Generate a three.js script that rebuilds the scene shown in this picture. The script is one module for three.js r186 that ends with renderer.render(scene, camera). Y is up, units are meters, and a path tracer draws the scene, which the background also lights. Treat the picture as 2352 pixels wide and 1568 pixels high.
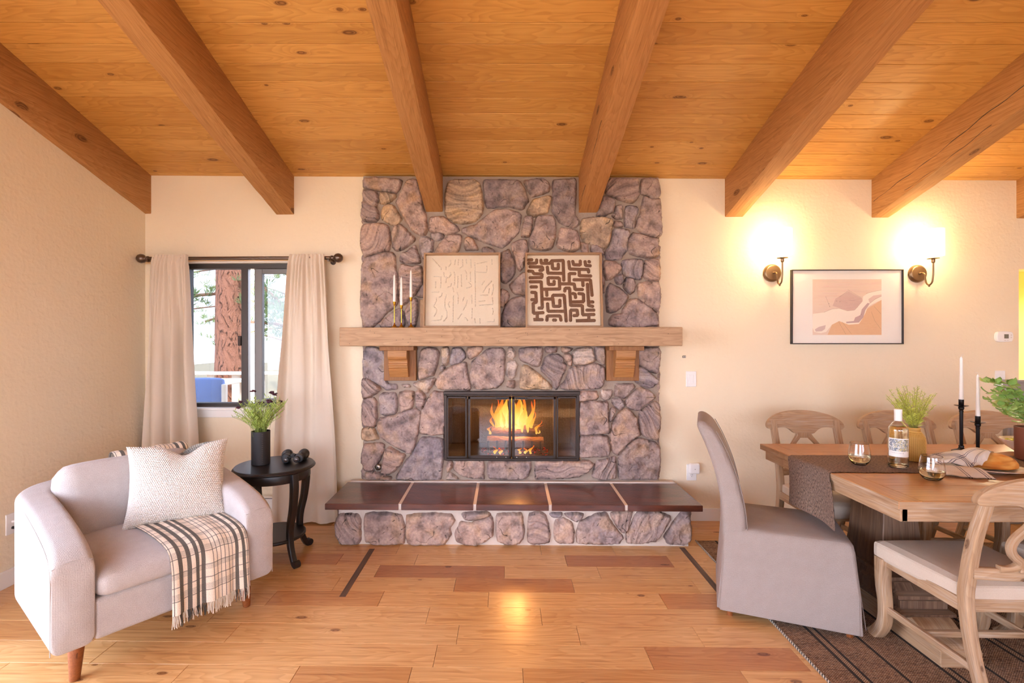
import * as THREE from 'three';
import { mergeGeometries, mergeVertices, toCreasedNormals } from 'three/addons/utils/BufferGeometryUtils.js';
import { RoundedBoxGeometry } from 'three/addons/geometries/RoundedBoxGeometry.js';
import { RectAreaLightUniformsLib } from 'three/addons/lights/RectAreaLightUniformsLib.js';

// ------------------------------------------------------------------ camera, sky, sun, exposure
const scene = new THREE.Scene();
const FW = 2352, FH = 1568, FOC = 1135, PX = 1138, PY = 775, EYE = [0, 1.36, 3.7], YAW = 0.0175, ROLL = -0.0008;
const camera = new THREE.PerspectiveCamera(2 * Math.atan(FH / 2 / FOC) * 180 / Math.PI, FW / FH, 0.05, 200);
camera.position.set(...EYE);
camera.rotation.set(0, YAW, ROLL, 'YXZ');
camera.setViewOffset(FW, FH, FW / 2 - PX, FH / 2 - PY, FW, FH);
camera.updateMatrixWorld(true);

const renderer = new THREE.WebGLRenderer({ antialias: true });
renderer.toneMapping = THREE.LinearToneMapping;
renderer.toneMappingExposure = 1.42;
renderer.shadowMap.enabled = true;
renderer.shadowMap.type = THREE.PCFSoftShadowMap;
RectAreaLightUniformsLib.init();

{ // an even, slightly hazy bright sky
  const W = 64, H = 32, d = new Float32Array(W * H * 4);
  for (let y = 0; y < H; y++) for (let x = 0; x < W; x++) {
    const e = Math.max(0, (y + 0.5) / H * 2 - 1), t = Math.pow(e, 0.6), o = (y * W + x) * 4;
    d[o] = 0.97 - 0.24 * t; d[o + 1] = 1.02 - 0.14 * t; d[o + 2] = 1.2 + 0.07 * t; d[o + 3] = 1;
  }
  const sky = new THREE.DataTexture(d, W, H, THREE.RGBAFormat, THREE.FloatType);
  sky.mapping = THREE.EquirectangularReflectionMapping; sky.magFilter = THREE.LinearFilter; sky.minFilter = THREE.LinearFilter; sky.needsUpdate = true;
  scene.background = sky;
  scene.backgroundIntensity = 9.0;
}
const sun = new THREE.DirectionalLight(new THREE.Color().setRGB(1, 0.93, 0.8), 12);
sun.position.set(4.5, 9, 8); sun.target.position.set(0, 0, 0);
sun.castShadow = true; sun.shadow.radius = 1; sun.shadow.mapSize.set(2048, 2048);
Object.assign(sun.shadow.camera, { left: -14, right: 14, top: 14, bottom: -14, near: 0.5, far: 40 });
scene.add(sun, sun.target);

// ------------------------------------------------------------------ small tools
function rng(s) { let a = s >>> 0; return () => { a = (a + 0x6d2b79f5) | 0; let t = Math.imul(a ^ (a >>> 15), 1 | a); t = (t + Math.imul(t ^ (t >>> 7), 61 | t)) ^ t; return ((t ^ (t >>> 14)) >>> 0) / 4294967296; }; }
const R0 = rng(71);
const V = (x, y, z) => new THREE.Vector3(x, y, z);
const { clamp, lerp, smoothstep } = THREE.MathUtils;
// a pixel of the photograph -> the point where its sight line meets a plane of the room
const ray = (px, py) => V((px - PX) / FOC, -(py - PY) / FOC, -1).applyQuaternion(camera.quaternion);
const onZ = (px, py, z) => { const d = ray(px, py), t = (z - EYE[2]) / d.z; return V(EYE[0] + d.x * t, EYE[1] + d.y * t, z); };
const onY = (px, py, y) => { const d = ray(px, py), t = (y - EYE[1]) / d.y; return V(EYE[0] + d.x * t, y, EYE[2] + d.z * t); };

// periodic gradient noise
const HASH = (() => { const r = rng(5), p = [...Array(512).keys()].map((i) => i & 255); for (let i = 255; i > 0; i--) { const j = Math.floor(r() * (i + 1)); [p[i], p[j]] = [p[j], p[i]]; } for (let i = 0; i < 256; i++) p[i + 256] = p[i]; return p; })();
const GX = [], GY = []; for (let i = 0; i < 256; i++) { GX.push(Math.cos(i * 2.399963)); GY.push(Math.sin(i * 2.399963)); }
function pn(x, y, px = 256, py = 256, s = 0) {
  const xi = Math.floor(x), yi = Math.floor(y), fx = x - xi, fy = y - yi;
  const x0 = ((xi % px) + px) % px, x1 = (x0 + 1) % px, y0 = ((yi % py) + py) % py, y1 = (y0 + 1) % py;
  const u = fx * fx * fx * (fx * (fx * 6 - 15) + 10), v = fy * fy * fy * (fy * (fy * 6 - 15) + 10);
  const h = (a, b) => HASH[(HASH[(a + s * 17) & 255] + b) & 255];
  const g = (a, b, dx, dy) => { const k = h(a, b); return GX[k] * dx + GY[k] * dy; };
  const a = g(x0, y0, fx, fy), b = g(x1, y0, fx - 1, fy), c = g(x0, y1, fx, fy - 1), d = g(x1, y1, fx - 1, fy - 1);
  return (a + (b - a) * u + (c - a) * v + (a - b - c + d) * u * v) * 1.5;
}
function fbm(x, y, px, py, oct = 4, s = 0, gain = 0.5) { let a = 1, t = 0, n = 0; for (let i = 0; i < oct; i++) { t += a * pn(x, y, px, py, s + i); n += a; a *= gain; x *= 2; y *= 2; px *= 2; py *= 2; } return t / n; }
function ridged(x, y, px, py, oct = 4, s = 0) { let a = 1, t = 0, n = 0; for (let i = 0; i < oct; i++) { t += a * (1 - Math.abs(pn(x, y, px, py, s + i)) * 1.8); n += a; a *= 0.5; x *= 2; y *= 2; px *= 2; py *= 2; } return t / n; }

function tex(w, h, lx, ly, fn, srgb = true) {
  const d = new Uint8Array(w * h * 4);
  for (let y = 0; y < h; y++) for (let x = 0; x < w; x++) {
    const c = fn((x + 0.5) / w, (y + 0.5) / h), o = (y * w + x) * 4;
    if (typeof c === 'number') d[o] = d[o + 1] = d[o + 2] = clamp(c, 0, 1) * 255; else { d[o] = clamp(c[0], 0, 1) * 255; d[o + 1] = clamp(c[1], 0, 1) * 255; d[o + 2] = clamp(c[2], 0, 1) * 255; }
    d[o + 3] = 255;
  }
  const t = new THREE.DataTexture(d, w, h, THREE.RGBAFormat);
  t.wrapS = t.wrapT = THREE.RepeatWrapping; t.magFilter = THREE.LinearFilter; t.minFilter = THREE.LinearMipmapLinearFilter; t.generateMipmaps = true;
  t.repeat.set(1 / lx, 1 / ly); if (srgb) t.colorSpace = THREE.SRGBColorSpace; t.needsUpdate = true;
  return t;
}
function canvasTex(w, h, draw) {
  const c = document.createElement('canvas'); c.width = w; c.height = h; draw(c.getContext('2d'), w, h);
  const t = new THREE.CanvasTexture(c); t.colorSpace = THREE.SRGBColorSpace; t.wrapS = t.wrapT = THREE.ClampToEdgeWrapping; return t;
}
const mix3 = (a, b, t) => [a[0] + (b[0] - a[0]) * t, a[1] + (b[1] - a[1]) * t, a[2] + (b[2] - a[2]) * t];
const hex = (h) => [(h >> 16 & 255) / 255, (h >> 8 & 255) / 255, (h & 255) / 255];
const std = (o) => new THREE.MeshStandardMaterial(o), phys = (o) => new THREE.MeshPhysicalMaterial(o);

// ------------------------------------------------------------------ naming
const used = new Map();
function numbered(n) { const k = used.get(n) ?? 0; used.set(n, k + 1); return k ? `${n}_${String(k).padStart(3, '0')}` : n; }
function shade(o) { o.traverse((m) => { if (m.isMesh) { m.castShadow = true; m.receiveShadow = true; } }); return o; }
function mesh(name, geo, mat, parent) {
  const m = new THREE.Mesh(geo, mat); m.name = parent && parent !== scene ? name : numbered(name); m.castShadow = m.receiveShadow = true;
  (parent || scene).add(m); return m;
}
function piece(name, geo, mat, parent) { const m = mesh(name, geo, mat, parent); m.name = numbered(name); return m; }
function thing(name, label, category, pos = [0, 0, 0], turn = 0, group) {
  const g = new THREE.Group(); g.name = numbered(name); g.position.set(...pos); g.rotation.y = turn; g.userData = { label, category }; if (group) g.userData.group = group; scene.add(g); return g;
}
function tag(o, label, category, group) { o.userData.label = label; o.userData.category = category; if (group) o.userData.group = group; return o; }
function struct(o) { o.userData.kind = 'structure'; return o; }
function copyOf(o, label, pos, turn) { const c = o.clone(); c.name = numbered(o.name.replace(/_\d+$/, '')); c.userData = { ...o.userData, label }; scene.add(c); if (pos) c.position.set(...pos); if (turn !== undefined) c.rotation.y = turn; return c; }

// ------------------------------------------------------------------ geometry tools
const merge = (list) => { const all = list.map((g) => { const q = g.index ? g.toNonIndexed() : g.clone(); for (const k of Object.keys(q.attributes)) if (!['position', 'normal', 'uv'].includes(k)) q.deleteAttribute(k); if (!q.attributes.uv) q.setAttribute('uv', new THREE.BufferAttribute(new Float32Array(q.attributes.position.count * 2), 2)); return q; }); return mergeGeometries(all); };
const at = (g, x, y, z) => g.translate(x, y, z);
// uv in metres by the dominant side of each face; grain runs along the named axis
function metric(geo, grain = 'x', ou = 0, ov = 0, turn = 0) {
  const g = geo.index ? geo.toNonIndexed() : geo, p = g.attributes.position, uv = new Float32Array(p.count * 2), ax = 'xyz', a = V(), b = V(), c = V(), n = V(), ct = Math.cos(turn), st = Math.sin(turn);
  for (let i = 0; i < p.count; i += 3) {
    a.fromBufferAttribute(p, i); b.fromBufferAttribute(p, i + 1); c.fromBufferAttribute(p, i + 2); n.copy(b).sub(a).cross(c.clone().sub(a));
    const w = [Math.abs(n.x), Math.abs(n.y), Math.abs(n.z)], k = w.indexOf(Math.max(...w)), rest = ax.replace(ax[k], '');
    const ua = rest.includes(grain) ? grain : rest[0], va = rest.replace(ua, '');
    [a, b, c].forEach((q, j) => { const u = q[ua], v = q[va] + k * 0.37; uv[(i + j) * 2] = ou + u * ct - v * st; uv[(i + j) * 2 + 1] = ov + u * st + v * ct; });
  }
  g.setAttribute('uv', new THREE.BufferAttribute(uv, 2)); return g;
}
const box = (w, h, d, r = 0.004, grain = 'x') => { const ou = R0() * 7, ov = R0() * 7; return metric(new RoundedBoxGeometry(w, h, d, 2, Math.min(r, w / 2.01, h / 2.01, d / 2.01)), grain, ou, ov); };
const boxAt = (x0, x1, y0, y1, z0, z1, r = 0.004, grain = 'x') => at(box(x1 - x0, y1 - y0, z1 - z0, r, grain), (x0 + x1) / 2, (y0 + y1) / 2, (z0 + z1) / 2);
const plainBox = (x0, x1, y0, y1, z0, z1, grain = 'x') => metric(at(new THREE.BoxGeometry(x1 - x0, y1 - y0, z1 - z0), (x0 + x1) / 2, (y0 + y1) / 2, (z0 + z1) / 2), grain, R0() * 5, R0() * 5);
const lathe = (pts, seg = 40) => new THREE.LatheGeometry(pts.map(([x, y]) => new THREE.Vector2(Math.max(x, 1e-5), y)), seg);
// sharp-cornered lathe: every point listed twice keeps its crease
const cyl = (r0, r1, h, seg = 24) => at(new THREE.CylinderGeometry(r1, r0, h, seg), 0, h / 2, 0);
function tube(pts, r, seg = 24, rad = 10, closed = false) { return new THREE.TubeGeometry(new THREE.CatmullRomCurve3(pts.map((p) => V(...p)), closed, 'centripetal'), seg, r, rad, closed); }
// skin through rings of equal length; optional caps
function loft(rings, { closed = true, cap0 = true, cap1 = true } = {}) {
  const n = rings[0].length, m = rings.length, pos = [], uv = [], idx = [];
  let lv = 0;
  for (let i = 0; i < m; i++) {
    let lu = 0; if (i) lv += rings[i][0].distanceTo(rings[i - 1][0]);
    const cols = closed ? n + 1 : n;
    for (let j = 0; j < cols; j++) { const p = rings[i][j % n]; if (j) lu += p.distanceTo(rings[i][(j - 1) % n]); pos.push(p.x, p.y, p.z); uv.push(lu, lv); }
  }
  const cols = closed ? n + 1 : n;
  for (let i = 0; i < m - 1; i++) for (let j = 0; j < cols - 1; j++) { const a = i * cols + j, b = a + 1, c = a + cols, d = c + 1; idx.push(a, b, d, a, d, c); }
  const cap = (ring, flip) => { const base = pos.length / 3, c = V(); ring.forEach((p) => c.add(p)); c.divideScalar(n); const nn = ring[0].clone().sub(c).cross(ring[Math.floor(n / 4)].clone().sub(c)), w = [Math.abs(nn.x), Math.abs(nn.y), Math.abs(nn.z)], k0 = w.indexOf(Math.max(...w)), ua = 'xyz'[(k0 + 1) % 3], va = 'xyz'[(k0 + 2) % 3]; pos.push(c.x, c.y, c.z); uv.push(c[ua], c[va]); ring.forEach((p) => { pos.push(p.x, p.y, p.z); uv.push(p[ua], p[va]); }); for (let j = 0; j < n; j++) { const a = base + 1 + j, b = base + 1 + (j + 1) % n; flip ? idx.push(base, b, a) : idx.push(base, a, b); } };
  if (closed && cap0) cap(rings[0], true);
  if (closed && cap1) cap(rings[m - 1], false);
  const g = new THREE.BufferGeometry();
  g.setAttribute('position', new THREE.Float32BufferAttribute(pos, 3)); g.setAttribute('uv', new THREE.Float32BufferAttribute(uv, 2)); g.setIndex(idx);
  return smoothSeam(g);
}
// normals shared across coincident points (closed seams) but creased at sharp edges
function smoothSeam(g, angle = 0.75) { const q = toCreasedNormals(g, angle); return q; }
// rounded rectangle ring in the plane spanned by ax, ay round centre c
function rrect(c, ax, ay, hw, hh, r, per = 6) {
  const out = []; r = Math.min(r, hw, hh);
  for (const [sx, sy, a0] of [[1, 1, 0], [-1, 1, 90], [-1, -1, 180], [1, -1, 270]]) for (let k = 0; k <= per; k++) { const a = (a0 + 90 * k / per) * Math.PI / 180, x = sx * (hw - r) + Math.cos(a) * r, y = sy * (hh - r) + Math.sin(a) * r; out.push(c.clone().addScaledVector(ax, x).addScaledVector(ay, y)); }
  return out;
}
// a bar of rounded rectangular section swept along points; each point [x, y, z, halfWidth, halfDepth], width axis given
function bar(pts, wAxis = V(1, 0, 0), r = 0.005, per = 3) {
  const P = pts.map((p) => V(p[0], p[1], p[2]));
  const g = loft(P.map((p, i) => { const t = P[Math.min(i + 1, P.length - 1)].clone().sub(P[Math.max(i - 1, 0)]).normalize(), d = t.clone().cross(wAxis).normalize(), w = d.clone().cross(t).normalize(); return rrect(p, w, d, pts[i][3], pts[i][4], r, per); })), uv = g.attributes.uv, ou = R0() * 3, ov = R0() * 3; for (let i = 0; i < uv.count; i++) uv.setXY(i, uv.getY(i) + ou, uv.getX(i) + ov); return g;
}
function smoothPts(pts, n) { // Catmull-Rom through rows of numbers
  const out = [], m = pts.length; for (let i = 0; i < n; i++) { const t = i / (n - 1) * (m - 1), k = Math.min(Math.floor(t), m - 2), f = t - k, a = pts[Math.max(k - 1, 0)], b = pts[k], c = pts[k + 1], d = pts[Math.min(k + 2, m - 1)]; out.push(b.map((_, j) => 0.5 * (2 * b[j] + (c[j] - a[j]) * f + (2 * a[j] - 5 * b[j] + 4 * c[j] - d[j]) * f * f + (3 * b[j] - a[j] - 3 * c[j] + d[j]) * f * f * f))); } return out;
}
function extrude(pts, depth, bevel = 0.004, holes = [], curve = 8) {
  const s = pts instanceof THREE.Shape ? pts : new THREE.Shape(pts.map(([x, y]) => new THREE.Vector2(x, y)));
  for (const h of holes) s.holes.push(h instanceof THREE.Path ? h : new THREE.Path(h.map(([x, y]) => new THREE.Vector2(x, y))));
  return new THREE.ExtrudeGeometry(s, { depth: depth - 2 * bevel, bevelEnabled: bevel > 0, bevelSize: bevel, bevelThickness: bevel, bevelOffset: -bevel, bevelSegments: 2, curveSegments: curve }).translate(0, 0, bevel);
}
// grid surface from a function of (u, v)
function sheet(nu, nv, fn, uvFn) {
  const pos = [], uv = [], idx = [];
  for (let j = 0; j <= nv; j++) for (let i = 0; i <= nu; i++) { const u = i / nu, v = j / nv, p = fn(u, v); pos.push(...p); uv.push(...(uvFn ? uvFn(u, v) : [u, v])); }
  for (let j = 0; j < nv; j++) for (let i = 0; i < nu; i++) { const a = j * (nu + 1) + i, b = a + 1, c = a + nu + 1, d = c + 1; idx.push(a, b, d, a, d, c); }
  const g = new THREE.BufferGeometry(); g.setAttribute('position', new THREE.Float32BufferAttribute(pos, 3)); g.setAttribute('uv', new THREE.Float32BufferAttribute(uv, 2)); g.setIndex(idx); g.computeVertexNormals(); return g;
}
// a sheet given thickness: front, back and edge
function cloth(nu, nv, fn, uvFn, th = 0.003) {
  const g = sheet(nu, nv, fn, uvFn), n = g.attributes.normal, p = g.attributes.position, count = p.count, pos = [...p.array], uv = [...g.attributes.uv.array], nor = [...n.array], idx = [...g.index.array], W = nu + 1;
  for (let i = 0; i < count; i++) { pos.push(p.getX(i) - n.getX(i) * th, p.getY(i) - n.getY(i) * th, p.getZ(i) - n.getZ(i) * th); uv.push(uv[i * 2], uv[i * 2 + 1]); nor.push(-n.getX(i), -n.getY(i), -n.getZ(i)); }
  for (let i = 0; i < g.index.count; i += 3) idx.push(g.index.array[i] + count, g.index.array[i + 2] + count, g.index.array[i + 1] + count);
  const rim = []; for (let i = 0; i < nu; i++) rim.push(i); for (let j = 0; j < nv; j++) rim.push(j * W + nu); for (let i = nu; i > 0; i--) rim.push(nv * W + i); for (let j = nv; j > 0; j--) rim.push(j * W);
  for (let k = 0; k < rim.length; k++) { const a = rim[k], b = rim[(k + 1) % rim.length]; idx.push(a, a + count, b + count, a, b + count, b); }
  const o = new THREE.BufferGeometry(); o.setAttribute('position', new THREE.Float32BufferAttribute(pos, 3)); o.setAttribute('normal', new THREE.Float32BufferAttribute(nor, 3)); o.setAttribute('uv', new THREE.Float32BufferAttribute(uv, 2)); o.setIndex(idx); return o;
}
// a soft cushion: rounded box whose faces swell
function cushion(w, h, d, r, puffY, puffX = 0, n = 14) {
  const g = new THREE.BoxGeometry(2, 2, 2, n, Math.max(4, n >> 1), n), p = g.attributes.position, q = V(), c = V();
  for (let i = 0; i < p.count; i++) {
    q.fromBufferAttribute(p, i); const s = q.clone();
    q.set(q.x * w / 2, q.y * h / 2, q.z * d / 2); c.set(clamp(q.x, -w / 2 + r, w / 2 - r), clamp(q.y, -h / 2 + r, h / 2 - r), clamp(q.z, -d / 2 + r, d / 2 - r));
    const off = q.clone().sub(c); if (off.length() > 1e-6) { off.setLength(r); q.copy(c).add(off); }
    q.y += s.y * puffY * (1 - s.x ** 4) * (1 - s.z ** 4); q.z += s.z * puffX * (1 - s.x * s.x) * (1 - s.y * s.y); q.x += s.x * puffX * (1 - s.z * s.z) * (1 - s.y * s.y);
    p.setXYZ(i, q.x, q.y, q.z);
  }
  const m = mergeVertices(g.deleteAttribute('normal').deleteAttribute('uv')); m.computeVertexNormals(); return metric(m);
}
// ------------------------------------------------------------------ materials
// wood with the grain along u; lx x ly metres
function woodMap(w, h, lx, ly, { light, mid, dark, rings = 9, streak = 0.5, knots = 0, knotR = 0.016, seed = 1, pore = 0.15, white = 0 }) {
  const r = rng(seed * 91 + 7), K = []; for (let i = 0; i < knots; i++) K.push([r() * lx, r() * ly, knotR * (0.5 + r()), 1.6 + r() * 1.2]);
  const L = hex(light), M = hex(mid), D = hex(dark), nx = Math.max(1, Math.round(lx * 1.1)), ny = Math.max(1, Math.round(ly * 7));
  const bump = new Float32Array(w * h); let q = 0;
  const map = tex(w, h, lx, ly, (u, v) => {
    let x = u * lx, y = v * ly, d = fbm(u * nx, v * ny, nx, ny, 3, seed) * 1.3, kn = 0, kc = 0;
    for (const [kx, ky, kr, el] of K) { let dx = x - kx, dy = y - ky; dx -= Math.round(dx / lx) * lx; dy -= Math.round(dy / ly) * ly; const e = Math.hypot(dx / el, dy) / kr; if (e < 5) { d += 0.55 * Math.exp(-e * e * 0.35); kn = Math.max(kn, 1 - smoothstep(e, 0.75, 1.15)); kc = Math.max(kc, Math.exp(-e * 0.9)); } }
    const ring = d * rings - Math.floor(d * rings), tooth = Math.pow(ring, 1.7) * (1 - smoothstep(ring, 0.88, 1));
    const st = fbm(u * nx * 2, v * ny * 9, nx * 2, ny * 9, 3, seed + 9), po = pn(u * nx * 10, v * ny * 42, nx * 10, ny * 42, seed + 3);
    let c = mix3(L, M, clamp(0.35 + st * streak * 1.6 + tooth * 0.45, 0, 1)); c = mix3(c, D, clamp(Math.max(0, st - 0.28) * 1.8 * streak + Math.max(0, po) * pore + tooth * 0.12, 0, 1));
    if (white) c = mix3(c, [0.82, 0.78, 0.74], clamp(white * (0.5 + pn(u * nx * 5, v * ny * 30, nx * 5, ny * 30, seed + 5)) * (0.6 + 0.8 * fbm(u * nx * 2, v * ny * 2, nx * 2, ny * 2, 2, seed + 6)), 0, 0.8));
    c = mix3(c, mix3(D, [0.2, 0.1, 0.05], 0.35), kn * (0.7 + 0.3 * Math.sin(d * 60))); c = mix3(c, D, kc * 0.3);
    bump[q++] = clamp(0.55 - st * 0.45 - Math.max(0, po) * 0.4 - tooth * 0.15, 0, 1);
    return c;
  });
  q = 0; const bm = tex(w, h, lx, ly, () => bump[q++], false);
  return { map, bm };
}
const pine = woodMap(2048, 1024, 3.2, 1.6, { light: 0xe3ae62, mid: 0xd39a4e, dark: 0x96602c, rings: 5, streak: 0.38, knots: 30, knotR: 0.012, seed: 3, pore: 0.06 });
const hick = woodMap(2048, 1024, 2.8, 1.4, { light: 0xe8bb80, mid: 0xd7a163, dark: 0x8f5a2e, rings: 6, streak: 0.6, knots: 16, knotR: 0.008, seed: 5, pore: 0.12 });
const rough = woodMap(1024, 512, 2.0, 1.0, { light: 0xc79259, mid: 0xb58049, dark: 0x8a5a30, rings: 7, streak: 0.55, knots: 3, knotR: 0.016, seed: 8, pore: 0.4 });
const oak = woodMap(1024, 512, 1.4, 0.7, { light: 0xbd9a74, mid: 0xa78360, dark: 0x7c5c42, rings: 5, streak: 0.45, knots: 2, knotR: 0.008, seed: 11, pore: 0.3, white: 0.5 });
const oakDark = woodMap(512, 256, 1.2, 0.6, { light: 0x7d5f48, mid: 0x664b39, dark: 0x443126, rings: 5, streak: 0.6, seed: 14, pore: 0.4, white: 0.2 });
const topWood = woodMap(1024, 512, 2.0, 1.0, { light: 0xc8925c, mid: 0xb47c48, dark: 0x7a4d2c, rings: 7, streak: 0.55, knots: 2, knotR: 0.008, seed: 17, pore: 0.25 });
const mantelW = woodMap(1024, 256, 2.4, 0.6, { light: 0xc2a07c, mid: 0xae8a66, dark: 0x7a5a3e, rings: 5, streak: 0.6, seed: 21, pore: 0.3 });

const tint = (w, c, o = {}) => std({ map: w.map, bumpMap: w.bm, bumpScale: 0.0012, color: c, roughness: 0.6, ...o });
const lin = (r, g, b) => new THREE.Color().setRGB(r, g, b);
const M = {};
M.plankTones = [[1, 0.98, 0.96], [0.97, 0.93, 0.88], [1, 1.0, 1.0], [0.92, 0.86, 0.78], [0.74, 0.56, 0.47], [0.63, 0.45, 0.38], [0.95, 0.9, 0.86], [0.8, 0.68, 0.58]].map((c) => phys({ map: hick.map, color: lin(...c), roughness: 0.3, clearcoat: 0.35, clearcoatRoughness: 0.18, bumpMap: hick.bm, bumpScale: 0.0003 }));
M.pineTones = [[1, 1, 1], [0.93, 0.9, 0.84], [1.04, 1.02, 0.98], [0.9, 0.85, 0.78]].map((c) => std({ map: pine.map, color: lin(...c), roughness: 0.42, bumpMap: pine.bm, bumpScale: 0.0003 }));
M.beam = tint(rough, lin(0.95, 0.92, 0.9), { roughness: 0.78, bumpScale: 0.003 });
M.beamDaylit = tint(rough, lin(1.02, 0.95, 0.93), { roughness: 0.75, bumpScale: 0.002 });  // paler, pinker copy of the beam wood, daylight put into its colour
M.oak = tint(oak, lin(1, 1, 1), { roughness: 0.62, bumpScale: 0.0015 });
M.oakDark = tint(oakDark, lin(1, 1, 1), { roughness: 0.5, bumpScale: 0.0015 });
M.tableTop = phys({ map: topWood.map, bumpMap: topWood.bm, bumpScale: 0.0004, color: lin(1, 0.97, 0.93), roughness: 0.38, clearcoat: 0.25, clearcoatRoughness: 0.3 });
M.mantel = tint(mantelW, lin(1, 1, 1), { roughness: 0.6, bumpScale: 0.0008 });
M.corbel = tint(rough, lin(0.62, 0.55, 0.52), { roughness: 0.6, bumpScale: 0.002 });
M.walnut = tint(rough, lin(0.55, 0.33, 0.24), { roughness: 0.4, bumpScale: 0.0003 });

const peel = tex(512, 512, 0.55, 0.55, (u, v) => 0.5 + 0.34 * fbm(u * 26, v * 26, 26, 26, 3, 31) + 0.3 * smoothstep(fbm(u * 9, v * 9, 9, 9, 3, 33), 0.0, 0.35), false);
const wall = (c) => std({ color: c, roughness: 0.85, bumpMap: peel, bumpScale: 0.0022 });
M.wall = wall(new THREE.Color(0xf3e2c4)); M.white = std({ color: 0xf3efe8, roughness: 0.5 }); M.kitchen = wall(new THREE.Color(0xf6e6b0)); M.greyWall = std({ color: 0x9b938f, roughness: 0.6 });

// stone: mottled colour and rugged relief; A pitted, B layered
const stoneMap = (seed, layered) => {
  const W = 1024, bump = new Float32Array(W * W); let q = 0;
  const map = tex(W, W, 0.9, 0.9, (u, v) => {
    const big = fbm(u * 4, v * 4, 4, 4, 4, seed), patch = fbm(u * 6 + 0.4 * pn(u * 8, v * 8, 8, 8, seed + 40), v * 6, 6, 6, 3, seed + 10), fine = fbm(u * 60, v * 60, 60, 60, 2, seed + 20);
    const lay = layered ? fbm(u * 3 + 0.3 * big, v * 38 + 3 * pn(u * 4, v * 4, 4, 4, seed + 2), 3, 38, 3, seed + 30) : fbm(u * 14, v * 14, 14, 14, 4, seed + 30);
    const crack = ridged(u * 5 + 0.25 * pn(u * 14, v * 14, 14, 14, seed + 3), v * 5 + 0.25 * pn(u * 15, v * 15, 15, 15, seed + 4), 5, 5, 2, seed + 6), cr = smoothstep(crack, 0.93, 0.99);
    let c = mix3([0.76, 0.69, 0.65], [0.66, 0.61, 0.61], clamp(0.5 + big * 1.2, 0, 1)); c = mix3(c, [0.82, 0.7, 0.55], clamp(patch * 1.3 - 0.12, 0, 0.55)); c = mix3(c, [0.54, 0.5, 0.51], clamp(-patch * 1.5 - 0.12, 0, 0.6)); c = mix3(c, [0.88, 0.83, 0.77], clamp(lay * 0.9 - 0.05, 0, 0.5));
    const dark = 1 - 0.3 * clamp(-lay * 1.6, 0, 1) - 0.45 * cr + fine * 0.12;
    bump[q++] = clamp(0.5 + lay * 0.55 + big * 0.25 + fine * 0.16 - cr * 0.3, 0, 1);
    return c.map((k) => k * dark);
  });
  q = 0; return { map, bm: tex(W, W, 0.9, 0.9, () => bump[q++], false) };
};
const sA = stoneMap(50, false), sB = stoneMap(61, true);
M.stone = {}; for (const [k, c] of Object.entries({ m: [0.86, 0.76, 0.72], g: [0.8, 0.78, 0.82], t: [1.1, 0.94, 0.68], p: [1.0, 0.85, 0.76], d: [0.66, 0.6, 0.6], w: [1.12, 1.06, 0.98] })) M.stone[k] = [sA, sB].map((s) => std({ map: s.map, bumpMap: s.bm, bumpScale: 0.011, color: lin(...c), roughness: 0.82 }));
const grit = tex(512, 512, 0.4, 0.4, (u, v) => 0.5 + 0.4 * fbm(u * 24, v * 24, 24, 24, 4, 77), false);
M.mortar = std({ color: 0xa59485, roughness: 0.9, bumpMap: grit, bumpScale: 0.004 });
M.grout = std({ color: 0xd9cbbd, roughness: 0.9, bumpMap: grit, bumpScale: 0.003 });
const slabTex = tex(512, 512, 1.0, 0.6, (u, v) => mix3([0.27, 0.13, 0.09], [0.4, 0.2, 0.13], clamp(0.45 + fbm(u * 5, v * 9, 5, 9, 4, 81) * 1.2 + 0.3 * pn(u * 4, v * 40, 4, 40, 83), 0, 1)));
M.slab = phys({ map: slabTex, roughness: 0.28, clearcoat: 0.5, clearcoatRoughness: 0.22, bumpMap: grit, bumpScale: 0.0012 });

// cloths
const weave = (n, s) => (u, v) => { const a = u * n, b = v * n, i = Math.floor(a) + Math.floor(b), k = i & 1; const h = k ? Math.abs(Math.sin(a * Math.PI)) : Math.abs(Math.sin(b * Math.PI)); return 0.25 + 0.55 * h + 0.2 * pn(u * n / 2, v * n / 2, n / 2, n / 2, s); };
const linenB = tex(512, 512, 0.2, 0.2, weave(80, 91), false);
const heather = (a, b, s, l = 0.24) => tex(512, 512, l, l, (u, v) => mix3(hex(a), hex(b), clamp(0.5 + 0.8 * pn(u * 110, v * 110, 110, 110, s) + 0.25 * fbm(u * 5, v * 5, 5, 5, 3, s + 1) + 0.25 * pn(u * 14, v * 170, 14, 170, s + 2), 0, 1)));
M.armchair = phys({ map: heather(0xb7ada8, 0xcfc7c2, 93), bumpMap: linenB, bumpScale: 0.0012, roughness: 0.95, sheen: 0.3, sheenRoughness: 0.6, sheenColor: new THREE.Color(0xffffff) });
M.slip = phys({ map: heather(0x958780, 0xa59890, 96), bumpMap: linenB, bumpScale: 0.0006, roughness: 0.95, sheen: 0.35, sheenRoughness: 0.5, sheenColor: new THREE.Color(0xd8cfd0) });
M.seatCloth = phys({ map: heather(0xcfbda9, 0xd9c9b6, 98), bumpMap: linenB, bumpScale: 0.0005, roughness: 0.92 });
M.curtain = phys({ color: 0xdfcfba, bumpMap: linenB, bumpScale: 0.0003, roughness: 0.75, sheen: 0.3, sheenRoughness: 0.4, sheenColor: new THREE.Color(0xfff4e6), side: THREE.DoubleSide });
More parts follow.
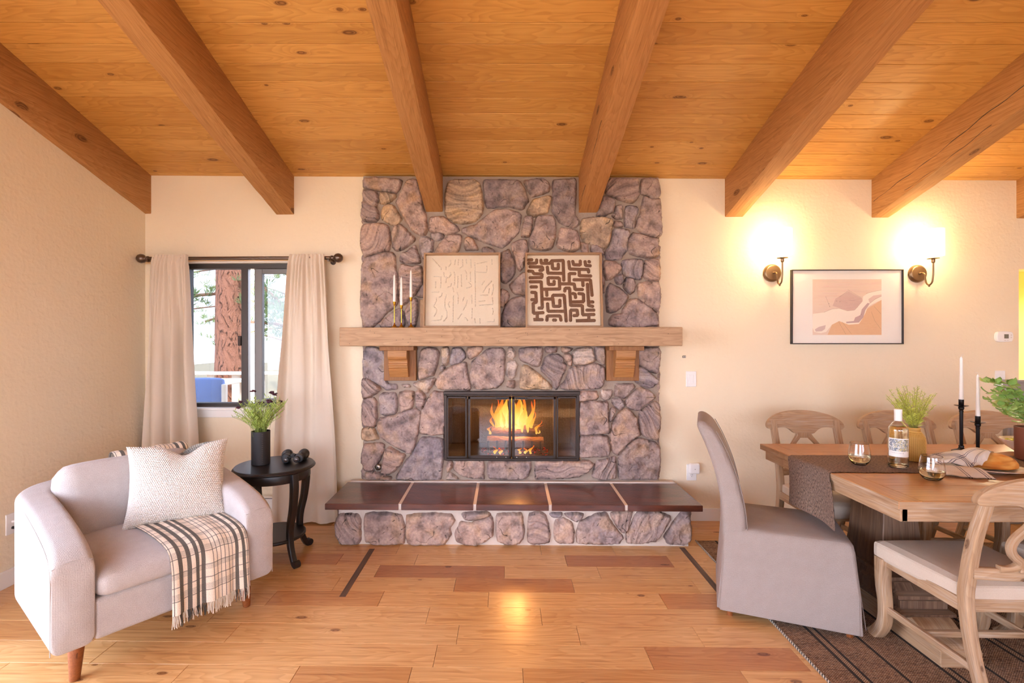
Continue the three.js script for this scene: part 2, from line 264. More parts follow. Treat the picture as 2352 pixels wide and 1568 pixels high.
const bouB = tex(512, 512, 0.16, 0.16, (u, v) => { const n = 16, a = u * n, b = v * n * 1.0, row = Math.floor(b), x = a + (row & 1) * 0.5, h = Math.sin((x - Math.floor(x)) * Math.PI) * Math.sin((b - row) * Math.PI); return clamp(0.15 + 0.75 * Math.pow(h, 0.6) + 0.3 * fbm(u * 32, v * 32, 32, 32, 3, 101), 0, 1); }, false);
M.boucle = phys({ color: 0xf2e9dd, bumpMap: bouB, bumpScale: 0.007, roughness: 1, sheen: 0.4, sheenRoughness: 0.7, sheenColor: new THREE.Color(0xffffff) });
// metals and plain things
M.black = std({ color: 0x1b191a, roughness: 0.38 }); M.blackMatte = std({ color: 0x232122, roughness: 0.6 });
M.bronze = std({ color: 0x3b2f29, roughness: 0.42, metalness: 0.55 }); M.nickel = std({ color: 0x8d8378, roughness: 0.32, metalness: 1 }); M.brass = std({ color: 0xc79a3c, roughness: 0.25, metalness: 1 }); M.sconceMetal = std({ color: 0x8e7458, roughness: 0.38, metalness: 0.9 });
M.wax = phys({ color: 0xf7f1ea, roughness: 0.45, sheen: 0.2 });
M.glass = phys({ color: 0xffffff, transmission: 1, thickness: 0, roughness: 0.0, ior: 1.5 });
M.plastic = std({ color: 0xf5f3f0, roughness: 0.35 }); M.china = phys({ color: 0xf6f4f0, roughness: 0.2, clearcoat: 0.6 });
// ------------------------------------------------------------------ the room shell
const XL = -2.72, XR = 5.3, ZB = 6.6, ZR = 4.6, SL = 0.302, CY = 2.557, TILT = -0.0122;
const ceilY = (x, z) => CY + TILT * x + SL * z;
{ // floor: slab, boards near enough to tell apart, inlaid strips
  const floor = struct(mesh('floor', plainBox(XL - 0.1, XR + 0.1, -0.16, -0.018, -0.14, ZB + 0.2), M.plankTones[1]));
  mesh('floorboards', plainBox(XL, XR, -0.02, 0, 2.425, ZB), M.plankTones[2], floor).userData.kind = 'stuff';
  const r = rng(11), W = 0.1515, Z0 = 0.603, joints = { // joints read off the photograph: row -> [pixel x ...]
    '-1': [915, 1242, 1409], 0: [781, 956, 1300, 1540], 1: [671, 866.6, 1158.7, 1375.6, 1630], 2: [773, 1045, 1316], 3: [624, 875, 1121.7, 1523], 4: [496, 982.6, 1243], 5: [245, 536, 1051.5, 1329, 1604], 6: [239, 1000, 1490], 7: [407, 672, 939, 1202, 1720] };
  const tone = { '0|781': 4, '0|1540': 5, '1|1158.7': 5, '2|1316': 4, '3|875': 7, '3|9999': 4, '6|9999': 4, '1|671': 3, '0|956': 6, '4|982.6': 2, '4|1243': 1, '5|1051.5': 2, '5|1329': 0, '6|1000': 0, '6|1490': 1, '-1|1242': 0, '2|1045': 6 };
  for (let row = -5; row < 13; row++) {
    const z0 = row < -4 ? -0.0 : Z0 + (row - 0) * W, z1 = Z0 + (row + 1) * W, za = Math.max(z0, 0), zc = (za + z1) / 2;
    if (z1 < 0.02) continue;
    const given = (joints[row] || []).map((px) => { const a = onY(px, 1300, 0), d = EYE[2] - zc; let lo = -4, hi = 5; for (let k = 0; k < 40; k++) { const m = (lo + hi) / 2, q = V(m, 0, zc).sub(camera.position).applyQuaternion(camera.quaternion.clone().invert()); PX + FOC * q.x / -q.z < px ? lo = m : hi = m; } return [(lo + hi) / 2, px]; });
    const xs = given.length ? given.slice() : []; let x = given.length ? given[0][0] : XL + r() * 0.8; if (!given.length) xs.push([x, 0]);
    while (x > XL + 0.3) { x -= 0.55 + r() * 0.7; if (x > XL + 0.15) xs.unshift([x, 0]); }
    x = xs[xs.length - 1][0]; while (x < 4.9) { x += 0.6 + r() * 0.75; if (x < 5.1) xs.push([x, 0]); }
    xs.push([XR, 9999]); let prev = XL;
    const gapped = given.length ? given[given.length - 1][0] : 0;
    for (const [xe, px] of xs) {
      let key = `${row}|${px}`; if (given.length && prev === gapped) key = `${row}|9999`;
      const t = tone[key] ?? [0, 0, 1, 2, 2, 6, 3, 7, 0][Math.floor(r() * 9)];
      const g = boxAt(prev + 0.0007, xe - 0.0007, -0.02, 0, za + 0.0007, z1 - 0.0007, 0.0014);
      mesh('plank', g, M.plankTones[t], floor); prev = xe;
    }
  }
  const strip = std({ map: oakDark.map, color: lin(0.72, 0.72, 0.78), roughness: 0.5 });
  mesh('inlay_strip', boxAt(-0.868, -0.834, -0.002, 0.0012, 0.53, 1.12, 0.0008, 'z'), strip, floor); mesh('inlay_strip', boxAt(1.132, 1.166, -0.002, 0.0012, 0.48, 1.05, 0.0008, 'z'), strip, floor);
}
{ // ceiling: sloping boards on a deck
  const ex = V(1, TILT, 0).normalize(), ez = V(0, SL, 1).normalize(), ey = ez.clone().cross(ex).normalize(); ez.copy(ex).cross(ey);
  const ceil = mesh('ceiling', plainBox(XL - 0.14, XR + 0.14, 0.0195, 0.17, -0.3, (ZR + 0.02) * Math.hypot(1, SL)), M.pineTones[1]); struct(ceil);
  ceil.position.set(0, CY, 0); ceil.quaternion.setFromRotationMatrix(new THREE.Matrix4().makeBasis(ex, ey, ez));
  const r = rng(23), bays = [[-2.69, -1.65], [-1.65, -0.515], [-0.515, 0.62], [0.62, 1.706], [1.706, 2.778], [2.778, 3.834], [3.834, XR]], P = 0.125;
  for (let k = -1; k < 13; k++) for (const [a, b] of bays) {
    const z0 = Math.max(-0.02, 0.04 + k * P), z1 = 0.04 + (k + 1) * P - 0.0022, g = box(b - a, 0.02, z1 - z0, 0.0035);
    mesh('plank', at(g, (a + b) / 2, 0.01, (z0 + z1) / 2), M.pineTones[Math.floor(r() * 4)], ceil);
  }
  mesh('ceiling_boards', plainBox(XL, XR, 0, 0.02, 0.04 + 13 * P, ZR * Math.hypot(1, SL)), M.pineTones[0], ceil).userData.kind = 'stuff';
  const far = new THREE.Shape([[ZR - 0.03, ceilY(0, ZR) - 0.01], [ZB + 0.25, ceilY(0, ZR) - 0.66], [ZB + 0.25, ceilY(0, ZR) - 0.5], [ZR - 0.03, ceilY(0, ZR) + 0.16]].map((p) => new THREE.Vector2(...p)));
  struct(mesh('ceiling_far', metric(new THREE.ExtrudeGeometry(far, { depth: XR - XL + 0.3, bevelEnabled: false }).rotateY(-Math.PI / 2).translate(XR + 0.15, 0, 0)), M.pineTones[0]));
}
// ceiling beams
{
  const names = ['ceiling beam against the left wall', 'second ceiling beam from the left, above the left curtain', 'ceiling beam ending over the left part of the stone chimney', 'ceiling beam ending over the right part of the stone chimney', 'wide pinkish brown ceiling beam ending left of the wall lamps', 'cracked orange ceiling beam ending between the two wall lamps', 'ceiling beam at the far right end of the dining wall'];
  const xs = [[-2.84, -2.675], [-1.72, -1.583], [-0.58, -0.452], [0.551, 0.69], [1.641, 1.774], [2.716, 2.842], [3.768, 3.9]], r = rng(31);
  xs.forEach(([a, b], i) => {
    const yb = (z) => 2.272 - 0.0105 * (a + b) / 2 + SL * z - 0.0, yt = (z) => ceilY((a + b) / 2, z) + 0.012, n = 60, rings = [];
    for (let k = 0; k <= n; k++) { const z = (a > -0.7 && b < 0.8 && k === 0 ? 0.05 : 0) + k / n * 4.62 - (k === 0 ? 0.03 : 0), j = () => (r() - 0.5) * 0.003; const c = V((a + b) / 2, (yb(z) + yt(z)) / 2, z); rings.push(rrect(c, V(1, 0, 0), V(0, 1, 0), (b - a) / 2 + j(), (yt(z) - yb(z)) / 2 + j(), 0.006, 2)); }
    const g = metric(loft(rings), 'z', i * 0.61, i * 0.31);
    const beam = mesh('ceiling_beam', g, [M.beam, M.beam, M.beam, M.beamDaylit, M.beamDaylit, M.beam, M.beam][i]);
    tag(beam, 'rough-sawn ' + names[i], 'beam');
    // drying cracks: thin dark grooves lying on the side that faces the room
    const dark = M.blackMatte, crack = (side, y0, z0, z1, w) => { const p = []; for (let k = 0; k <= 24; k++) { const z = lerp(z0, z1, k / 24); p.push([side, yb(z) + y0 + 0.006 * Math.sin(z * 9) + 0.004 * Math.sin(z * 31), z]); } return new THREE.TubeGeometry(new THREE.CatmullRomCurve3(p.map((q) => V(...q))), 60, w, 4); };
    if (i === 5) mesh('crack', merge([crack(a, 0.105, 0.02, 1.3, 0.0022), crack(a, 0.02, 0.3, 0.9, 0.0016)]), dark, beam);
    if (i === 4) mesh('crack', crack(a, 0.09, 0.5, 1.2, 0.0008), dark, beam);
    if (i === 3) mesh('crack', merge([crack(a, 0.02, 0.15, 0.35, 0.0016), crack(a, 0.04, 0.55, 0.9, 0.0016)]), dark, beam);
  });
}
M.dimPane = phys({ color: 0xa9abad, transmission: 1, thickness: 0, roughness: 0, ior: 1.5 });  // grey put into the glass to dim the bright view outside
const WIN = { x0: -2.46, x1: -1.56, y0: 0.826, y1: 1.938 }, KX = 3.784, KY = [0.0, 1.86];
{ // walls
  const wallExtrude = (pts, holes, depth) => new THREE.ExtrudeGeometry(Object.assign(new THREE.Shape(pts.map((p) => new THREE.Vector2(...p))), { holes: holes.map((h) => new THREE.Path(h.map((p) => new THREE.Vector2(...p)))) }), { depth, bevelEnabled: false });
  const rect = (a, b, c, d) => [[a, c], [a, d], [b, d], [b, c]];
  const back = wallExtrude([[XL - 0.14, -0.02], [KX, -0.02], [KX, KY[1]], [KX + 1.1, KY[1]], [KX + 1.1, -0.02], [XR + 0.14, -0.02], [XR + 0.14, 2.6], [XL - 0.14, 2.68]], [rect(WIN.x0, WIN.x1, WIN.y0, WIN.y1), rect(-0.46, 0.575, 0.44, 0.965)], 0.14).translate(0, 0, -0.14);
  struct(mesh('wall_back', metric(back), M.wall));
  const prof = (dz) => [[-0.14, -0.02], [ZB + 0.14, -0.02], [ZB + 0.14, ceilY(0, ZR) - 0.55], [ZR, ceilY(0, ZR) + 0.08], [-0.14, CY + 0.06]];
  const side = (x, holes) => wallExtrude(prof(), holes, 0.14).rotateY(-Math.PI / 2).translate(x, 0, 0);
  struct(mesh('wall_left', metric(side(XL, [rect(1.75, 4.4, 0.02, 2.1)])), M.wall));
  struct(mesh('wall_right', metric(side(XR + 0.14, [])), M.wall));
  struct(mesh('wall_rear', metric(wallExtrude([[XL - 0.14, -0.02], [XR + 0.14, -0.02], [XR + 0.14, 3.45], [XL - 0.14, 3.45]], [rect(-2.3, 0.5, 0.45, 2.25), rect(1.3, 3.3, 0.8, 2.1)], 0.14).translate(0, 0, ZB)), M.wall));
  // frames and panes of unseen openings, placed to let daylight into the room
  const frame = (name, x0, x1, y0, y1, mull, z, turn) => { const g = new THREE.Group(); g.name = name; struct(g); scene.add(g); const parts = [boxAt(x0, x1, y1 - 0.06, y1, -0.03, 0.03), boxAt(x0, x1, y0, y0 + 0.06, -0.03, 0.03), boxAt(x0, x0 + 0.06, y0, y1, -0.03, 0.03), boxAt(x1 - 0.06, x1, y0, y1, -0.03, 0.03), ...mull.map((m) => boxAt(m - 0.04, m + 0.04, y0, y1, -0.03, 0.03))]; mesh('frame', merge(parts), M.bronze, g); mesh('pane', plainBox(x0 + 0.04, x1 - 0.04, y0 + 0.04, y1 - 0.04, -0.002, 0.002), M.glass, g); g.position.set(...z); g.rotation.y = turn; };
  frame('window_2', -2.3, 0.5, 0.45, 2.25, [-0.9], [0, 0, ZB + 0.07], 0);  // out of view, placed to throw daylight from the left rear
  frame('window_3', 1.3, 3.3, 0.8, 2.1, [2.3], [0, 0, ZB + 0.07], 0);  // out of view in the rear wall, placed for more daylight
  frame('window_4', 1.75, 4.4, 0.02, 2.1, [3.07], [XL - 0.07, 0, 0], -Math.PI / 2);  // out of view in the left wall, placed to light the armchair side
  // skirting
  const base = (n, g) => struct(mesh(n, g, M.white));
  base('baseboard_back', boxAt(1.16, KX, 0, 0.093, 0, 0.014, 0.003)); base('baseboard_back_left', boxAt(XL, -1.06, 0, 0.02, 0, 0.014, 0.003));
  base('baseboard_left', boxAt(XL, XL + 0.014, 0, 0.093, 0.014, 1.74, 0.003, 'z'));
  // kitchen beyond the opening at the far right
  struct(mesh('wall_kitchen', merge([plainBox(3.2, 6.4, -0.02, 2.9, -2.7, -2.6), plainBox(3.2, 3.3, -0.02, 2.9, -2.6, -0.14), plainBox(6.3, 6.4, -0.02, 2.9, -2.6, -0.14), plainBox(5.44, 6.4, -0.02, 2.9, -0.14, 0)]), M.kitchen));
  struct(mesh('floor_kitchen', plainBox(3.2, 6.4, -0.16, 0, -2.7, -0.14), M.plankTones[2])); struct(mesh('ceiling_kitchen', plainBox(3.2, 6.4, 2.5, 2.68, -2.7, -0.14), M.pineTones[0]));
  struct(mesh('trim_1', boxAt(4.1, 6.3, 2.2, 2.5, -1.5, -1.36, 0.005), M.beam));
  // grey half wall below the opening
  const hw = thing('grey_panel', 'grey panelled half wall below the kitchen opening at the far right', 'panel', [3.663, 0, 0.005]);
  mesh('panel', boxAt(0, 1.25, 0, 1.03, 0, 0.035, 0.004, 'y'), M.greyWall, hw); mesh('stile', boxAt(0.02, 0.075, 0.02, 1.0, 0.033, 0.042, 0.003, 'y'), M.greyWall, hw); mesh('cap', boxAt(-0.01, 1.27, 1.03, 1.05, -0.002, 0.045, 0.004), M.greyWall, hw);
  const kl = thing('unseen_kitchen_lamp', 'unseen round white lamp placed to light the kitchen beyond the opening', 'lamp', [4.9, 2.5, -1.0]);
  mesh('base', at(cyl(0.1, 0.1, 0.03), 0, -0.03, 0), M.white, kl); const gl = std({ color: 0xffffff, emissive: 0xfff0c8, emissiveIntensity: 1.5 }); mesh('globe', new THREE.SphereGeometry(0.11, 24, 16).translate(0, -0.12, 0), gl, kl);
  const kp = new THREE.PointLight(new THREE.Color().setRGB(1, 0.86, 0.55), 16); kp.position.set(4.9, 2.38, -1.0); kp.castShadow = true; kp.shadow.radius = 4; scene.add(kp);  // lamp out of view, placed to brighten the kitchen
}
{ // the window beside the chimney: dark slider in a white-trimmed recess
  const w = new THREE.Group(); w.name = 'window_1'; struct(w); scene.add(w);
  const { x0, x1, y0, y1 } = WIN, zf = -0.075, alu = std({ color: 0x4a4542, roughness: 0.45, metalness: 0.5 }), alu2 = std({ color: 0x7c7976, roughness: 0.45, metalness: 0.4 });
  mesh('window_frame', merge([boxAt(x0, x1, y1 - 0.05, y1, zf - 0.04, zf + 0.03), boxAt(x0, x1, y0, y0 + 0.035, zf - 0.04, zf + 0.03), boxAt(x0, x0 + 0.04, y0, y1, zf - 0.04, zf + 0.03), boxAt(x1 - 0.04, x1, y0, y1, zf - 0.04, zf + 0.03)]), alu, w);
  const mx = onZ(567, 700, zf).x, sx = onZ(588, 700, zf).x;
  mesh('mullion', boxAt(mx - 0.026, mx + 0.026, y0 + 0.03, y1 - 0.04, zf - 0.01, zf + 0.035, 0.004, 'y'), alu, w);
  const sash = mesh('sash', merge([boxAt(sx - 0.012, sx + 0.05, y0 + 0.03, y1 - 0.045, zf - 0.035, zf + 0.005, 0.004, 'y'), boxAt(x1 - 0.075, x1 - 0.035, y0 + 0.03, y1 - 0.045, zf - 0.035, zf + 0.005, 0.004, 'y'), boxAt(sx, x1 - 0.04, y1 - 0.085, y1 - 0.045, zf - 0.035, zf), boxAt(sx, x1 - 0.04, y0 + 0.03, y0 + 0.065, zf - 0.035, zf)]), alu2, w);
  mesh('latch', boxAt(mx - 0.045, mx - 0.022, 1.3, 1.375, zf + 0.025, zf + 0.05, 0.003, 'y'), M.bronze, w);
  mesh('pane', plainBox(x0 + 0.03, mx, y0 + 0.03, y1 - 0.04, zf - 0.002, zf + 0.002), M.dimPane, w); mesh('pane', plainBox(sx, x1 - 0.05, y0 + 0.05, y1 - 0.06, zf - 0.022, zf - 0.018), M.dimPane, w);
  mesh('window_trim', merge([boxAt(x0 - 0.05, x1 + 0.05, y1, y1 + 0.0, 0, 0.012, 0.003)].slice(1).concat([boxAt(x0, x1, y1 - 0.012, y1 + 0.002, -0.06, 0.004, 0.003), boxAt(x0 - 0.002, x0 + 0.008, y0, y1, -0.06, 0.003, 0.003), boxAt(x1 - 0.008, x1 + 0.002, y0, y1, -0.06, 0.003, 0.003)])), M.white, w);
  mesh('window_sill', merge([boxAt(x0 - 0.04, x1 + 0.04, y0 - 0.012, y0 + 0.006, -0.06, 0.03, 0.004), boxAt(x0 - 0.03, x1 + 0.03, y0 - 0.066, y0 - 0.012, 0, 0.014, 0.003)]), M.white, w);
}
// ------------------------------------------------------------------ stone chimney, hearth, fire
function delaunay(P) { // Bowyer-Watson
  const n = P.length; let mnx = 1e9, mny = 1e9, mxx = -1e9, mxy = -1e9; for (const [x, y] of P) { mnx = Math.min(mnx, x); mny = Math.min(mny, y); mxx = Math.max(mxx, x); mxy = Math.max(mxy, y); }
  const d = Math.max(mxx - mnx, mxy - mny) * 20, cx = (mnx + mxx) / 2, cy = (mny + mxy) / 2, Q = P.concat([[cx - d, cy - d], [cx + d, cy - d], [cx, cy + d]]);
  const circ = (a, b, c) => { const [ax, ay] = Q[a], [bx, by] = Q[b], [qx, qy] = Q[c], D = 2 * (ax * (by - qy) + bx * (qy - ay) + qx * (ay - by)) || 1e-18, A = ax * ax + ay * ay, B = bx * bx + by * by, C = qx * qx + qy * qy, ux = (A * (by - qy) + B * (qy - ay) + C * (ay - by)) / D, uy = (A * (qx - bx) + B * (ax - qx) + C * (bx - ax)) / D; return [a, b, c, ux, uy, (ax - ux) ** 2 + (ay - uy) ** 2]; };
  let T = [circ(n, n + 1, n + 2)];
  const order = [...P.keys()].sort((i, j) => P[i][0] - P[j][0]), done = [];
  for (const i of order) {
    const [x, y] = P[i], edges = new Map(), keep = [];
    for (const t of T) { const dx = x - t[3]; if (dx > 0 && dx * dx > t[5]) { done.push(t); continue; } if (dx * dx + (y - t[4]) ** 2 < t[5]) for (const [a, b] of [[t[0], t[1]], [t[1], t[2]], [t[2], t[0]]]) { const k = a < b ? a * 9999 + b : b * 9999 + a; edges.set(k, edges.has(k) ? null : [a, b]); } else keep.push(t); }
    for (const e of edges.values()) if (e) keep.push(circ(e[0], e[1], i)); T = keep;
  }
  return done.concat(T).filter((t) => t[0] < n && t[1] < n && t[2] < n).map((t) => [t[0], t[1], t[2]]);
}
const inPoly = (x, y, L) => { let c = false; for (let i = 0, j = L.length - 1; i < L.length; j = i++) { const [xi, yi] = L[i], [xj, yj] = L[j]; if ((yi > y) !== (yj > y) && x < (xj - xi) * (y - yi) / (yj - yi) + xi) c = !c; } return c; };
const edgeDist = (x, y, L) => { let m = 1e9; for (let i = 0, j = L.length - 1; i < L.length; j = i++) { const [ax, ay] = L[j], [bx, by] = L[i], dx = bx - ax, dy = by - ay, t = clamp(((x - ax) * dx + (y - ay) * dy) / (dx * dx + dy * dy + 1e-12), 0, 1); m = Math.min(m, (x - ax - dx * t) ** 2 + (y - ay - dy * t) ** 2); } return Math.sqrt(m); };
// a rough stone from its outline: rounded rim, uneven broken face, sides going back into the mortar
function stoneGeo(poly, T, seed, layered, cell = 0.0105, back = 0.03) {
  const r = rng(seed * 7919 + 13); let L = [];
  for (let i = 0; i < poly.length; i++) { const a = poly[i], b = poly[(i + 1) % poly.length], n = Math.max(1, Math.round(Math.hypot(b[0] - a[0], b[1] - a[1]) / (cell * 0.9))); for (let k = 0; k < n; k++) L.push([lerp(a[0], b[0], k / n), lerp(a[1], b[1], k / n)]); }
  for (let it = 0; it < 1; it++) L = L.map((p, i) => { const a = L[(i + L.length - 1) % L.length], b = L[(i + 1) % L.length]; return [(a[0] + 2 * p[0] + b[0]) / 4, (a[1] + 2 * p[1] + b[1]) / 4]; });
  { let s = 0; L.forEach((p, i) => { const q = L[(i + 1) % L.length]; s += p[0] * q[1] - q[0] * p[1]; }); const k = Math.sign(s) * 0.0045; L = L.map((p, i) => { const a = L[(i + L.length - 2) % L.length], b = L[(i + 2) % L.length], dx = b[0] - a[0], dy = b[1] - a[1], l = Math.hypot(dx, dy) || 1; return [p[0] + k * dy / l, p[1] - k * dx / l]; }); }
  L = L.map(([x, y]) => [x + 0.0035 * pn(x * 45, y * 45, 256, 256, seed & 31), y + 0.0035 * pn(x * 45 + 9, y * 45 + 31, 256, 256, seed & 31)]);
  let area = 0; L.forEach((p, i) => { const q = L[(i + 1) % L.length]; area += p[0] * q[1] - q[0] * p[1]; }); if (area < 0) L.reverse();
  let x0 = 1e9, y0 = 1e9, x1 = -1e9, y1 = -1e9; for (const [x, y] of L) { x0 = Math.min(x0, x); x1 = Math.max(x1, x); y0 = Math.min(y0, y); y1 = Math.max(y1, y); }
  const P = L.slice(), nb = L.length, mx = (x0 + x1) / 2, my = (y0 + y1) / 2;
  for (let j = 0, y = y0; y < y1; y += cell * 0.87, j++) for (let x = x0 + (j & 1 ? cell / 2 : 0); x < x1; x += cell) { const px = x + (r() - 0.5) * cell * 0.5, py = y + (r() - 0.5) * cell * 0.5; if (inPoly(px, py, L) && edgeDist(px, py, L) > cell * 0.45) P.push([px, py]); }
  const tris = delaunay(P), th = r() * 6.28, ct = Math.cos(th), st = Math.sin(th), tx = (r() - 0.5) * 0.10, ty = (r() - 0.5) * 0.10, sd = seed & 63;
  const z = P.map(([x, y], i) => {
    const d = i < nb ? 0 : edgeDist(x, y, L), e = Math.min(d / 0.013, 1), rim = Math.sqrt(1 - (1 - e) ** 2), u = x * ct - y * st, v = x * st + y * ct;
    const f = layered ? ridged(u * 5 + 0.5 * pn(u * 6, v * 6, 256, 256, sd), v * 24, 256, 256, 3, sd) * 0.010 + 0.006 * pn(u * 4, v * 9, 256, 256, sd + 4) : fbm(u * 15, v * 15, 256, 256, 3, sd) * 0.011 + (ridged(u * 7, v * 7, 256, 256, 2, sd + 5) - 0.6) * 0.012;
    const step = 0.006 * (smoothstep(pn(u * 7 + 3, v * 7, 256, 256, sd + 8), -0.02, 0.06) - 0.5);
    return T * (0.25 + 0.75 * rim) + (f + step) * rim + (tx * (x - mx) + ty * (y - my)) * rim;
  });
  const pos = [], uv = [], idx = [], ou = r() * 3, ov = r() * 3, UV = (x, y) => [ou + x * ct - y * st, ov + x * st + y * ct];
  P.forEach(([x, y], i) => { pos.push(x, y, z[i]); uv.push(...UV(x, y)); });
  for (const [a, b, c] of tris) { const gx = (P[a][0] + P[b][0] + P[c][0]) / 3, gy = (P[a][1] + P[b][1] + P[c][1]) / 3; if (!inPoly(gx, gy, L)) continue; const o = (P[b][0] - P[a][0]) * (P[c][1] - P[a][1]) - (P[b][1] - P[a][1]) * (P[c][0] - P[a][0]); if (Math.abs(o) < 1e-9) continue; o > 0 ? idx.push(a, b, c) : idx.push(a, c, b); }
  const bs = pos.length / 3; for (let i = 0; i < nb; i++) { pos.push(L[i][0], L[i][1], -back); uv.push(...UV(L[i][0] + back, L[i][1])); }
  for (let i = 0; i < nb; i++) { const j = (i + 1) % nb; idx.push(i, bs + i, bs + j, i, bs + j, j); }
  const g = new THREE.BufferGeometry(); g.setAttribute('position', new THREE.Float32BufferAttribute(pos, 3)); g.setAttribute('uv', new THREE.Float32BufferAttribute(uv, 2)); g.setIndex(idx); g.computeVertexNormals(); return g;
}
// crops in which the outlines were read: x0, y0, scale
const CROP = { A: [820, 400, 9.8], B: [1000, 400, 9.8], C: [1180, 400, 9.8], D: [1320, 400, 9.8], E: [820, 520, 9.8], F: [820, 620, 9.8], G: [1060, 540, 7.129], H: [1340, 520, 9.8], I: [1340, 620, 9.8], J: [820, 780, 9.8], K: [980, 780, 9.8], L: [1160, 780, 9.8], M: [1320, 780, 9.8], N: [820, 900, 7.129], O: [1300, 900, 7.129], P: [1000, 1040, 6.533], Q: [740, 1080, 7.84], R: [1020, 1080, 7.84], S: [1320, 1080, 7.84], Z: [0, 0, 1] };
const FACE = 0.066, BASEZ = 0.476;
const outline = (s, z) => { const k = CROP[s[0]], n = s.slice(2).trim().split(/\s+/); return n.map((t) => { const [x, y] = t.split(',').map(Number), p = onZ(k[0] + x / k[2], k[1] + y / k[2], z); return [p.x, p.y]; }); };
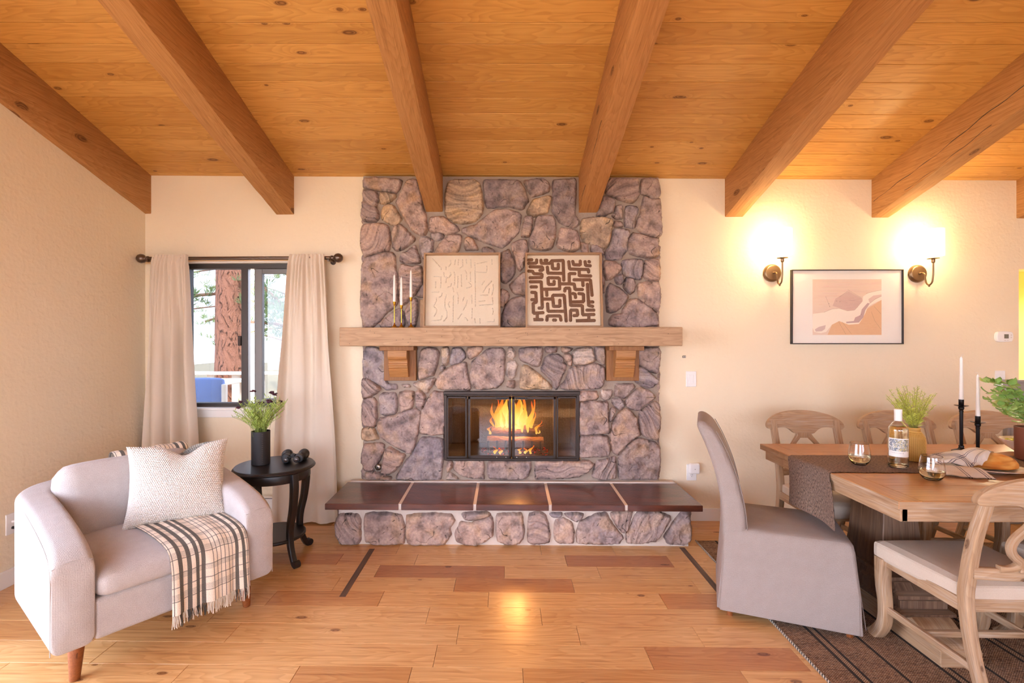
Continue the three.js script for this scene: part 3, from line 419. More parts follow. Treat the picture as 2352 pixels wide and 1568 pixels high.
const ST = [ // crop, tint (t tan, p pink, m mauve, g grey, d dark, w pale; capital = layered), outline
  'A m 115,130 160,75 420,60 700,75 940,95 1010,130 985,230 940,330 880,415 700,385 500,360 300,340 150,290 115,210',
  'A M 130,350 350,345 440,370 470,560 420,740 480,860 480,980 420,1060 150,1060 85,950 100,720 125,560 110,420',
  'A T 490,385 700,400 870,450 870,500 760,600 640,650 500,650 500,520',
  'A t 560,720 720,650 830,700 900,830 1010,1000 930,1090 850,1145 760,1130 640,1060 540,1000 530,850',
  'A p 1100,120 1210,90 1330,100 1400,300 1450,560 1490,760 1550,900 1560,1080 1570,1270 1540,1360 1420,1365 1300,1310 1200,1220 1080,1040 980,830 860,620 930,480 1040,260',
  'A P 110,1120 360,1090 580,1090 680,1140 730,1280 740,1500 720,1706 500,1740 300,1800 150,1860 100,1720 60,1600 65,1350 80,1200',
  'A M 790,1170 960,1100 1060,1190 1200,1330 1300,1430 1290,1490 1100,1640 1000,1700 880,1725 790,1650 780,1400',
  'A p 1620,960 1800,935 1950,940 2080,1060 2240,1150 2310,1250 2200,1310 2000,1350 1850,1310 1620,1270 1600,1130',
  'B T 290,130 450,100 700,110 900,110 990,190 1040,330 1060,520 1080,720 1060,860 960,1000 820,1080 600,1110 420,1070 260,960 210,870 215,600 215,420 250,260',
  'B d 1070,110 1400,105 1700,105 1880,120 1960,220 2030,340 2070,480 2110,590 2040,680 1990,770 1900,785 1700,720 1500,720 1300,745 1150,740 1120,600 1100,400 1075,220',
  'B m 1200,880 1350,780 1600,765 1850,840 1940,900 1920,1100 1880,1300 1750,1430 1640,1560 1500,1650 1350,1610 1100,1530 900,1430 700,1350 590,1300 590,1220 680,1180 900,1130 1050,1000',
  'C m 210,130 480,100 700,100 800,190 825,260 790,380 600,450 420,500 380,440 310,330 280,230',
  'C t 420,560 560,520 740,470 840,460 850,560 810,720 770,850 600,900 450,950 300,880 290,830 340,730',
  'C d 880,110 1100,95 1400,80 1420,200 1400,640 1390,780 1380,900 1470,1010 1480,1100 1400,1200 1200,1150 1030,1080 960,940 860,840 880,500 880,250',
  'C M 230,920 420,940 430,1100 390,1260 350,1400 250,1410 170,1400 190,1200',
  'C m 510,940 700,910 870,920 940,1020 960,1180 940,1400 910,1560 860,1680 700,1710 500,1690 380,1640 340,1540 370,1400 450,1220 480,1050',
  'C p 1050,1180 1250,1210 1430,1260 1480,1400 1510,1570 1470,1680 1350,1740 1180,1720 1000,1640 960,1600 1000,1450 1030,1300',
  'D M 780,90 1100,80 1440,90 1460,250 1470,440 1400,570 1320,630 1200,620 1040,570 850,480 700,420 690,300 740,180',
  'D m 1500,90 1700,60 1880,70 1930,250 1950,420 1900,510 1760,535 1640,450 1510,440 1500,300',
  'D m 1540,500 1640,480 1760,560 1940,520 1960,700 1970,1000 1985,1200 1980,1340 1880,1420 1700,1370 1500,1290 1400,1210 1410,1050 1480,900 1520,740',
  'D g 1140,710 1290,690 1430,710 1440,830 1400,930 1380,1050 1370,1200 1300,1200 1140,1170 1130,1000',
  'D d 650,460 800,500 930,580 920,700 880,850 780,870 700,940 500,920 530,800 600,620',
  'D M 960,680 1080,680 1100,850 1090,1000 900,980 850,920 900,860 940,760',
  'D p 900,1040 1060,1050 1110,1140 1090,1170 900,1180 890,1110',
  'D t 160,1000 400,960 650,960 830,1000 870,1050 840,1250 810,1480 760,1600 700,1666 500,1640 350,1560 200,1500 140,1350 130,1150',
  'H g 680,50 850,20 1050,70 1060,180 1000,340 1000,540 900,640 870,730 700,745 520,730 500,640 500,540 600,460 640,300 670,160',
  'H m 1110,120 1300,160 1500,220 1700,270 1700,420 1710,560 1700,650 1600,690 1400,700 1200,660 1050,600 1030,450 1050,250',
  'H p 460,770 600,750 740,790 850,860 880,950 800,1050 680,1150 560,1210 490,1180 450,1000',
  'H G 870,760 1100,720 1330,730 1360,760 1350,950 1320,1190 1150,1180 1000,1120 910,1080 880,960',
  'H P 1390,750 1550,720 1700,720 1740,900 1750,1080 1720,1200 1560,1210 1410,1190 1360,1060 1380,900',
  'H g 720,1140 870,1060 910,1100 910,1210 870,1300 780,1290 690,1210',
  'H D 950,1150 1100,1140 1180,1220 1200,1330 1160,1450 1080,1530 980,1450 910,1370 920,1270',
  'H p 1230,1270 1450,1240 1700,1240 1740,1400 1750,1600 1740,1750 1680,1930 1550,1830 1350,1700 1260,1600 1250,1430',
  'H d 600,1260 720,1320 840,1380 950,1490 1040,1570 980,1680 880,1800 760,1910 620,1950 540,1920 520,1700 520,1500 550,1350',
  'H m 1060,1620 1250,1630 1400,1720 1550,1850 1670,1970 1720,2150 1710,2240 1500,2230 1350,2290 1000,2290 700,2250 580,2200 590,2080 700,1970 860,1960 900,1860 980,1740',
  'H m 410,610 460,640 440,850 440,1000 480,1200 490,1500 380,1500', 'H m 160,390 300,400 430,490 480,620 160,640', 'H p -60,350 110,370 120,640 -60,640',
  'E g 1400,230 1560,220 1730,310 1700,400 1710,540 1480,720 1420,560 1390,400', 'E g 1640,140 1820,130 1960,170 1930,250 1820,310 1740,290 1620,210',
  'E p 2030,180 2200,160 2340,170 2350,300 2300,500 2200,640 1700,640 1780,480 1900,320', 'B p 640,1430 720,1400 850,1450 900,1540 960,1700 620,1700', 'G d 330,200 420,180 540,240 560,300 320,300',
  'E M 990,590 1100,560 1300,400 1390,640 1420,800 1380,830 1200,830 960,790 940,680',
  'E m 180,690 500,610 640,560 790,570 850,640 860,960 900,1060 920,1280 910,1680 840,1810 660,1940 470,2150 340,2270 130,2270 70,1950 60,1630 80,1280 90,850 150,760',
  'E P 950,830 1060,840 1190,890 1440,870 1470,1000 1470,1280 1300,1530 1180,1640 1060,1760 960,1770 940,1500 930,1150',
  'F m 460,1210 640,1070 850,900 960,850 1040,960 1070,1200 1040,1290 500,1290', 'F M 1270,620 1330,630 1360,700 1360,960 1330,1150 1300,1280 1150,1260 1090,1050 1070,900 1150,760', 'F d 1480,300 1600,330 1600,620 1300,590 1400,450',
  'G p 960,60 1060,70 1090,180 1100,240 1040,400 1020,520 960,590 920,540 880,400 830,220 810,150 880,90', 'G d 650,280 780,220 850,400 880,520 880,620 800,730 720,790 650,750 630,500',
  'G p 770,820 900,700 1010,600 1100,640 1100,960 1000,970 830,950', 'G p 640,870 740,900 790,970 760,1080 680,1170 620,1180 620,950', 'G m 820,1030 1000,990 1100,1000 1100,1500 660,1500 660,1300 720,1150',
  'Z m 985,640 1040,625 1080,650 1070,720 1000,735', 'Z p 1088,640 1140,650 1136,740 1085,735', 'Z m 1215,590 1290,590 1300,660 1225,670', 'Z p 1305,600 1370,600 1375,680 1310,680', 'Z m 1222,680 1300,675 1300,745 1222,745', 'Z g 1308,690 1368,690 1372,745 1308,745',
  'J g 170,160 360,150 550,230 640,270 655,500 650,720 660,930 690,1000 880,1010 890,1120 650,1140 560,1060 400,960 230,870 150,830 115,520 140,300',
  'J M 90,880 230,880 330,950 520,1080 520,1130 400,1230 240,1310 120,1340 100,1200 95,1030', 'J m 1430,230 1600,170 1780,190 1850,280 1830,420 1790,620 1720,800 1560,850 1380,910 1370,640 1400,450 1430,330',
  'J w 1890,180 2040,165 2080,260 2060,400 2030,560 1990,590 1920,530 1890,320', 'J w 1870,590 1960,580 1980,620 1940,690 1870,700 1840,640', 'K g 560,190 760,170 860,290 880,400 760,510 560,570 510,540 540,350',
  'K p 890,190 1060,150 1260,160 1250,240 1120,360 970,450 920,400 890,280', 'K p 270,760 500,620 740,540 880,500 900,600 920,800 950,950 1000,1080 960,1140 700,1130 400,1130 250,1110 180,1010 220,880',
  'K m 1300,260 1420,190 1700,190 1770,260 1760,600 1750,820 1720,950 1600,1090 1400,1110 1150,1130 1060,1090 980,950 970,780 1000,640 1010,500 1180,360 1250,330',
  'K w 1830,160 1920,170 2010,300 1990,380 1930,450 1830,430 1800,300', 'K w 1830,500 1980,470 2060,560 2010,700 1990,850 1900,890 1790,800 1800,640', 'K p 1800,940 1980,920 1980,1090 1760,1060',
  'L m 300,200 600,170 820,170 860,220 830,420 770,600 700,610 580,570 440,500 300,460', 'L p 900,170 1180,160 1170,270 1030,300 920,290 900,220', 'L p 1250,180 1400,165 1540,210 1450,260 1350,290 1250,300',
  'L D 900,400 1020,330 1230,330 1310,420 1330,500 1390,560 1370,680 1280,860 1220,1040 1160,1130 1100,1090 1070,950 920,800 830,720 810,640 880,500', 'L P 1330,320 1440,300 1500,360 1500,470 1520,580 1470,600 1400,510 1340,400',
  'L W 1540,250 1650,190 1900,160 1980,200 2010,340 2040,470 2000,500 1800,570 1570,560 1530,480 1520,340', 'M g 470,170 640,160 690,180 690,560 640,560 560,480 480,430 460,300',
  'L t 380,560 500,580 640,680 820,820 960,950 1050,1050 1060,1120 900,1130 700,1110 480,1130 340,1100 340,800', 'L M 1430,760 1450,640 1600,600 1800,580 2000,520 2150,560 2250,640 2260,800 2240,950 2210,1060 2100,1110 1700,1130 1350,1130 1260,1080 1260,1030 1330,950 1400,860',
  'M m 1390,240 1600,170 1900,170 1950,280 1940,480 1900,700 1870,770 1700,720 1560,620 1400,500', 'M G 1390,640 1450,590 1600,660 1750,790 1900,900 1910,950 1800,1050 1720,1100 1500,1030 1380,960 1380,780', 'M m 920,1010 1180,990 1340,1000 1380,1060 1280,1160 1200,1270 1140,1330 1000,1290 900,1280 930,1120',
  'M w 610,1140 720,1140 860,1130 860,1230 800,1360 700,1360 620,1320 600,1220', 'M p 100,1170 280,1160 500,1160 550,1290 520,1350 300,1370 100,1390 85,1270', 'M m 1400,1120 1500,1070 1640,1120 1800,1240 1830,1310 1700,1410 1560,1500 1480,1600 1300,1580 1180,1500 1140,1400 1220,1290',
  'O g 760,110 900,110 960,170 970,230 920,300 880,300 800,230 750,170', 'O m 220,180 450,150 690,160 700,280 690,460 720,620 720,680 500,700 230,710 215,500', 'O m 230,720 480,710 690,720 710,830 740,950 700,1060 500,1070 230,1080 215,900', 'O m 730,270 800,255 830,290 800,370 760,480 720,500 715,380',
  'O p 870,340 1000,270 1080,330 1160,420 1190,540 1230,720 1120,770 980,880 920,960 860,1050 780,1000 740,850 730,720 760,560 800,440', 'O M 1210,330 1330,250 1460,150 1540,210 1555,400 1530,640 1530,740 1490,800 1360,770 1250,700 1220,560 1200,440',
  'O m 1170,760 1250,770 1480,830 1550,920 1560,1100 1550,1250 1520,1440 1200,1440 880,1440 860,1250 870,1080 950,980 1060,840', 'O M 500,1140 660,1110 820,1060 830,1200 830,1420 560,1450 430,1400 460,1260',
  'P p 165,150 230,120 255,160 250,230 190,290 150,340', 'P w 140,410 220,300 290,345 370,420', 'P p 280,130 500,120 720,130 740,220 720,300 740,400 560,390 380,350 280,270 265,200', 'P m 790,130 1100,125 1430,130 1440,230 1400,350 1350,400 1100,405 800,390 770,260', 'P P 1500,120 1900,115 2300,120 2390,180 2300,290 2150,370 1800,400 1500,400 1490,250',
  'N P 110,110 270,95 310,150 320,400 290,580 220,580 100,550 65,420 70,220', 'N g 350,60 420,15 620,15 650,120 650,330 600,370 450,390 370,360 360,180', 'N p 670,10 800,-20 930,0 920,140 900,270 800,310 710,340 690,200', 'N P 950,0 1010,-35 1110,50 1120,120 1080,270 1030,290 960,260 960,110', 'N p 1180,60 1250,-10 1420,0 1430,200 1440,500 1420,700 1200,710 1020,690 1020,560 1060,300 1130,170',
  'N m 350,440 600,380 800,310 970,280 1030,320 1020,500 990,720 940,900 870,1020 800,1010 640,920 470,820 380,740 320,600 330,500', 'N t 60,620 160,580 270,600 310,680 350,780 290,790 150,810 75,780 55,690', 'N m 100,860 380,840 440,870 430,960 370,1120 330,1200 260,1290 110,1290 60,1150 70,960', 'N P 440,960 520,900 650,980 790,1040 720,1180 620,1300 480,1380 390,1330 400,1220 430,1080',
  'N g 1040,740 1300,750 1410,780 1420,1000 1400,1200 1370,1440 1000,1450 620,1430 700,1290 780,1150 900,1020 980,860', 'N m 120,1330 250,1310 370,1330 430,1380 560,1400 550,1440 110,1440', 'J w 980,1010 1140,1010 1200,1060 1020,1090', 'J w 1230,1010 1450,920 1750,860 1720,1000 1640,1100 1560,1210 1470,1160 1340,1100',
];
const SB = [
  'Q M 290,800 420,790 640,800 680,900 690,1250 640,1350 480,1380 320,1360 240,1230 220,1000 240,880', 'Q m 750,800 880,770 1200,770 1420,820 1480,1000 1480,1200 1470,1330 1200,1360 900,1350 770,1270 740,1000', 'Q p 1500,830 1700,790 2000,780 2320,800 2390,920 2290,1060 2330,1150 2200,1350 1900,1370 1550,1350 1490,1200 1510,1000',
  'R p 280,930 480,960 700,880 860,830 890,1000 880,1180 750,1290 600,1350 350,1350 220,1290 190,1130 260,1030', 'R M 300,780 500,760 800,760 850,820 700,880 480,920 330,890', 'R p 940,800 1150,780 1400,780 1420,900 1450,1100 1420,1260 1340,1330 1100,1340 960,1280 930,1000', 'R P 1520,800 1700,740 1820,800 1880,950 1920,1200 1890,1320 1600,1350 1510,1300 1510,1050', 'R p 1990,910 2150,870 2300,940 2350,1100 2340,1320 2050,1320 1960,1200', 'R g 1890,780 2130,770 2120,850 1930,870', 'R M 2150,790 2380,770 2520,790 2480,890 2340,950',
  'S m 80,950 250,860 430,780 580,770 640,900 760,1060 890,1230 800,1330 400,1340 50,1330 30,1100', 'S P 630,780 850,740 1060,740 1010,900 960,1100 920,1140 860,1130 740,980', 'S M 1080,860 1150,750 1500,740 1740,840 1680,970 1560,1170 1480,1280 1200,1330 950,1320 930,1180 1020,1020', 'S m 1900,770 2040,740 2090,900 2120,1080 2100,1280 1950,1350 1680,1330 1620,1200 1760,1000'];
{
  const fp = thing('stone_fireplace', 'tall chimney breast of irregular mauve and tan field stones set in mortar', 'fireplace');
  // mortar bed with the fire opening left out
  const bed = new THREE.Shape([[-1.045, 0.0], [-1.045, 2.56], [1.135, 2.535], [1.135, 0.0]].map((p) => new THREE.Vector2(...p))); bed.holes.push(new THREE.Path([[-0.45, 0.455], [-0.45, 0.955], [0.562, 0.955], [0.562, 0.455]].map((p) => new THREE.Vector2(...p))));
  mesh('mortar', metric(new THREE.ExtrudeGeometry(bed, { depth: 0.046, bevelEnabled: false })), M.mortar, fp);
  const r = rng(88);
  ST.forEach((s, i) => { const layered = s[2] < 'a', T = 0.03 + r() * 0.016; mesh('stone', at(stoneGeo(outline(s, FACE + 0.006), T, i + 1, layered, 0.0105, 0.03), 0, 0, 0.042), M.stone[s[2].toLowerCase()][layered ? 1 : 0], fp); });
  // side faces of the chimney breast, filled with narrow return stones
  for (const [side, x] of [[-1, -1.045], [1, 1.135]]) for (let y = 0.3; y < 2.5; y += 0) { const h = Math.min(0.14 + r() * 0.16, 2.53 - y); if (h < 0.03) break; const o = [[0.004, y + 0.008], [0.042, y + 0.008], [0.042, y + h - 0.006], [0.004, y + h - 0.006]]; const g = stoneGeo(o, 0.012, 300 + Math.round(y * 100) + side, false, 0.012, 0.01); g.rotateY(side * Math.PI / 2); g.translate(x, 0, side > 0 ? 0.046 : 0.0); mesh('stone', g, M.stone.m[0], fp); y += h; }
  // firebox lining behind the opening
  const soot = std({ color: 0x3a2a22, roughness: 0.95, bumpMap: grit, bumpScale: 0.004 }), z0 = -0.55;
  mesh('firebox', merge([plainBox(-0.46, 0.575, 0.42, 0.455, z0, 0.04), plainBox(-0.46, 0.575, 0.955, 0.99, z0, 0.04), plainBox(-0.5, -0.45, 0.42, 0.99, z0, 0.04), plainBox(0.565, 0.61, 0.42, 0.99, z0, 0.04), plainBox(-0.5, 0.61, 0.42, 0.99, z0 - 0.05, z0)]), soot, fp);
}
{ // raised hearth
  const h = thing('hearth', 'low raised hearth of stones topped with five dark reddish brown slabs', 'hearth');
  mesh('mortar', metric(new THREE.ExtrudeGeometry(new THREE.Shape([[-1.09, 0], [-1.09, 0.262], [1.2, 0.262], [1.2, 0]].map((p) => new THREE.Vector2(...p))), { depth: 0.41, bevelEnabled: false }).translate(0, 0, 0.047)), M.grout, h);
  const r = rng(99);
  SB.forEach((s, i) => { const layered = s[2] < 'a'; let o = outline(s, BASEZ); o = o.map(([x, y]) => [x, clamp(y, 0.002, 0.255)]); mesh('stone', at(stoneGeo(o, 0.028 + r() * 0.012, i + 501, layered, 0.0105, 0.03), 0, 0, 0.452), M.stone[s[2].toLowerCase()][layered ? 1 : 0], h); });
  for (const [side, x] of [[-1, -1.09], [1, 1.2]]) for (const [a, b] of [[0.06, 0.2], [0.21, 0.33], [0.34, 0.445]]) { const g = stoneGeo([[a, 0.01], [b - 0.01, 0.006], [b - 0.004, 0.24], [a, 0.25]], 0.02, 700 + Math.round(a * 100) + side, false, 0.012, 0.02); g.rotateY(side * Math.PI / 2); g.translate(x, 0, side > 0 ? 0.5 : 0.0); mesh('stone', g, M.stone.m[0], h); }
  const gx = [[-1.152, -1.146], [-0.672, -0.666], [-0.19, -0.188], [0.3, 0.292], [0.777, 0.772], [1.252, 1.252]];
  for (let i = 0; i < 5; i++) {
    const [b0, f0] = gx[i], [b1, f1] = gx[i + 1], e = (k) => k === 0 || k === 5 ? 0 : 0.009, s = new THREE.Shape([[b0 + e(i), -0.085], [b1 - e(i + 1), -0.085], [f1 - e(i + 1), -0.562], [f0 + e(i), -0.562]].map((p) => new THREE.Vector2(...p)));
    const g = extrude(s, 0.04, 0.004).rotateX(-Math.PI / 2); const warm = i === 2; mesh('slab', metric(at(g, 0, 0.26, 0), 'x', i * 0.4, i * 0.3), M.slab, h);
  }
  mesh('grout', merge([boxAt(-1.146, 1.246, 0.264, 0.2985, 0.09, 0.556, 0.003), boxAt(-1.13, 1.24, 0.262, 0.309, 0.046, 0.088, 0.003)]), M.grout, h);
}
{ // mantel beam and its carved brackets
  const m = thing('mantel_shelf', 'long pale weathered wood mantel beam across the chimney', 'mantel');
  mesh('shelf', metric(boxAt(-1.146, 1.226, 1.301, 1.431, 0.06, 0.285, 0.006), 'x', 0.3, 0.2), M.mantel, m);
  const nail = []; const r = rng(7); for (let i = 0; i < 26; i++) nail.push(at(new THREE.CylinderGeometry(0.0022, 0.0022, 0.002, 8).rotateX(Math.PI / 2), -1.1 + r() * 2.28, 1.312 + r() * 0.105, 0.2852)); mesh('nail_holes', merge(nail), M.blackMatte, m);
  const corbel = (lab, cx) => {
    const c = thing('corbel', lab, 'bracket', [cx, 0, 0]);
    mesh('back_plate', boxAt(-0.118, 0.118, 1.045, 1.3, 0.048, 0.098, 0.004, 'y'), M.corbel, c);
    mesh('cap', boxAt(-0.122, 0.122, 1.268, 1.3, 0.06, 0.215, 0.004, 'y'), M.corbel, c);
    // stepped and rounded profile seen from the side: z forward, y up
    const s = new THREE.Shape(); s.moveTo(0.07, 1.268); s.lineTo(0.195, 1.268); s.lineTo(0.195, 1.243); s.quadraticCurveTo(0.2, 1.205, 0.172, 1.2); s.quadraticCurveTo(0.165, 1.19, 0.166, 1.176); s.lineTo(0.172, 1.174); s.quadraticCurveTo(0.177, 1.165, 0.169, 1.157); s.lineTo(0.162, 1.156); s.quadraticCurveTo(0.167, 1.148, 0.16, 1.141); s.lineTo(0.152, 1.139); s.lineTo(0.157, 1.13); s.lineTo(0.13, 1.074); s.lineTo(0.07, 1.074);
    mesh('bracket', metric(extrude(s, 0.138, 0.003, [], 6).rotateY(-Math.PI / 2).translate(0.069, 0, 0), 'x'), M.corbelLight, c);
  };
  M.corbelLight = tint(rough, lin(0.9, 0.85, 0.82), { roughness: 0.5, bumpScale: 0.002 });
  corbel('carved wooden corbel under the left half of the mantel', -0.762); corbel('carved wooden corbel under the right half of the mantel', 0.862);
}
{ // glass doors, screen, grate, logs, fire
  const d = thing('fireplace_doors', 'black metal and glass fireplace doors in the chimney', 'fireplace door');
  const iron = std({ color: 0x3a302b, roughness: 0.42, metalness: 0.6 }), pxX = (p) => onZ(p, 980, 0.07).x, y0 = onZ(1170, 1056, 0.07).y, y1 = onZ(1170, 906, 0.07).y, x0 = pxX(1023), x1 = pxX(1328);
  mesh('frame', merge([boxAt(x0 - 0.012, x1 + 0.012, y1, y1 + 0.026, 0.03, 0.09), boxAt(x0 - 0.01, x1 + 0.01, y1 - 0.012, y1, 0.03, 0.074), boxAt(x0 - 0.008, x0 + 0.012, y0 - 0.004, y1, 0.03, 0.078), boxAt(x1 - 0.012, x1 + 0.008, y0 - 0.004, y1, 0.03, 0.078), boxAt(x0, x1, y0 - 0.006, y0 + 0.012, 0.03, 0.078)]), iron, d);
  const glass = phys({ color: 0xe8e2dc, transmission: 1, thickness: 0, roughness: 0.02, ior: 1.5 });
  const panel = (name, a, b, w, zz) => { const t = y1 - 0.014, u = y0 + 0.012; const p = mesh(name, merge([boxAt(a, b, t - w, t, zz - 0.008, zz + 0.008, 0.003), boxAt(a, b, u, u + w * 1.1, zz - 0.008, zz + 0.008, 0.003), boxAt(a, a + w, u, t, zz - 0.008, zz + 0.008, 0.003, 'y'), boxAt(b - w, b, u, t, zz - 0.008, zz + 0.008, 0.003, 'y')]), iron, d); mesh('pane', plainBox(a + w * 0.8, b - w * 0.8, u + w, t - w * 0.8, zz - 0.0015, zz + 0.0015), glass, p); return p; };
  panel('side_panel', pxX(1026), pxX(1073), 0.014, 0.066); panel('side_panel', pxX(1278), pxX(1326), 0.014, 0.066);
  const dl = panel('door', pxX(1075), pxX(1174.5), 0.02, 0.07), dr = panel('door', pxX(1176), pxX(1277), 0.02, 0.07);
  const hd = (a, b) => merge([boxAt(a, b, y1 - 0.034, y1 - 0.025, 0.086, 0.096, 0.003), boxAt(a, a + 0.008, y1 - 0.034, y1 - 0.022, 0.074, 0.09, 0.002), boxAt(b - 0.008, b, y1 - 0.034, y1 - 0.022, 0.074, 0.09, 0.002)]);
  mesh('handle', hd(pxX(1139), pxX(1165)), M.black, dl); mesh('handle', hd(pxX(1185), pxX(1211)), M.black, dr);
  const rv = [[1141, dl], [1162, dl], [1187, dr], [1209, dr]]; for (const [p, o] of rv) mesh('rivet', new THREE.SphereGeometry(0.0028, 10, 8).translate(pxX(p), y0 + 0.022, 0.079), M.plastic, o);
  mesh('heat_baffle', boxAt(-0.3, 0.42, 0.9, 0.935, -0.02, -0.012, 0.002), std({ color: 0xb9ad98, roughness: 0.5, metalness: 0.3 }), d);
  // chain-mesh screen drawn aside in soft folds
  const scr = []; const wave = (x) => 0.006 * Math.sin(x * 75); for (let x = -0.4; x < 0.53; x += 0.0065) scr.push(new THREE.CylinderGeometry(0.0005, 0.0005, 0.44, 3, 1, true).translate(x, 0.72, 0.02 + wave(x))); const sc = mesh('mesh_screen', merge(scr), std({ color: 0x6a5a4c, roughness: 0.5, metalness: 0.7 }), d); sc.userData.kind = 'stuff';
  const gr = thing('fire_grate', 'black iron grate holding the burning logs', 'grate', [0.08, 0.455, -0.2]);
  const bars = []; for (let i = 0; i < 7; i++) bars.push(tube([[-0.2 + i * 0.066, 0.12, 0.15], [-0.2 + i * 0.066, 0.06, 0.14], [-0.2 + i * 0.066, 0.055, -0.14]], 0.008, 12, 6)); mesh('bar', merge(bars), M.black, gr);
  for (const [x, z] of [[-0.2, 0.12], [0.2, 0.12], [-0.2, -0.12], [0.2, -0.12]]) mesh('leg', at(cyl(0.008, 0.008, 0.06, 8), x, 0, z), M.black, gr);
  const bark = std({ map: oakDark.map, color: lin(0.8, 0.7, 0.62), roughness: 0.95, bumpMap: sB.bm, bumpScale: 0.01 }), ember = std({ color: 0x2a1208, roughness: 1, emissive: 0xff3a08, emissiveIntensity: 2.2, emissiveMap: tex(256, 256, 0.12, 0.12, (u, v) => { const k = smoothstep(fbm(u * 8, v * 8, 8, 8, 4, 201), 0.08, 0.4); return [k, k * 0.55, k * 0.25]; }) });
  const log = (lab, a, b, rad, mat) => { const A = V(...a), B = V(...b), t = B.clone().sub(A).normalize(), w = t.clone().cross(V(0, 1, 0)).normalize(), u = w.clone().cross(t), rings = []; for (let i = 0; i <= 14; i++) { const c = A.clone().lerp(B, i / 14), q = []; for (let k = 0; k < 18; k++) { const an = k / 18 * 6.2832, rr = rad * (1 + 0.16 * pn(k * 0.8 + 3, i * 0.5 + rad * 900, 18, 256, 7)); q.push(c.clone().addScaledVector(w, Math.cos(an) * rr).addScaledVector(u, Math.sin(an) * rr)); } rings.push(q); } const o = mesh('log', metric(loft(rings), 'x'), mat); tag(o, lab, 'log', undefined); return o; };
  log('charred log lying in front on the fire grate', [-0.13, 0.56, -0.1], [0.3, 0.555, -0.09], 0.042, bark); log('charred log lying behind on the fire grate', [-0.12, 0.565, -0.27], [0.3, 0.57, -0.25], 0.046, bark); log('burning log laid across the other logs', [-0.1, 0.63, -0.16], [0.27, 0.64, -0.2], 0.036, bark);
  const eb = []; const re = rng(5); for (let i = 0; i < 46; i++) eb.push(new THREE.IcosahedronGeometry(0.012 + re() * 0.014, 1).scale(1, 0.6, 1).translate(-0.16 + re() * 0.5, 0.468 + re() * 0.012, -0.28 + re() * 0.24)); tag(mesh('embers', metric(merge(eb)), ember), 'bed of glowing orange embers beneath the grate', 'embers').userData.kind = 'stuff';
  // flames: separate twisting tongues, hot at the foot
  const fl = thing('fire_flame', 'tall yellow and orange flames rising from the logs', 'fire');
  const grad = canvasTex(64, 256, (c, w, h) => { const g = c.createLinearGradient(0, h, 0, 0); [[0, '#ffd268'], [0.3, '#ffc24a'], [0.6, '#ff9a22'], [0.85, '#f2620e'], [1, '#b52a06']].forEach(([s, k]) => g.addColorStop(s, k)); c.fillStyle = g; c.fillRect(0, 0, w, h); });
  const core = canvasTex(64, 256, (c, w, h) => { const g = c.createLinearGradient(0, h, 0, 0); [[0, '#ffe9a0'], [0.5, '#ffd76a'], [0.85, '#ffb030'], [1, '#ff7c12']].forEach(([s, k]) => g.addColorStop(s, k)); c.fillStyle = g; c.fillRect(0, 0, w, h); });
  const fm = (t, op) => std({ color: 0x000000, emissive: 0xffffff, emissiveMap: t, emissiveIntensity: 1.7, transparent: true, opacity: op, roughness: 1, depthWrite: false }), FM = [fm(grad, 0.62), fm(core, 0.7), fm(grad, 0.45)];
  const rf = rng(17), tongue = (x, y, z, h, w, mat, bend) => { const rings = [], ph = rf() * 6, n = 22; for (let i = 0; i <= n; i++) { const t = i / n, rr = w * Math.pow(Math.sin(Math.PI * Math.pow(t, 0.62) * 0.97 + 0.08), 0.9) * (1 - 0.25 * t) * (0.8 + 0.3 * Math.sin(t * 11 + ph)) + 0.0008, cx = x + bend * t * t + 0.022 * t * Math.sin(t * 7 + ph), cz = z + 0.012 * Math.sin(t * 6 + ph * 2), q = []; for (let k = 0; k < 10; k++) { const a = k / 10 * 6.2832 + t * 1.4; q.push(V(cx + Math.cos(a) * rr, y + t * h, cz + Math.sin(a) * rr * 0.45)); } rings.push(q); } const g = loft(rings), u = g.attributes.uv, p = g.attributes.position; for (let i = 0; i < u.count; i++) u.setXY(i, 0.5, clamp((p.getY(i) - y) / h, 0.01, 0.99)); return mesh('flame', g, mat, fl); };
  for (const [x, h, w, m, b] of [[-0.02, 0.22, 0.03, 1, -0.02], [0.03, 0.29, 0.035, 1, -0.03], [0.075, 0.3, 0.036, 1, 0.0], [0.12, 0.27, 0.032, 1, 0.01], [0.155, 0.22, 0.026, 1, 0.02], [-0.04, 0.28, 0.026, 0, -0.03], [0.0, 0.31, 0.03, 0, -0.035], [0.05, 0.335, 0.03, 0, -0.01], [0.095, 0.335, 0.032, 0, 0.02], [0.14, 0.3, 0.028, 0, 0.03], [0.185, 0.25, 0.022, 0, 0.05], [0.215, 0.17, 0.018, 0, 0.02], [-0.08, 0.13, 0.016, 2, -0.03], [0.25, 0.11, 0.014, 2, 0.03], [0.2, 0.3, 0.016, 2, 0.06], [-0.06, 0.24, 0.018, 2, -0.05], [0.02, 0.2, 0.04, 2, 0], [0.1, 0.22, 0.04, 2, 0], [0.27, 0.07, 0.012, 0, 0.02], [-0.11, 0.07, 0.014, 2, -0.01]]) tongue(x, 0.63 - Math.abs(x - 0.08) * 0.12, -0.17 + (rf() - 0.5) * 0.1, h, w, FM[m], b);
  for (const [x, z] of [[-0.07, -0.06], [-0.03, -0.05], [0.16, -0.06], [0.2, -0.05], [0.12, -0.07]]) tongue(x, 0.475, z, 0.05 + rf() * 0.03, 0.014, FM[0], 0.01);
  const fireLight = new THREE.PointLight(new THREE.Color().setRGB(1, 0.45, 0.13), 2.2); fireLight.position.set(0.08, 0.74, -0.13); fireLight.castShadow = true; fireLight.shadow.radius = 4; scene.add(fireLight);
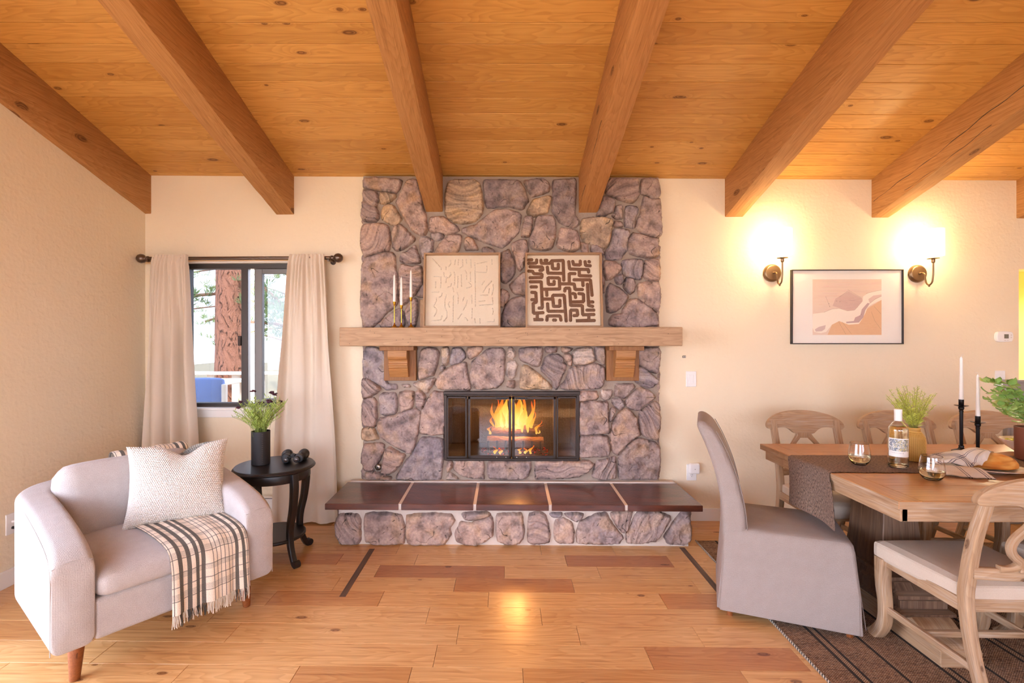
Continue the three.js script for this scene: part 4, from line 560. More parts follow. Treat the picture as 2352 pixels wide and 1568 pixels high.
  // gas valve with its key
  const gv = thing('gas_valve', 'round chrome gas valve with a key at the lower left of the chimney', 'valve', [onZ(868, 1073, 0.09).x, onZ(868, 1073, 0.09).y, 0.088]);
  mesh('escutcheon', lathe([[0, 0.008], [0.012, 0.008], [0.02, 0.004], [0.023, 0], [0, 0]], 28).rotateX(Math.PI / 2), M.nickel, gv); mesh('socket', cyl(0.006, 0.006, 0.012, 12).rotateX(Math.PI / 2), M.blackMatte, gv); mesh('key', bar([[-0.028, 0.008, 0.012, 0.0025, 0.002], [-0.002, -0.034, 0.014, 0.0025, 0.002]], V(0, 0, 1), 0.001), M.nickel, gv);
}
// ------------------------------------------------------------------ window corner: rod, curtains, armchair, side table
{
  const rod = thing('curtain_rod', 'brushed bronze curtain rod with ball finials above the window', 'curtain rod', [0, 1.945, 0.1]);
  const rm = std({ color: 0x6f5f55, roughness: 0.3, metalness: 0.9 });
  mesh('pole', at(new THREE.CylinderGeometry(0.0125, 0.0125, 1.36, 20).rotateZ(Math.PI / 2), -1.945, 0.0, 0), rm, rod);
  for (const [x, s] of [[-2.625, -1], [-1.265, 1]]) mesh('finial', lathe([[0, -0.005], [0.016, -0.005], [0.018, 0.004], [0.016, 0.012], [0.012, 0.018], [0.02, 0.022], [0.031, 0.036], [0.034, 0.052], [0.03, 0.068], [0.018, 0.08], [0, 0.084]], 28).rotateZ(-s * Math.PI / 2).translate(x, 0, 0), rm, rod);
  for (const x of [-2.62, -1.285]) mesh('bracket', merge([boxAt(x - 0.006, x + 0.006, -0.022, -0.012, -0.1, 0.012, 0.002), at(new THREE.CylinderGeometry(0.02, 0.02, 0.006, 20).rotateX(Math.PI / 2), x, -0.018, -0.096), at(new THREE.CylinderGeometry(0.008, 0.008, 0.016, 12).rotateX(Math.PI / 2), x, -0.02, 0.012)]), rm, rod);
  const curtain = (label, t0, t1, b0, b1, seed, folds, yb, flare) => {
    const r = rng(seed), ph = r() * 6, c = thing('curtain', label, 'curtain');
    const fold = (u, v) => { const w = u * folds * 6.2832 + ph + 1.3 * Math.sin(u * 4.2 + seed) + 0.3 * Math.sin(v * 2.2 + seed), a = lerp(0.012, 0.046, smoothstep(v, 0.02, 0.45)) * (0.7 + 0.9 * pn(u * 2.3, v * 0.8 + 4, 256, 256, seed)); const sn = Math.sin(w); return a * Math.sign(sn) * Math.pow(Math.abs(sn), 0.75) + 0.011 * (1 - smoothstep(v, 0.03, 0.35)) * Math.sin(u * 58 + seed) + 0.004 * pn(u * 5, v * 5, 256, 256, seed + 3); };
    const g = cloth(150, 70, (u, v) => { const y = lerp(1.968, yb, v), k = Math.pow(v, flare), x0 = lerp(t0, b0, k), x1 = lerp(t1, b1, k), hd = v < 0.03 ? 0.005 * Math.sin(u * 60) : 0; return [lerp(x0, x1, u) + 0.006 * Math.sin(v * 7 + u * 9), y + hd * 0.6 + 0.002 * pn(u * 20, 1, 256, 256, 4), 0.115 + fold(u, v) * (v < 0.04 ? 0.55 : 1) + 0.012 * smoothstep(v, 0.0, 0.03)]; }, (u, v) => [u * 1.1, v * 2], 0.0025);
    mesh('panel', g, M.curtain, c); return c;
  };
  curtain('cream curtain panel left of the window, behind the armchair', -2.585, -2.325, -2.69, -2.215, 3, 2.7, 0.02, 0.75);
  curtain('cream curtain panel right of the window, behind the oval side table', -1.565, -1.315, -1.69, -1.2, 8, 3.1, 0.012, 0.8);
  const ht = thing('baseboard_heater', 'white baseboard heater under the window', 'heater', [0, 0, 0]);
  mesh('cover', boxAt(-2.5, -1.5, 0.045, 0.175, 0.02, 0.07, 0.006), M.white, ht); mesh('top_slot', boxAt(-2.49, -1.51, 0.168, 0.172, 0.024, 0.074, 0.001), M.blackMatte, ht); mesh('base', boxAt(-2.5, -1.5, 0.0, 0.03, 0.016, 0.06, 0.003), M.blackMatte, ht); mesh('end_cap', boxAt(-1.51, -1.49, 0.0, 0.178, 0.016, 0.076, 0.004), M.white, ht);
  // outlet on the left wall with two plugs
  const ol = thing('wall_outlet', 'white double outlet with two plugged cords on the left wall beside the armchair', 'outlet', [XL + 0.001, 0.338, 1.02]);
  mesh('cover_plate', boxAt(0, 0.006, -0.057, 0.057, -0.035, 0.035, 0.003), M.plastic, ol);
  mesh('plug', tube([[0.006, 0.01, 0], [0.03, 0.012, 0], [0.045, 0.008, 0.0], [0.055, -0.02, -0.01], [0.06, -0.3, -0.04]], 0.007, 30, 8), M.plastic, ol); mesh('plug', tube([[0.006, -0.024, 0], [0.03, -0.024, 0], [0.048, -0.03, -0.004], [0.054, -0.06, -0.015], [0.06, -0.32, -0.06]], 0.008, 30, 8), M.black, ol);
}
const AC = { pos: [-1.779, 0, 1.29], turn: 0.937 };
{
  const a = thing('armchair', 'light grey upholstered armchair with tapered wooden legs by the window', 'armchair', AC.pos, AC.turn);
  const TH = 0.135, hs = [[0, 0.462], [0.006, 0.488], [0.018, 0.506], [0.045, 0.527], [0.1, 0.553], [0.2, 0.58], [0.32, 0.602], [0.45, 0.622], [0.6, 0.64], [0.75, 0.652], [0.9, 0.656]], hAt = (s) => { for (let i = 1; i < hs.length; i++) if (s <= hs[i][0]) return lerp(hs[i - 1][1], hs[i][1], (s - hs[i - 1][0]) / (hs[i][0] - hs[i - 1][0])); return 0.656; };
  const path = (s) => { // s from the front tip of the left arm round the back to the right arm's tip
    const half = 0.43 - TH / 2, rc = 0.15, L1 = 0.427 + 0.36 - rc, L2 = rc * Math.PI / 2, L3 = 2 * (half - rc), tot = 2 * (L1 + L2) + L3, mir = s > tot / 2, q = mir ? tot - s : s; let x, z, tx, tz;
    if (q < L1) { x = -half; z = 0.427 - q; tx = 0; tz = -1; } else if (q < L1 + L2) { const t = (q - L1) / rc; x = -half + rc - rc * Math.cos(t); z = -0.36 + rc - rc * Math.sin(t); tx = Math.sin(t); tz = -Math.cos(t); } else { x = -half + rc + (q - L1 - L2); z = -0.36; tx = 1; tz = 0; }
    return { x: mir ? -x : x, z, tx, tz: mir ? -tz : tz, q, tot };
  };
  const section = (s) => { const p = path(s), h = hAt(p.q), n = V(-p.tz, 0, p.tx), c = V(p.x, (0.16 + h) / 2, p.z); const bulge = 0.006; return rrect(c, n, V(0, 1, 0), TH / 2 + bulge * 0, (h - 0.16) / 2, 0.034, 5); };
  const tot = path(0).tot, e = 0.427 + 0.36 - 0.15, arm = [0, 0.003, 0.008, 0.018, 0.03, 0.05, 0.08, 0.12, 0.17, 0.24, 0.32, 0.4, 0.48, 0.56, e];
  const shrink = (ring, k) => { const c = V(); ring.forEach((p) => c.add(p)); c.divideScalar(ring.length); return ring.map((p) => { const o = p.clone().sub(c), l = o.length(); return c.clone().addScaledVector(o, (l - k) / l); }); };
  const armRings = (m) => arm.map((s, i) => { const q = section(m ? tot - s : s); return i === 0 ? shrink(q, 0.012) : i === 1 ? shrink(q, 0.004) : q; });
  const L = armRings(false), Rr = armRings(true).reverse(), back = []; for (let i = 0; i <= 44; i++) back.push(section(lerp(e, tot - e, i / 44)));
  mesh('arm', metric(loft(L, { cap1: false })), M.armchair, a); mesh('arm', metric(loft(Rr, { cap0: false })), M.armchair, a); mesh('backrest', metric(loft(back, { cap0: false, cap1: false })), M.armchair, a);
  mesh('seat_base', metric(boxAt(-0.297, 0.297, 0.16, 0.325, -0.32, 0.418, 0.018)), M.armchair, a);
  mesh('seat_cushion', at(cushion(0.586, 0.105, 0.68, 0.042, 0.018, 0.006, 16), 0, 0.372, 0.097), M.armchair, a);
  mesh('back_cushion', cushion(0.575, 0.37, 0.17, 0.055, 0.012, 0.022, 16).rotateX(-0.2).translate(0, 0.555, -0.205), M.armchair, a);
  const seam = (pts) => tube(pts, 0.0016, 40, 5); const sm = std({ color: 0xb5aba4, roughness: 1 });
  mesh('seam', merge([-1, 1].flatMap((s) => [seam([[s * 0.43, 0.165, 0.418], [s * 0.43, 0.35, 0.42], [s * 0.43, 0.46, 0.418], [s * 0.428, 0.5, 0.385], [s * 0.4275, 0.53, 0.33], [s * 0.427, 0.565, 0.2], [s * 0.426, 0.6, 0.0], [s * 0.425, 0.612, -0.1]]), seam([[s * 0.425, 0.487, 0.414], [s * 0.38, 0.501, 0.413], [s * 0.3, 0.49, 0.414]])])), sm, a);
  for (const [x, z] of [[-0.34, 0.335], [0.34, 0.335], [-0.34, -0.32], [0.34, -0.32]]) mesh('leg', lathe([[0, 0], [0.0165, 0], [0.018, 0.004], [0.031, 0.168], [0, 0.168]], 24).applyMatrix4(new THREE.Matrix4().makeShear(0, 0, -Math.sign(x) * 0.05, -Math.sign(z) * 0.05, 0, 0)).translate(x, 0, z), M.walnut, a);
  // pale throw with dark stripes over the chair
  const stripes = [[0.08, 0.13], [0.19, 0.245], [0.295, 0.34], [0.37, 0.42], [0.825, 0.87], [0.915, 0.955]], thin = [0.02, 0.515, 0.565, 0.62, 0.675, 0.73, 0.78, 0.985];
  const plaid = tex(512, 1024, 1, 1, (u, v) => {
    let c = [0.93, 0.87, 0.79]; const dk = [0.31, 0.3, 0.28], warp = 0.5 + 0.5 * pn(u * 200, v * 400, 200, 400, 5), n = 0.08 * pn(u * 150, v * 420, 150, 420, 7);
    let k = 0; for (const [a0, b0] of stripes) if (u > a0 && u < b0) k = 0.86; for (const t of thin) if (Math.abs(u - t) < 0.0045) k = Math.max(k, 0.7);
    const ph = (v * 24) % 1, b2 = v > 0.62 ? (v * 16) % 1 : 0.9; let w = 0; if (ph < 0.07) w = 0.55; if (b2 < 0.3) w = Math.max(w, 0.34 * warp);
    c = mix3(c, dk, clamp(1 - (1 - k) * (1 - w), 0, 0.9)); return c.map((q) => q + n);
  }); plaid.repeat.set(1, 1);
  const pm = std({ map: plaid, bumpMap: linenB.clone(), bumpScale: 0.0004, roughness: 0.95, side: THREE.DoubleSide }); pm.bumpMap.repeat.set(2.5, 6);
  const prof = smoothPts([[-0.345, 0.60], [-0.335, 0.68], [-0.318, 0.742], [-0.262, 0.767], [-0.205, 0.748], [-0.168, 0.66], [-0.135, 0.56], [-0.105, 0.475], [-0.07, 0.449], [0.02, 0.45], [0.15, 0.455], [0.3, 0.45], [0.395, 0.434], [0.436, 0.405], [0.452, 0.36], [0.456, 0.3], [0.461, 0.23], [0.468, 0.165]], 90);
  const t = thing('throw_blanket', 'cream throw with dark grey plaid stripes draped over the armchair', 'blanket', AC.pos, AC.turn);
  const len = [0]; for (let i = 1; i < prof.length; i++) len.push(len[i - 1] + Math.hypot(prof[i][0] - prof[i - 1][0], prof[i][1] - prof[i - 1][1])); const Lt = len[len.length - 1];
  const tp = (u, v) => { const q = v * (prof.length - 1), i = Math.min(Math.floor(q), prof.length - 2), f = q - i, z = lerp(prof[i][0], prof[i + 1][0], f), y = lerp(prof[i][1], prof[i + 1][1], f), hang = smoothstep(v, 0.72, 1), x = lerp(-0.052 - 0.01 * Math.sin(v * 6) + hang * 0.006, 0.288 - 0.012 * (1 - smoothstep(v, 0.2, 0.5)), u); return [x, y + 0.0025 * Math.sin(u * 22) * (1 - hang), z + hang * (0.008 * Math.sin(u * 13 + 0.8) + 0.006 * Math.sin(u * 29)) + 0.003 * pn(u * 6, v * 9, 256, 256, 2)]; };
  mesh('cloth', cloth(44, 110, tp, (u, v) => { const q = v * (prof.length - 1), i = Math.min(Math.floor(q), prof.length - 2); return [u, lerp(len[i], len[i + 1], q - i) / Lt]; }, 0.004), pm, t);
  const fr = [], fd = [], r = rng(41); for (let k = 0; k < 64; k++) { const u = (k + 0.5) / 64, p = tp(u, 1), dark = stripes.some(([a0, b0]) => u > a0 && u < b0); for (let s = 0; s < 4; s++) { const dx = (r() - 0.5) * 0.018, dz = (r() - 0.5) * 0.02, l = 0.03 + r() * 0.028; (dark ? fd : fr).push(tube([[p[0] + (r() - 0.5) * 0.004, p[1] + 0.004, p[2] - 0.002], [p[0] + dx * 0.5, p[1] - l * 0.5, p[2] + dz * 0.7], [p[0] + dx * 0.8, p[1] - l, p[2] + dz]], 0.0013, 6, 4)); } }
  const f1 = mesh('fringe', merge(fr), std({ color: 0xe6d8c4, roughness: 1 }), t), f2 = mesh('fringe', merge(fd), std({ color: 0x55514a, roughness: 1 }), t); f1.userData.kind = f2.userData.kind = 'stuff'; f2.userData.label = 'dark grey fringe';
  // white knubbly pillow, chopped at the top
  const pil = new THREE.Group(); const W = 0.225, H = 0.203;
  const pg = (sgn) => sheet(40, 40, (uu, vv) => { const s = uu * 2 - 1, q = vv * 2 - 1, ex = 1 - 0.10 * (1 - Math.abs(q) ** 2.2) * 1.0, ey = 1 - 0.07 * (1 - Math.abs(s) ** 2.2), dent = q > 0 ? 0.055 * Math.exp(-((s - 0.12) ** 2) / 0.09) * q * q : 0, th = 0.085 * Math.pow((1 - s * s) * (1 - q * q), 0.42) * (1 - (q > 0 ? 0.35 * q * Math.exp(-((s - 0.12) ** 2) / 0.12) : 0)); return [s * W * ex * sgn, q * H * ey - dent, sgn * th]; }, (uu, vv) => [uu * 0.47, vv * 0.43]);
  const pmesh = mesh('pillow', mergeVerticesKeep(merge([pg(1), pg(-1)])), M.boucle); tag(pmesh, 'white knubbly woven pillow leaning on the throw in the armchair', 'pillow');
  const q = new THREE.Object3D(); q.rotation.set(-0.36, -0.42, 0.0, 'YXZ'); q.position.set(0.138, 0.622, 0.035); const w = new THREE.Object3D(); w.position.set(...AC.pos); w.rotation.y = AC.turn; w.add(q); w.updateMatrixWorld(true); pmesh.applyMatrix4(q.matrixWorld);
}
function mergeVerticesKeep(g) { return g; }
const ST_POS = [-1.42, 0, 0.665], ST_H = 0.578;
{ // black side table
  const t = thing('side_table', 'round black wooden side table with curved legs beside the armchair', 'side table', ST_POS, 0);
  mesh('table_top', lathe([[0, 0], [0.222, 0], [0.232, 0.004], [0.238, 0.01], [0.236, 0.014], [0.229, 0.016], [0.231, 0.02], [0.226, 0.025], [0, 0.025]].map(([x, y]) => [x, y + ST_H - 0.025]), 64), M.black, t);
  mesh('apron', lathe([[0.195, 0.5], [0.208, 0.5], [0.208, 0.554], [0.195, 0.554], [0.195, 0.5]], 64), M.black, t);
  mesh('lower_shelf', lathe([[0, 0.135], [0.172, 0.135], [0.18, 0.14], [0.18, 0.152], [0.172, 0.157], [0, 0.157]], 56), M.black, t);
  for (let k = 0; k < 4; k++) { const az = -0.62 + k * Math.PI / 2, c = Math.cos(az), s = Math.sin(az), w = V(-s, 0, -c * -1).normalize(); const pts = smoothPts([[0.208, 0.55, 0.02, 0.02], [0.214, 0.46, 0.02, 0.02], [0.2, 0.34, 0.019, 0.018], [0.172, 0.23, 0.018, 0.017], [0.17, 0.14, 0.017, 0.016], [0.19, 0.07, 0.016, 0.015], [0.215, 0.022, 0.016, 0.015], [0.232, 0.012, 0.016, 0.012]], 26); mesh('leg', merge([bar(pts.map(([rr, y, a, b]) => [rr * c, y, -rr * s, a, b]), V(s, 0, c), 0.004), at(new THREE.CylinderGeometry(0.021, 0.021, 0.034, 20).rotateX(Math.PI / 2).rotateY(az), 0.236 * c, 0.022, -0.236 * s)]), M.black, t); }
  const vp = [-1.51, ST_H, 0.66], v = thing('flower_vase', 'black leather-wrapped cylinder vase with a stitched seam on the side table', 'vase', vp);
  mesh('body', lathe([[0, 0], [0.052, 0], [0.054, 0.003], [0.0545, 0.205], [0.0515, 0.205], [0.051, 0.012], [0, 0.012]], 44), M.blackMatte, v);
  const stc = []; for (let i = 0; i < 16; i++) stc.push(at(boxAt(-0.0035, 0.0035, -0.0008, 0.0008, 0, 0.002, 0.0006).rotateY(0.55), 0.054 * Math.sin(0.62), 0.02 + i * 0.0115, 0.054 * Math.cos(0.62))); mesh('stitching', merge(stc), std({ color: 0x6a5a50, roughness: 0.8 }), v);
  const bo = thing('wildflower_bunch', 'wispy green stems with dark maroon flower heads in the black vase', 'plant', [vp[0], vp[1] + 0.19, vp[2]]);
  const r = rng(301), st = [], lf = [], fl = [];
  for (let i = 0; i < 110; i++) { const a = r() * 6.283, sp = Math.pow(r(), 0.55) * 0.175, h = 0.15 + r() * 0.1 - sp * 0.3, x = Math.cos(a) * sp, z = Math.sin(a) * sp, x0 = Math.cos(a) * 0.03 * r(), z0 = Math.sin(a) * 0.03 * r(), curve = [[x0, -0.15, z0], [x0 * 1.1, 0, z0 * 1.1], [x * 0.5, h * 0.6, z * 0.5], [x, h, z]]; st.push(tube(curve, 0.0009, 10, 4)); const c3 = new THREE.CatmullRomCurve3(curve.map((q) => V(...q))); for (let k = 0; k < 16; k++) { const p = c3.getPoint(0.45 + 0.55 * k / 16), g = leaf(0.017 + r() * 0.014, 0.003 + r() * 0.0016); g.rotateZ(0.2 + r() * 1.0); g.rotateY(r() * 6.283); g.translate(p.x, p.y, p.z); lf.push(g); } }
  for (let i = 0; i < 9; i++) { const a = r() * 6.283, sp = i < 3 ? 0.03 + r() * 0.07 : 0.08 + r() * 0.07, h = i < 3 ? 0.27 - i * 0.015 : 0.16 + r() * 0.05, x = Math.cos(a) * sp, z = Math.sin(a) * sp; st.push(tube([[x * 0.2, -0.1, z * 0.2], [x * 0.6, h * 0.5, z * 0.6], [x, h, z]], 0.001, 10, 4)); for (let k = 0; k < 9; k++) fl.push(new THREE.IcosahedronGeometry(0.007, 0).scale(1.2, 0.7, 1.2).translate(x + (r() - 0.5) * 0.022, h + (r() - 0.4) * 0.01, z + (r() - 0.5) * 0.022)); }
  const green = std({ color: 0xaec45c, roughness: 0.7, side: THREE.DoubleSide }); mesh('stems', merge(st), std({ color: 0x7d8f3f, roughness: 0.7 }), bo).userData.kind = 'stuff'; mesh('leaves', merge(lf), green, bo).userData.kind = 'stuff'; const fm = mesh('flower_heads', merge(fl), std({ color: 0x43182a, roughness: 0.8 }), bo); fm.userData.kind = 'stuff'; fm.userData.label = 'dark maroon flower heads';
  // binoculars lying with the eyepieces towards the room
  const b = thing('binoculars', 'black binoculars lying on the side table', 'binoculars', [-1.325, ST_H, 0.62], 0.2); const rb = std({ color: 0x1d1c1d, roughness: 0.5 }), gloss = phys({ color: 0x3a2a22, roughness: 0.08, clearcoat: 1 });
  for (const s of [-1, 1]) { const br = new THREE.Group(); const bb = mesh('barrel', merge([lathe([[0, 0.055], [0.0165, 0.055], [0.0175, 0.05], [0.0175, 0.03], [0.0145, 0.028], [0.0145, 0.02], [0, 0.02]], 28).rotateX(Math.PI / 2).translate(s * 0.031, 0.03, 0.012), lathe([[0, 0.022], [0.024, 0.022], [0.027, 0.015], [0.027, -0.02], [0.023, -0.026], [0, -0.026]], 28).rotateX(Math.PI / 2).translate(s * 0.038, 0.03, 0.01), lathe([[0, 0.0], [0.022, 0.0], [0.025, -0.025], [0.03, -0.05], [0.032, -0.075], [0.032, -0.09], [0.029, -0.092], [0, -0.088]], 32).rotateX(Math.PI / 2).translate(s * 0.05, 0.033, 0.0), lathe([[0.0322, -0.06], [0.0335, -0.062], [0.0335, -0.072], [0.0322, -0.074]], 32).rotateX(Math.PI / 2).translate(s * 0.05, 0.033, 0)]), rb, b); mesh('lens', new THREE.SphereGeometry(0.0115, 20, 12).scale(1, 1, 0.35).translate(s * 0.031, 0.03, 0.0655), gloss, bb); }
  mesh('bridge', merge([boxAt(-0.026, 0.026, 0.036, 0.046, -0.035, -0.02, 0.003), boxAt(-0.024, 0.024, 0.037, 0.045, 0.03, 0.04, 0.003), at(new THREE.CylinderGeometry(0.009, 0.009, 0.045, 18).rotateX(Math.PI / 2), 0, 0.045, 0.005), at(new THREE.CylinderGeometry(0.012, 0.012, 0.014, 18).rotateX(Math.PI / 2), 0, 0.046, 0.012)]), rb, b);
}
function leaf(l, w, fold = 0.25) { // a small pointed leaf lying along +y, folded on its midrib
  const g = new THREE.BufferGeometry(); const p = [0, 0, 0, w / 2, l * 0.45, w * fold, 0, l * 0.5, 0, -w / 2, l * 0.45, w * fold, 0, l, 0]; g.setAttribute('position', new THREE.Float32BufferAttribute(p, 3)); g.setAttribute('uv', new THREE.Float32BufferAttribute([0.5, 0, 1, 0.45, 0.5, 0.5, 0, 0.45, 0.5, 1], 2)); g.setIndex([0, 1, 2, 0, 2, 3, 1, 4, 2, 2, 4, 3]); g.computeVertexNormals(); return g;
}
// ------------------------------------------------------------------ outside the window
{
  struct(mesh('ground', plainBox(-20, 16, -0.45, -0.35, -30, 22), std({ color: 0x9a8d70, roughness: 1 })));
  const deck = struct(mesh('deck_floor', plainBox(-7, 1.5, -0.25, -0.12, -3.2, -0.2), std({ map: rough.map, color: lin(1.2, 1.25, 1.3), roughness: 0.9 })));
  const barkB = tex(512, 512, 0.5, 1.0, (u, v) => { const a = ridged(u * 5 + 0.4 * pn(u * 6, v * 6, 6, 6, 5), v * 3, 5, 3, 3, 7); return clamp(1.25 - a * 0.9 + 0.15 * pn(u * 40, v * 40, 40, 40, 8), 0, 1); }, false);
  const barkM = tex(512, 512, 0.5, 1.0, (u, v) => { const a = ridged(u * 5 + 0.4 * pn(u * 6, v * 6, 6, 6, 5), v * 3, 5, 3, 3, 7); return mix3([0.68, 0.47, 0.38], [0.28, 0.18, 0.14], smoothstep(a, 0.72, 0.95)); });
  const bark = std({ map: barkM, bumpMap: barkB, bumpScale: 0.03, roughness: 0.95 });
  const trunk = (x, z, r0, h, seed) => { const rings = []; for (let i = 0; i <= 40; i++) { const y = -0.4 + h * i / 40, q = [], rr = r0 * (1 - 0.35 * i / 40) * (1 + 0.35 * Math.exp(-(y + 0.4) * 2)); for (let k = 0; k < 40; k++) { const a = k / 40 * 6.2832, w = 1 + 0.05 * pn(k * 0.5, i * 0.6, 20, 256, seed); q.push(V(x + Math.cos(a) * rr * w, y, z + Math.sin(a) * rr * w)); } rings.push(q); } return loft(rings); };
  const needles = (list, r, n, spread, cx, cy, cz, len) => { for (let i = 0; i < n; i++) { const x = cx + (r() - 0.5) * spread * 2, y = cy + (r() - 0.5) * spread * 1.1, z = cz + (r() - 0.5) * spread; for (let k = 0; k < 9; k++) { const g = leaf(len * (0.7 + r() * 0.6), 0.012, 0.1); g.rotateZ((r() - 0.5) * 2.6); g.rotateY(r() * 6.283); g.translate(x, y, z); list.push(g); } } };
  const pineM = std({ color: 0x6f8a58, roughness: 0.8, side: THREE.DoubleSide }), pineM2 = std({ color: 0x9db074, roughness: 0.8, side: THREE.DoubleSide }), br = std({ color: 0x8c6a56, roughness: 0.95 });
  const makePine = (label, x, z, r0, h, seed, boughs, mat) => { const r = rng(seed), t = thing('pine_tree', label, 'tree'); mesh('trunk', trunk(x, z, r0, h, seed), bark, t); const bl = [], nl = []; for (const [bx, by, bz, dx, dy, dz] of boughs) { bl.push(tube([[bx, by, bz], [bx + dx * 0.5, by + dy * 0.4 + 0.05, bz + dz * 0.5], [bx + dx, by + dy, bz + dz]], 0.022, 14, 6)); for (let k = 2; k <= 7; k++) { const f = k / 7; needles(nl, r, 10, 0.22, bx + dx * f, by + dy * f, bz + dz * f, 0.13); } } mesh('branches', merge(bl), br, t); const n = mesh('needles', merge(nl), mat, t); n.userData.kind = 'stuff'; return t; };
  makePine('big pine with reddish bark right outside the window', -3.9, -3.3, 0.22, 8, 5, [[-3.8, 2.2, -3.2, 0.9, -0.5, 0.2], [-3.8, 1.9, -3.3, 1.2, -0.3, 0.5], [-4.0, 2.0, -3.3, -1.0, -0.3, 0.2], [-3.8, 1.6, -3.4, 1.0, -0.25, -0.2]], pineM);
  makePine('slim pine with drooping boughs at the right of the window view', -4.6, -7.5, 0.16, 9, 9, [[-4.5, 3.2, -7.4, 2.2, -0.7, 0.6], [-4.5, 2.6, -7.4, 2.4, -0.6, 0.8], [-4.5, 2.0, -7.4, 2.2, -0.5, 0.9], [-4.5, 1.5, -7.4, 2.0, -0.4, 0.8], [-4.6, 2.9, -7.4, -1.6, -0.5, 0.8], [-4.6, 2.2, -7.4, -1.7, -0.5, 0.8], [-4.6, 1.6, -7.4, -1.5, -0.3, 0.8]], pineM2);
  makePine('farther pine behind the deck railing', -9.0, -12, 0.25, 12, 12, [[-9, 4, -12, 2.5, -0.8, 0.5], [-9, 3.2, -12, 2.8, -0.7, 0.5], [-9, 2.4, -12, 2.6, -0.6, 0.6], [-9, 1.6, -12, 2.4, -0.4, 0.5], [-9, 3.6, -12, -2.2, -0.7, 0.5], [-9, 2.4, -12, -2.4, -0.6, 0.5]], pineM2);
  const wh = std({ color: 0xf0ece4, roughness: 0.6 });
  const rail = thing('deck_railing', 'white deck railing with balusters outside the window', 'railing', [0, 0, 0]);
  mesh('top_rail', boxAt(-6.5, 1.2, 0.86, 0.9, -3.0, -2.86, 0.008), wh, rail); mesh('bottom_rail', boxAt(-6.5, 1.2, 0.0, 0.05, -2.96, -2.9, 0.005), wh, rail); for (let i = 0; i < 22; i++) mesh('baluster', boxAt(-6.4 + i * 0.34, -6.3 + i * 0.34, 0.05, 0.87, -2.95, -2.91, 0.004, 'y'), wh, rail);
  const tb = thing('patio_table', 'white patio table on the deck', 'table', [-3.55, -0.12, -2.2]); mesh('table_top', boxAt(-0.45, 0.28, 0.92, 0.96, -0.4, 0.4, 0.01), wh, tb); for (const [x, z] of [[-0.4, -0.35], [0.22, -0.35], [-0.4, 0.35], [0.22, 0.35]]) mesh('leg', boxAt(x - 0.03, x + 0.03, 0, 0.92, z - 0.03, z + 0.03, 0.005, 'y'), wh, tb);
  const pc = thing('patio_chair', 'patio chair with a blue back cushion on the deck outside the window', 'chair', [-2.9, -0.12, -0.95], 0.12); const blue = std({ color: 0x7f97cf, roughness: 0.9 });
  mesh('back_cushion', cushion(0.46, 0.5, 0.09, 0.035, 0.01, 0.012, 10).translate(0, 0.84, 0), blue, pc); mesh('seat_cushion', cushion(0.46, 0.09, 0.46, 0.035, 0.012, 0.005, 10).translate(0, 0.45, -0.26), blue, pc); mesh('frame', merge([boxAt(-0.26, -0.22, 0, 1.04, -0.0, 0.05, 0.006, 'y'), boxAt(0.22, 0.26, 0, 1.04, -0.0, 0.05, 0.006, 'y'), boxAt(-0.26, 0.26, 0.37, 0.41, -0.5, 0.05, 0.005), boxAt(-0.26, -0.22, 0, 0.42, -0.5, -0.46, 0.006, 'y'), boxAt(0.22, 0.26, 0, 0.42, -0.5, -0.46, 0.006, 'y')]), wh, pc);
}
